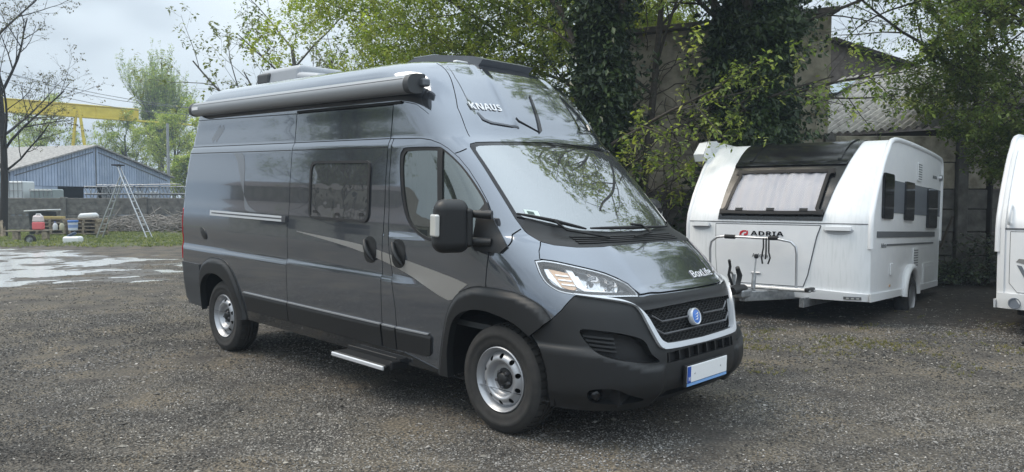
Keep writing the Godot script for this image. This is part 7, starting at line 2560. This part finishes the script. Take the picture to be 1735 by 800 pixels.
	rk.cbox(Vector3(-0.92, 0.47, zs - 0.006), Vector3(0.05, 0.035, 0.012), 0.004)
	rk.cbox(Vector3(-2.72, 0.47, zs - 0.006), Vector3(0.05, 0.035, 0.012), 0.004)
	part("side_reflector", rk, M.amber, o)
	var rr := MB.new()
	rr.lathe([Vector2(0.0, 0.05), Vector2(0.05, 0.04), Vector2(0.055, 0.0)], 16, Transform3D(Basis(Vector3.RIGHT, -PI / 2), Vector3(-4.12, 2.06, zs)))
	part("rear_marker", rr, M.alu, o)
	# drawbar, jockey wheel, cycle carrier
	var db := MB.new()
	for z in [-0.42, 0.42]:
		db.cbox(Vector3(0.35, 0.36, z * 0.62), Vector3(1.45, 0.12, 0.06), 0.008, Basis(Vector3.UP, signf(z) * 0.36))
	db.cbox(Vector3(0.98, 0.40, 0), Vector3(0.42, 0.10, 0.14), 0.02)
	part("drawbar", db, M.galv, o)
	var cp := MB.new()
	cp.tube([Vector3(1.0, 0.45, 0), Vector3(1.2, 0.46, 0), Vector3(1.36, 0.44, 0)], [0.055, 0.06, 0.05], 10)
	cp.tube([Vector3(1.2, 0.48, 0), Vector3(1.14, 0.62, 0.0), Vector3(1.22, 0.72, 0.0)], [0.03, 0.035, 0.025], 8)
	part("hitch_coupling", cp, M.plastic, o)
	var hb := MB.new()
	hb.tube([Vector3(0.86, 0.45, -0.06), Vector3(0.83, 0.63, -0.06)], 0.028, 8)
	hb.tube([Vector3(0.83, 0.63, -0.06), Vector3(0.79, 0.82, -0.06)], 0.010, 6)
	var hbo := part("handbrake", hb, M.galv, o)
	var hk := MB.new()
	hk.rbox(Vector3(0.785, 0.845, -0.06), Vector3(0.05, 0.06, 0.045), 0.02, 2)
	part("brake_knob", hk, M.black, hbo)
	var jw := MB.new()
	jw.tube([Vector3(0.98, 0.02, 0.14), Vector3(0.98, 0.62, 0.14)], 0.026, 8)
	jw.cbox(Vector3(0.98, 0.02, 0.14), Vector3(0.16, 0.03, 0.16), 0.006)
	jw.tube([Vector3(0.98, 0.60, 0.14), Vector3(1.08, 0.66, 0.14)], 0.012, 6)
	part("support_leg", jw, M.galv, o)
	var hook := MB.new()
	hook.tube([Vector3(1.12, 0.50, 0.10), Vector3(1.18, 0.62, 0.12), Vector3(1.12, 0.72, 0.13), Vector3(1.18, 0.80, 0.12)], 0.018, 6)
	part("cable_plug", hook, M.black, o)
	var bc := MB.new()
	var fy := 0.52
	bc.tube([Vector3(0.40, 0.44, 0.70), Vector3(0.42, 0.90, 0.71), Vector3(0.43, 1.00, 0.69), Vector3(0.44, 1.06, 0.61), Vector3(0.44, 1.075, 0.5), Vector3(0.44, 1.06, -0.2), Vector3(0.44, 1.03, -0.36), Vector3(0.43, 0.97, -0.42), Vector3(0.42, 0.88, -0.43), Vector3(0.40, 0.42, -0.43)], 0.017, 8)
	var bco := part("cycle_carrier", bc, M.alu, o)
	for z in [[0.5, 0.36], [-0.2, -0.08]]:
		var g := MB.new()
		g.tube([Vector3(0.44, 1.072, z[0]), Vector3(0.44, 1.07, z[1])], 0.028, 8)
		part("foam_sleeve", g, M.black, bco)
	for k in 3:
		var sm := MB.new()
		var z := -0.02 - k * 0.035
		sm.tube([Vector3(0.45, 1.07, z), Vector3(0.47, 0.95 - 0.03 * k, z - 0.01), Vector3(0.465, 0.82 + 0.05 * (k % 2), z + 0.012 - 0.02 * k), Vector3(0.46, 0.74 + 0.06 * (k % 2), z)], 0.011, 5)
		part("strap", sm, M.black, bco)
	for x in [0.45, 0.62]:
		var m := MB.new()
		m.cbox(Vector3(x, 0.445, 0.0), Vector3(0.07, 0.03, 1.35), 0.008)
		part("carrier_rail", m, M.alu if x < 0.5 else M.galv, bco)
	for z in [-0.64, 0.62]:
		var m := MB.new()
		m.rbox(Vector3(0.54, 0.46, z), Vector3(0.24, 0.05, 0.06), 0.015, 2)
		part("carrier_end", m, M.plastic, bco)
	# pale bag on the roof's left corner
	var bg := MB.new()
	bg.tube([Vector3(-0.62, 2.30, 1.22), Vector3(-0.70, 2.33, 1.26), Vector3(-1.1, 2.36, 1.27), Vector3(-3.9, 2.33, 1.27)], [0.10, 0.115, 0.11, 0.11], 12)
	part("awning_bag", bg, M.white_panel, o)
	var bf := MB.new()
	bf.prism([Vector2(-0.42, 2.14), Vector2(-0.36, 2.24), Vector2(-0.55, 2.42), Vector2(-0.80, 2.47), Vector2(-0.95, 2.40), Vector2(-0.75, 2.22)], Vector3(0, 0, 1.20), Vector3.RIGHT, Vector3.UP, Vector3(0, 0, 0.16))
	part("bag_flap", bf, M.white_panel, o)

	# second caravan, only its left front corner in view
	var r := make_caravan("caravan", "white caravan at the right edge of the yard, mostly outside the picture", Vector3(6.54, 0, -8.09), 2.30, false)
	part("belt_line", cpatch([Vector2(1.17, 1.225), Vector2(-1.17, 1.225), Vector2(-1.17, 1.245), Vector2(1.17, 1.245)], 0.006), M.trim_grey, r)
	var lp := densify([Vector2(1.06, 1.20), Vector2(-1.06, 1.20), Vector2(-1.06, 0.62), Vector2(-0.98, 0.52), Vector2(0.98, 0.52), Vector2(1.06, 0.62)], 0.05)
	var lg := MB.new()
	patch(lg, car_at, grown(lp, 0.008), [lp], 0.003)
	part("hatch_gap", lg, M.trim_grey, r)
	part("front_hatch", cpatch(Array(lp), 0.012, [], 0.012), M.white_panel, r)
	part("corner_trim", cpatch([Vector2(1.165, 0.5), Vector2(1.12, 0.5), Vector2(1.12, 2.2), Vector2(1.165, 2.2)], 0.02, [], 0.02), M.white_plastic, r)
	part("front_window", cpatch(smooth_loop([Vector2(0.72, 1.42), Vector2(0.68, 2.0), Vector2(-0.68, 2.0), Vector2(-0.72, 1.42)], 4), 0.012, [], 0.015), M.black_gloss, r)
	var gh := MB.new()
	gh.tube([car_at(Vector2(1.08, 1.29), 0.02), car_at(Vector2(1.08, 1.31), 0.07), car_at(Vector2(1.08, 1.46), 0.07), car_at(Vector2(1.08, 1.50), 0.02)], 0.02, 8)
	part("grab_handle", gh, M.white_plastic, r)
	part("front_decal", cpatch([Vector2(1.0, 0.86), Vector2(0.7, 0.80), Vector2(0.2, 0.62), Vector2(0.2, 0.72), Vector2(0.7, 0.88), Vector2(0.97, 0.90)], 0.016), M.decal, r)
	part("front_decal", cpatch([Vector2(0.99, 0.83), Vector2(0.90, 0.66), Vector2(0.86, 0.66), Vector2(0.94, 0.82)], 0.016), M.band_grey, r)
	part("lower_bumper", cpatch([Vector2(1.19, 0.33), Vector2(-1.19, 0.33), Vector2(-1.19, 0.50), Vector2(1.19, 0.50)], 0.035, [], 0.035), M.white_plastic, r)
	var fg := MB.new()
	var fp := car_at(Vector2(1.0, 0.40), 0.04)
	fg.lathe([Vector2(0.065, 0.0), Vector2(0.062, 0.012), Vector2(0.052, 0.012), Vector2(0.05, 0.004), Vector2(0.0, 0.004)], 24, Transform3D(Basis(Vector3(0, 0, 1), -PI / 2), fp))
	part("marker_lamp", fg, M.band_grey, r)
	var dj := MB.new()
	for z in [-0.26, 0.26]: dj.cbox(Vector3(0.45, 0.30, z), Vector3(1.3, 0.12, 0.06), 0.008, Basis(Vector3.UP, signf(z) * 0.36))
	part("drawbar", dj, M.galv, r)
	var jl := MB.new()
	jl.tube([Vector3(0.55, 0.0, 0.75), Vector3(0.4, 0.32, 0.75)], 0.03, 8)
	jl.cbox(Vector3(0.57, 0.02, 0.75), Vector3(0.2, 0.04, 0.2), 0.01)
	part("support_leg", jl, M.black, r)
